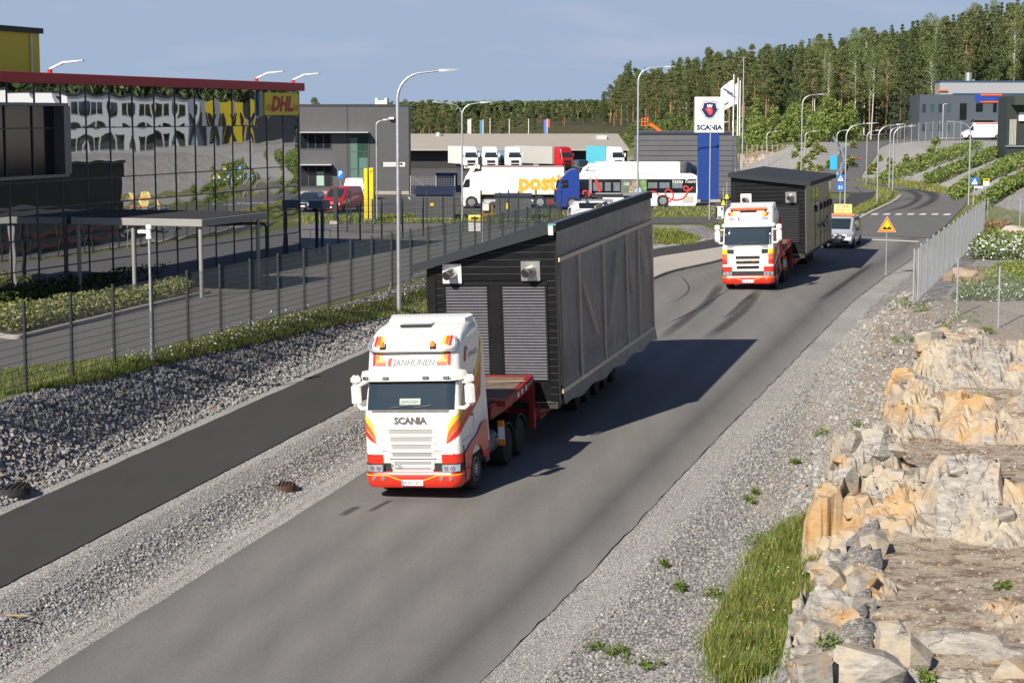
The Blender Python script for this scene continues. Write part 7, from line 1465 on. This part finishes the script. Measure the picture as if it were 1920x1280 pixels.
# ---------------------------------------------------------------- hillside buildings
t, F = fthing('hillside_factory', 1830, 330, 'blue grey factory with pale upper storey at the forest edge', 'building', z=HZ(AX(1830, 330), 330) - .3)
g = MB(); F.box(g, 1783, 1990, 177, 275, 0, 30); g.xprism([(0, 0), (0, 1)], 0, 0) if False else None; a, z1 = F.p(1783, 177); b, _ = F.p(1738, 177); g.add([(a, 0, 0), (b, 7, 0), (b, 7, z1), (a, 0, z1), (b, 30, 0), (b, 30, z1), (a, 30, 0), (a, 30, z1)], [(1, 0, 3, 2), (4, 1, 2, 5), (2, 3, 7, 5)]); MFB = mat('factory_blue_grey', (.10, .12, .15), .45, .3, var=.04); g.build('wall', MFB, t)
g = MB(); F.box(g, 1778, 1990, 152, 177, 8, 12); g.build('upper_storey', mat('factory_pale', (.40, .41, .43), .4, .3, var=.04), t); g = MB(); F.box(g, 1777, 1990, 150, 153, 7.9, 12.1); F.box(g, 1783, 1990, 175, 178, -.08, 0); g.build('roof_edge', mat('edge_blue', (.05, .09, .17), .4, .2), t)
g = MB(); x, z = F.p(1848, 133); x2, z2 = F.p(1848, 152); g.cyl((x, 14, z2), (x, 14, z), .62, n=18); x3, _ = F.p(1858, 0); g.cyl((x3, 14, z2), (x3, 14, z2 + .5), .25, n=12); g.build('ventilator', M_STEEL, t, 40)
for x0, x1, y0, y1 in ((1797, 1810, 194, 225), (1827, 1840, 194, 210), (1859, 1866, 194, 211)): g = MB(); F.box(g, x0, x1, y0, y1, -.03, 0); g.build('window', M_GLASSD, t)
for k in range(4):
    for y0, y1 in ((195, 211), (232, 247)):
        q = (k + .35) / 4; x = b + (a - b) * q; y = 7 - 7 * q; d = Vector((a - b, -7, 0)).normalized(); za, zb = F.p(0, y0)[1], F.p(0, y1)[1]; n_ = Vector((d.y, -d.x, 0)) * .03; g = MB(); P = [Vector((x, y, zb)), Vector((x, y, zb)) + d * .9, Vector((x, y, za)) + d * .9, Vector((x, y, za))]; g.add([p_ + n_ for p_ in P], [(0, 1, 2, 3)]); g.build('window', M_GWIN if k % 2 else M_GLASSD, t)
g = MB(); F.box(g, 1818, 1860, 224, 226, -1.5, 0); F.box(g, 1820, 1858, 226, 246, -.05, 0, 1); F.box(g, 1818, 1820, 224, 262, -1.5, -1.3); g.build('entrance', [MFB, M_GLASSD], t)
g = MB(); x, z = F.p(1853, 184.5); put_text(g, 'CANTER', lambda a_, b_: (x + a_, -.09, z + b_), 1.05, bold=.05, sx=.82); x0, _ = F.p(1832, 0); g.cyl((x0, -.05, z), (x0, -.11, z), .72, n=20); g.build('lettering', mat('letter_blue', (.02, .06, .38), .4, var=0), t)
g = MB(); F.box(g, 1835, 1875, 176.5, 179.5, -.2, -.06); F.box(g, 1835, 1869, 190, 192.5, -.2, -.06); F.box(g, 1774, 1792, 167, 170, 7.6, 7.9); g.build('sign_bar', mat('orange_red', (0, 0, 0)), t)
g = MB(); F.box(g, 1736, 1800, 258, 270, -6, -5.6); g.build('plinth', M_PLIN, t)
chain_fence('yard_fence', Vector((AX(1668, 262), 262, 0)), Vector((AX(1800, 262), 262, 0)), 10, 2.6, 'tall pale yard fence above the gravel slope before the factory', False)
Yd = 168; t, F = fthing('dark_green_building', 1900, Yd, 'dark green clad building on the embankment at the right edge', 'building', z=HZ(45, 170) - .6); MDG = mat('dark_green_clad', (.035, .045, .042), .5, .3, var=.05)
g = MB(); F.box(g, 1884, 1990, 182, 300, 0, 3.2); g.build('wall', MDG, t); g = MB(); F.box(g, 1890, 1990, 180, 197, -1.4, 3.3); g.build('roof', mat('dark_green_roof', (.06, .07, .062), .5, .3, var=.05), t); g = MB()
for k in range(5): F.box(g, 1889 + k * 2.6, 1890.6 + k * 2.6, 224, 272, -.1, 0)
g.build('window_slat', mat('slat_pale', (.40, .40, .36), .5), t); g = MB(); F.box(g, 1905, 1918, 211, 227, -.3, 0); g.build('notice_panel', M_WPLAST, t); g = MB(); F.box(g, 1882, 1990, 273, 275.5, -.2, 0); g.build('ledge', M_LAMPG, t)
# the office across the road that the mirror glass shows
ot = thing('white_office', (61, 147, 5.6), 'white office block with dark windows seen mirrored in the glass front', 'building', rz=-R(17.5)); g = MB(); g.box((7, 13, 3.0), (14, 27, 6.4)); g.build('wall', mat('office_white', (.72, .73, .72), .5, var=.03), ot)
for y in (2.6, 6.2, 9.8, 15.2, 18.8, 22.6):
    for z in (1.55, 4.45): g = MB(); g.box((-.02, y, z), (.1, 2.9, 1.75)); g.build('window', M_GLASSD, ot)
g = MB(); g.box((7, 13, 6.3), (14.3, 27.3, .35)); g.build('roof_edge', M_ANTH, ot)
ot = thing('yellow_depot', (69.6, 172.5, 5.6), 'grey and yellow depot seen mirrored at the right of the glass front', 'building', rz=-R(17.5)); g = MB(); g.box((6, 3.2, 3.0), (12, 6, 6.2)); g.build('wall', mat('depot_grey', (.34, .38, .42), .5, .2, var=.04), ot); g = MB(); g.box((7, 12.5, 2.9), (11.5, 12, 6.0)); g.build('yellow_wall', M_YEL, ot); g = MB(); g.box((7, 26, 2.8), (11.5, 15, 5.6)); g.build('dark_wall', M_ANTH, ot)
for y in (2.5, 8.5, 11.0, 16.5): g = MB(); g.box((1.2 if y > 6 else -.05, y, 2.2), (.2, 1.6, 3.6)); g.build('door', M_BLACK, ot)
# wood behind that office: one dark mass
cs = []
for k in range(150): x, y = 84 + random.uniform(0, 22) + .32 * (k % 75 - 20), 115 + (k % 75) * 1.75; h = random.uniform(17, 24); cs += [(x, y, 6 + h * q, 2.3 * (1.05 - q) + .3) for q in (.12, .25, .38, .5, .62, .74, .86, .95)]
o = leaves('woodland', clumps(cs, 26, .8), .75, SN + PN[:1], [.3, .4, .1, .2], up=.4, aspect=1.8); tag(o, 'dark conifer wood seen mirrored above the office in the glass front', 'woodland', kind='stuff')
# backing wood that closes the gaps of the hillside forest
cs = []
for k in range(420):
    px = random.uniform(1150, 1960); Y = zfront(px) * random.uniform(1.3, 1.6); x = AX(px, Y); z = HZ(x, Y); yt = float(np.interp(px, TX, TY)) + random.uniform(6, 34); h = max(8, AZ(yt, Y) - z); cs += [(x, Y, z + h * q, 2.6 * (1.08 - q) + .25) for q in (.08, .2, .32, .44, .56, .68, .8, .92)]
o = leaves('woodland', clumps(cs, 14, .8), 1.0, SN + PN[:1], [.3, .4, .1, .2], up=.4, aspect=1.8); tag(o, 'dense dark forest filling the hillside behind the front trees', 'woodland', kind='stuff')
# ---------------------------------------------------------------- plants of the plateau and the bank
def mass(name, poly, n, h, size, mats, wts, lb, cat, **k): return bed(name, poly, n, h, size, mats, wts, lb, cat, **k)
mass('flowering_shrub', [(1818, 489), (1925, 489), (1925, 470), (1846, 470)], 5200, .85, .09, [GM[0], GM[3], FLW[0], BN[0]], [.35, .2, .27, .18], 'shrub covered in white blossom behind the fence', 'shrub')
mass('ground_cover', [(1784, 566), (1925, 566), (1925, 545), (1812, 540)], 7000, .28, .05, [GM[0], GM[3], FLW[0]], [.5, .38, .12], 'low green ground cover with white flowers behind the near fence', 'plants')
mass('ornamental_grass', [(1825, 468), (1925, 470), (1925, 440), (1850, 440)], 4200, .5, .09, [GM[1], GM[0], GM[2]], [.4, .35, .25], 'fresh green grass clump between the white blossom and the boulder', 'plants')
mass('red_shrub', [(1848, 442), (1892, 444), (1888, 428), (1856, 428)], 2200, .55, .09, [mat('leaf_rust', (.20, .09, .045), .6, var=.3), GM[2]], [.75, .25], 'reddish brown shrub near the far end of the fence', 'shrub')
mass('dry_grass', [(1788, 535), (1840, 530), (1880, 512), (1800, 508)], 2200, .3, .06, [GM[2], mat('leaf_rust', (0, 0, 0)), GM[0]], [.5, .2, .3], 'dry brownish grass around the small boulder', 'plants')
mass('meadow_grass', [(1840, 535), (1925, 538), (1925, 505), (1880, 505)], 3000, .5, .07, [GM[1], GM[0], GM[2]], [.45, .35, .2], 'green meadow grass behind the ground cover', 'plants')
for px, py, s, lb in ((1905, 448, 1.25, 'pale grey boulder at the right edge behind the fence'), (1806, 527, .95, 'brown boulder half sunk in dry grass behind the fence')):
    p = G(px, py); V, F_ = ico(); b = MB(); b.add([tuple(v) for v in V], [tuple(f) for f in F_]); o = b.build('boulder', mat('boulder_' + lb[:4], (.40, .36, .32) if s > 1 else (.34, .25, .18), .85, var=.2, scale=2, bump=.5, bscale=6)); o.modifiers.new('s', 'SUBSURF').levels = 3; o.modifiers['s'].render_levels = 3
    tx_ = bpy.data.textures.new('b', 'CLOUDS'); tx_.noise_scale = .7; d = o.modifiers.new('d', 'DISPLACE'); d.texture = tx_; d.strength = .5; o.scale = (s * 1.25, s * .9, s * .62); o.location = (p.x, p.y, float(surf(p.x, p.y)) + s * .12); tag(o, lb, 'boulder')
# tall grass at the foot of the rock
q = sample_px([(1325, 1240), (1345, 1180), (1378, 1120), (1410, 1050), (1460, 1000), (1528, 960), (1545, 975), (1535, 1030), (1515, 1100), (1500, 1165), (1470, 1205), (1440, 1262), (1370, 1285)], 26000)
q[:, :2] += rng.normal(0, .16, (len(q), 2)); q = q[fbm(q[:, 0] * 1.1, q[:, 1] * 1.1, 51) > rng.uniform(.2, .5, len(q))]; q[:, 2] = height(q[:, 0], q[:, 1]) - .02
tag(blades('tall_grass', q, .18 + .34 * fbm(q[:, 0] * .9, q[:, 1] * .9, 55), .015, GM, [.36, .28, .27, .09], lean=.5), 'tall fresh green grass at the foot of the rock', 'grass', kind='stuff')
i = rng.choice(len(q), 170); f = q[i] + np.stack([rng.normal(0, .03, 170), rng.normal(0, .03, 170), rng.uniform(.3, .48, 170)], -1); tag(leaves('wildflowers', f, .024, FLW, [.35, .65], up=2.), 'yellow and white flowers in the tall grass', 'wildflowers', kind='stuff')
q = sample_px([(1300, 1285), (1330, 1200), (1370, 1120), (1400, 1040), (1450, 985), (1520, 950), (1545, 960), (1540, 1080), (1480, 1220), (1450, 1290)], 2600); q[:, 2] = surf(q[:, 0], q[:, 1]); tag(blades('grass', q, .16, .014, GM, [.35, .2, .35, .1]), 'thin grass fringe round the tall grass on the gravel', 'grass', kind='stuff')
# sparse weeds on gravel and rock
def weed(px, py, h, wd, lb, n=260, mats=None):
    p = G(px, py); z = float(surf(p.x, p.y)); t = thing('weed', (p.x, p.y, z), lb, 'weed', group='weeds on the gravel and rock'); ct_ = rng.normal(0, 1, (5, 3)) * (wd * .5, wd * .5, 0); pts = ct_[rng.choice(5, n)] + rng.normal(0, 1, (n, 3)) * (wd * .2, wd * .2, h * .3) + (0, 0, h * .45); pts[:, 2] = np.abs(pts[:, 2]); leaves('foliage', pts, .036, mats or [GM[0], GM[1], GM[3]], [.45, .35, .2], parent=t, up=.8); return t
for px, py, h, wd in ((1425, 1018, .32, .42), (1270, 1108, .22, .25), (1345, 1120, .25, .3), (1130, 1222, .15, .35), (1160, 1228, .15, .3), (1200, 1250, .16, .3), (1245, 1060, .12, .15), (1535, 822, .35, .45), (1605, 808, .3, .3), (1640, 830, .55, .6), (1660, 800, .3, .3), (1808, 606, .5, .55), (1722, 585, .4, .4), (1700, 575, .45, .4), (1848, 625, .3, .3), (1490, 870, .15, .2), (1400, 940, .16, .2), (1415, 925, .12, .15), (1880, 1085, .15, .2), (1740, 1262, .18, .25), (1450, 1240, .35, .3), (1500, 1250, .3, .25), (1560, 1270, .25, .2), (1840, 815, .3, .2), (1700, 640, .2, .4), (1760, 620, .2, .4)):
    weed(px, py, h, wd, 'small green weed growing between the stones')
q = sample_px([(1225, 428), (1265, 430), (1315, 446), (1305, 458), (1225, 458)], 3000); tag(blades('grass', q, .22, .03, GM, [.3, .3, .35, .05]), 'patch of meadow grass behind the bus stop pavement', 'grass', kind='stuff')
q = np.concatenate([sample_px([(1560, 440), (1585, 420), (1640, 390), (1670, 372), (1676, 362), (1650, 356), (1600, 349), (1640, 358), (1648, 366), (1636, 378), (1600, 398), (1560, 415)], 6500), sample_px([(1600, 340), (1650, 346), (1740, 360), (1810, 372), (1830, 388), (1860, 392), (1830, 372), (1740, 346), (1660, 338)], 3000)]); tag(blades('grass', q, .42, .05, GM, [.28, .25, .42, .05]), 'long dry and green grass on the verges of the far bend', 'grass', kind='stuff')
q = np.concatenate([sample_px([(560, 420), (1060, 418), (1060, 400), (560, 404)], 5000), sample_px([(1225, 407), (1345, 405), (1345, 388), (1225, 390)], 1500)]); tag(blades('grass', q, .22, .05, GM, [.36, .22, .3, .12]), 'lawn strip between the yard and the parking', 'grass', kind='stuff')
vs, fs = text2d('14 5.7', bold=-.004); pq = np.array([(1802 + x * 24, 686 - y * 32) for x, y in vs]); hp = ground_hit(pq[:, 0], pq[:, 1], 0., surf); cv = np.array([0, 0, CAMH]) - hp; yv = float(hp[:, 1].min()); ii_ = int(hp[:, 1].argmin()); hp = np.array([(AX(a, yv) , yv - .02 + .25 * ((b - 668) / 34), AZ(b, yv)) for a, b in pq])
g = MB(); g.add([tuple(v) for v in hp], fs); o = g.build('painted_number', mat('chalk_paint', (.46, .42, .33), .9, var=.3, scale=12)); tag(o, 'pale number painted on the rock block below the near fence', 'painted number')
for o in list(bpy.data.objects):
    if o.type == 'MESH': o.data.name = o.name
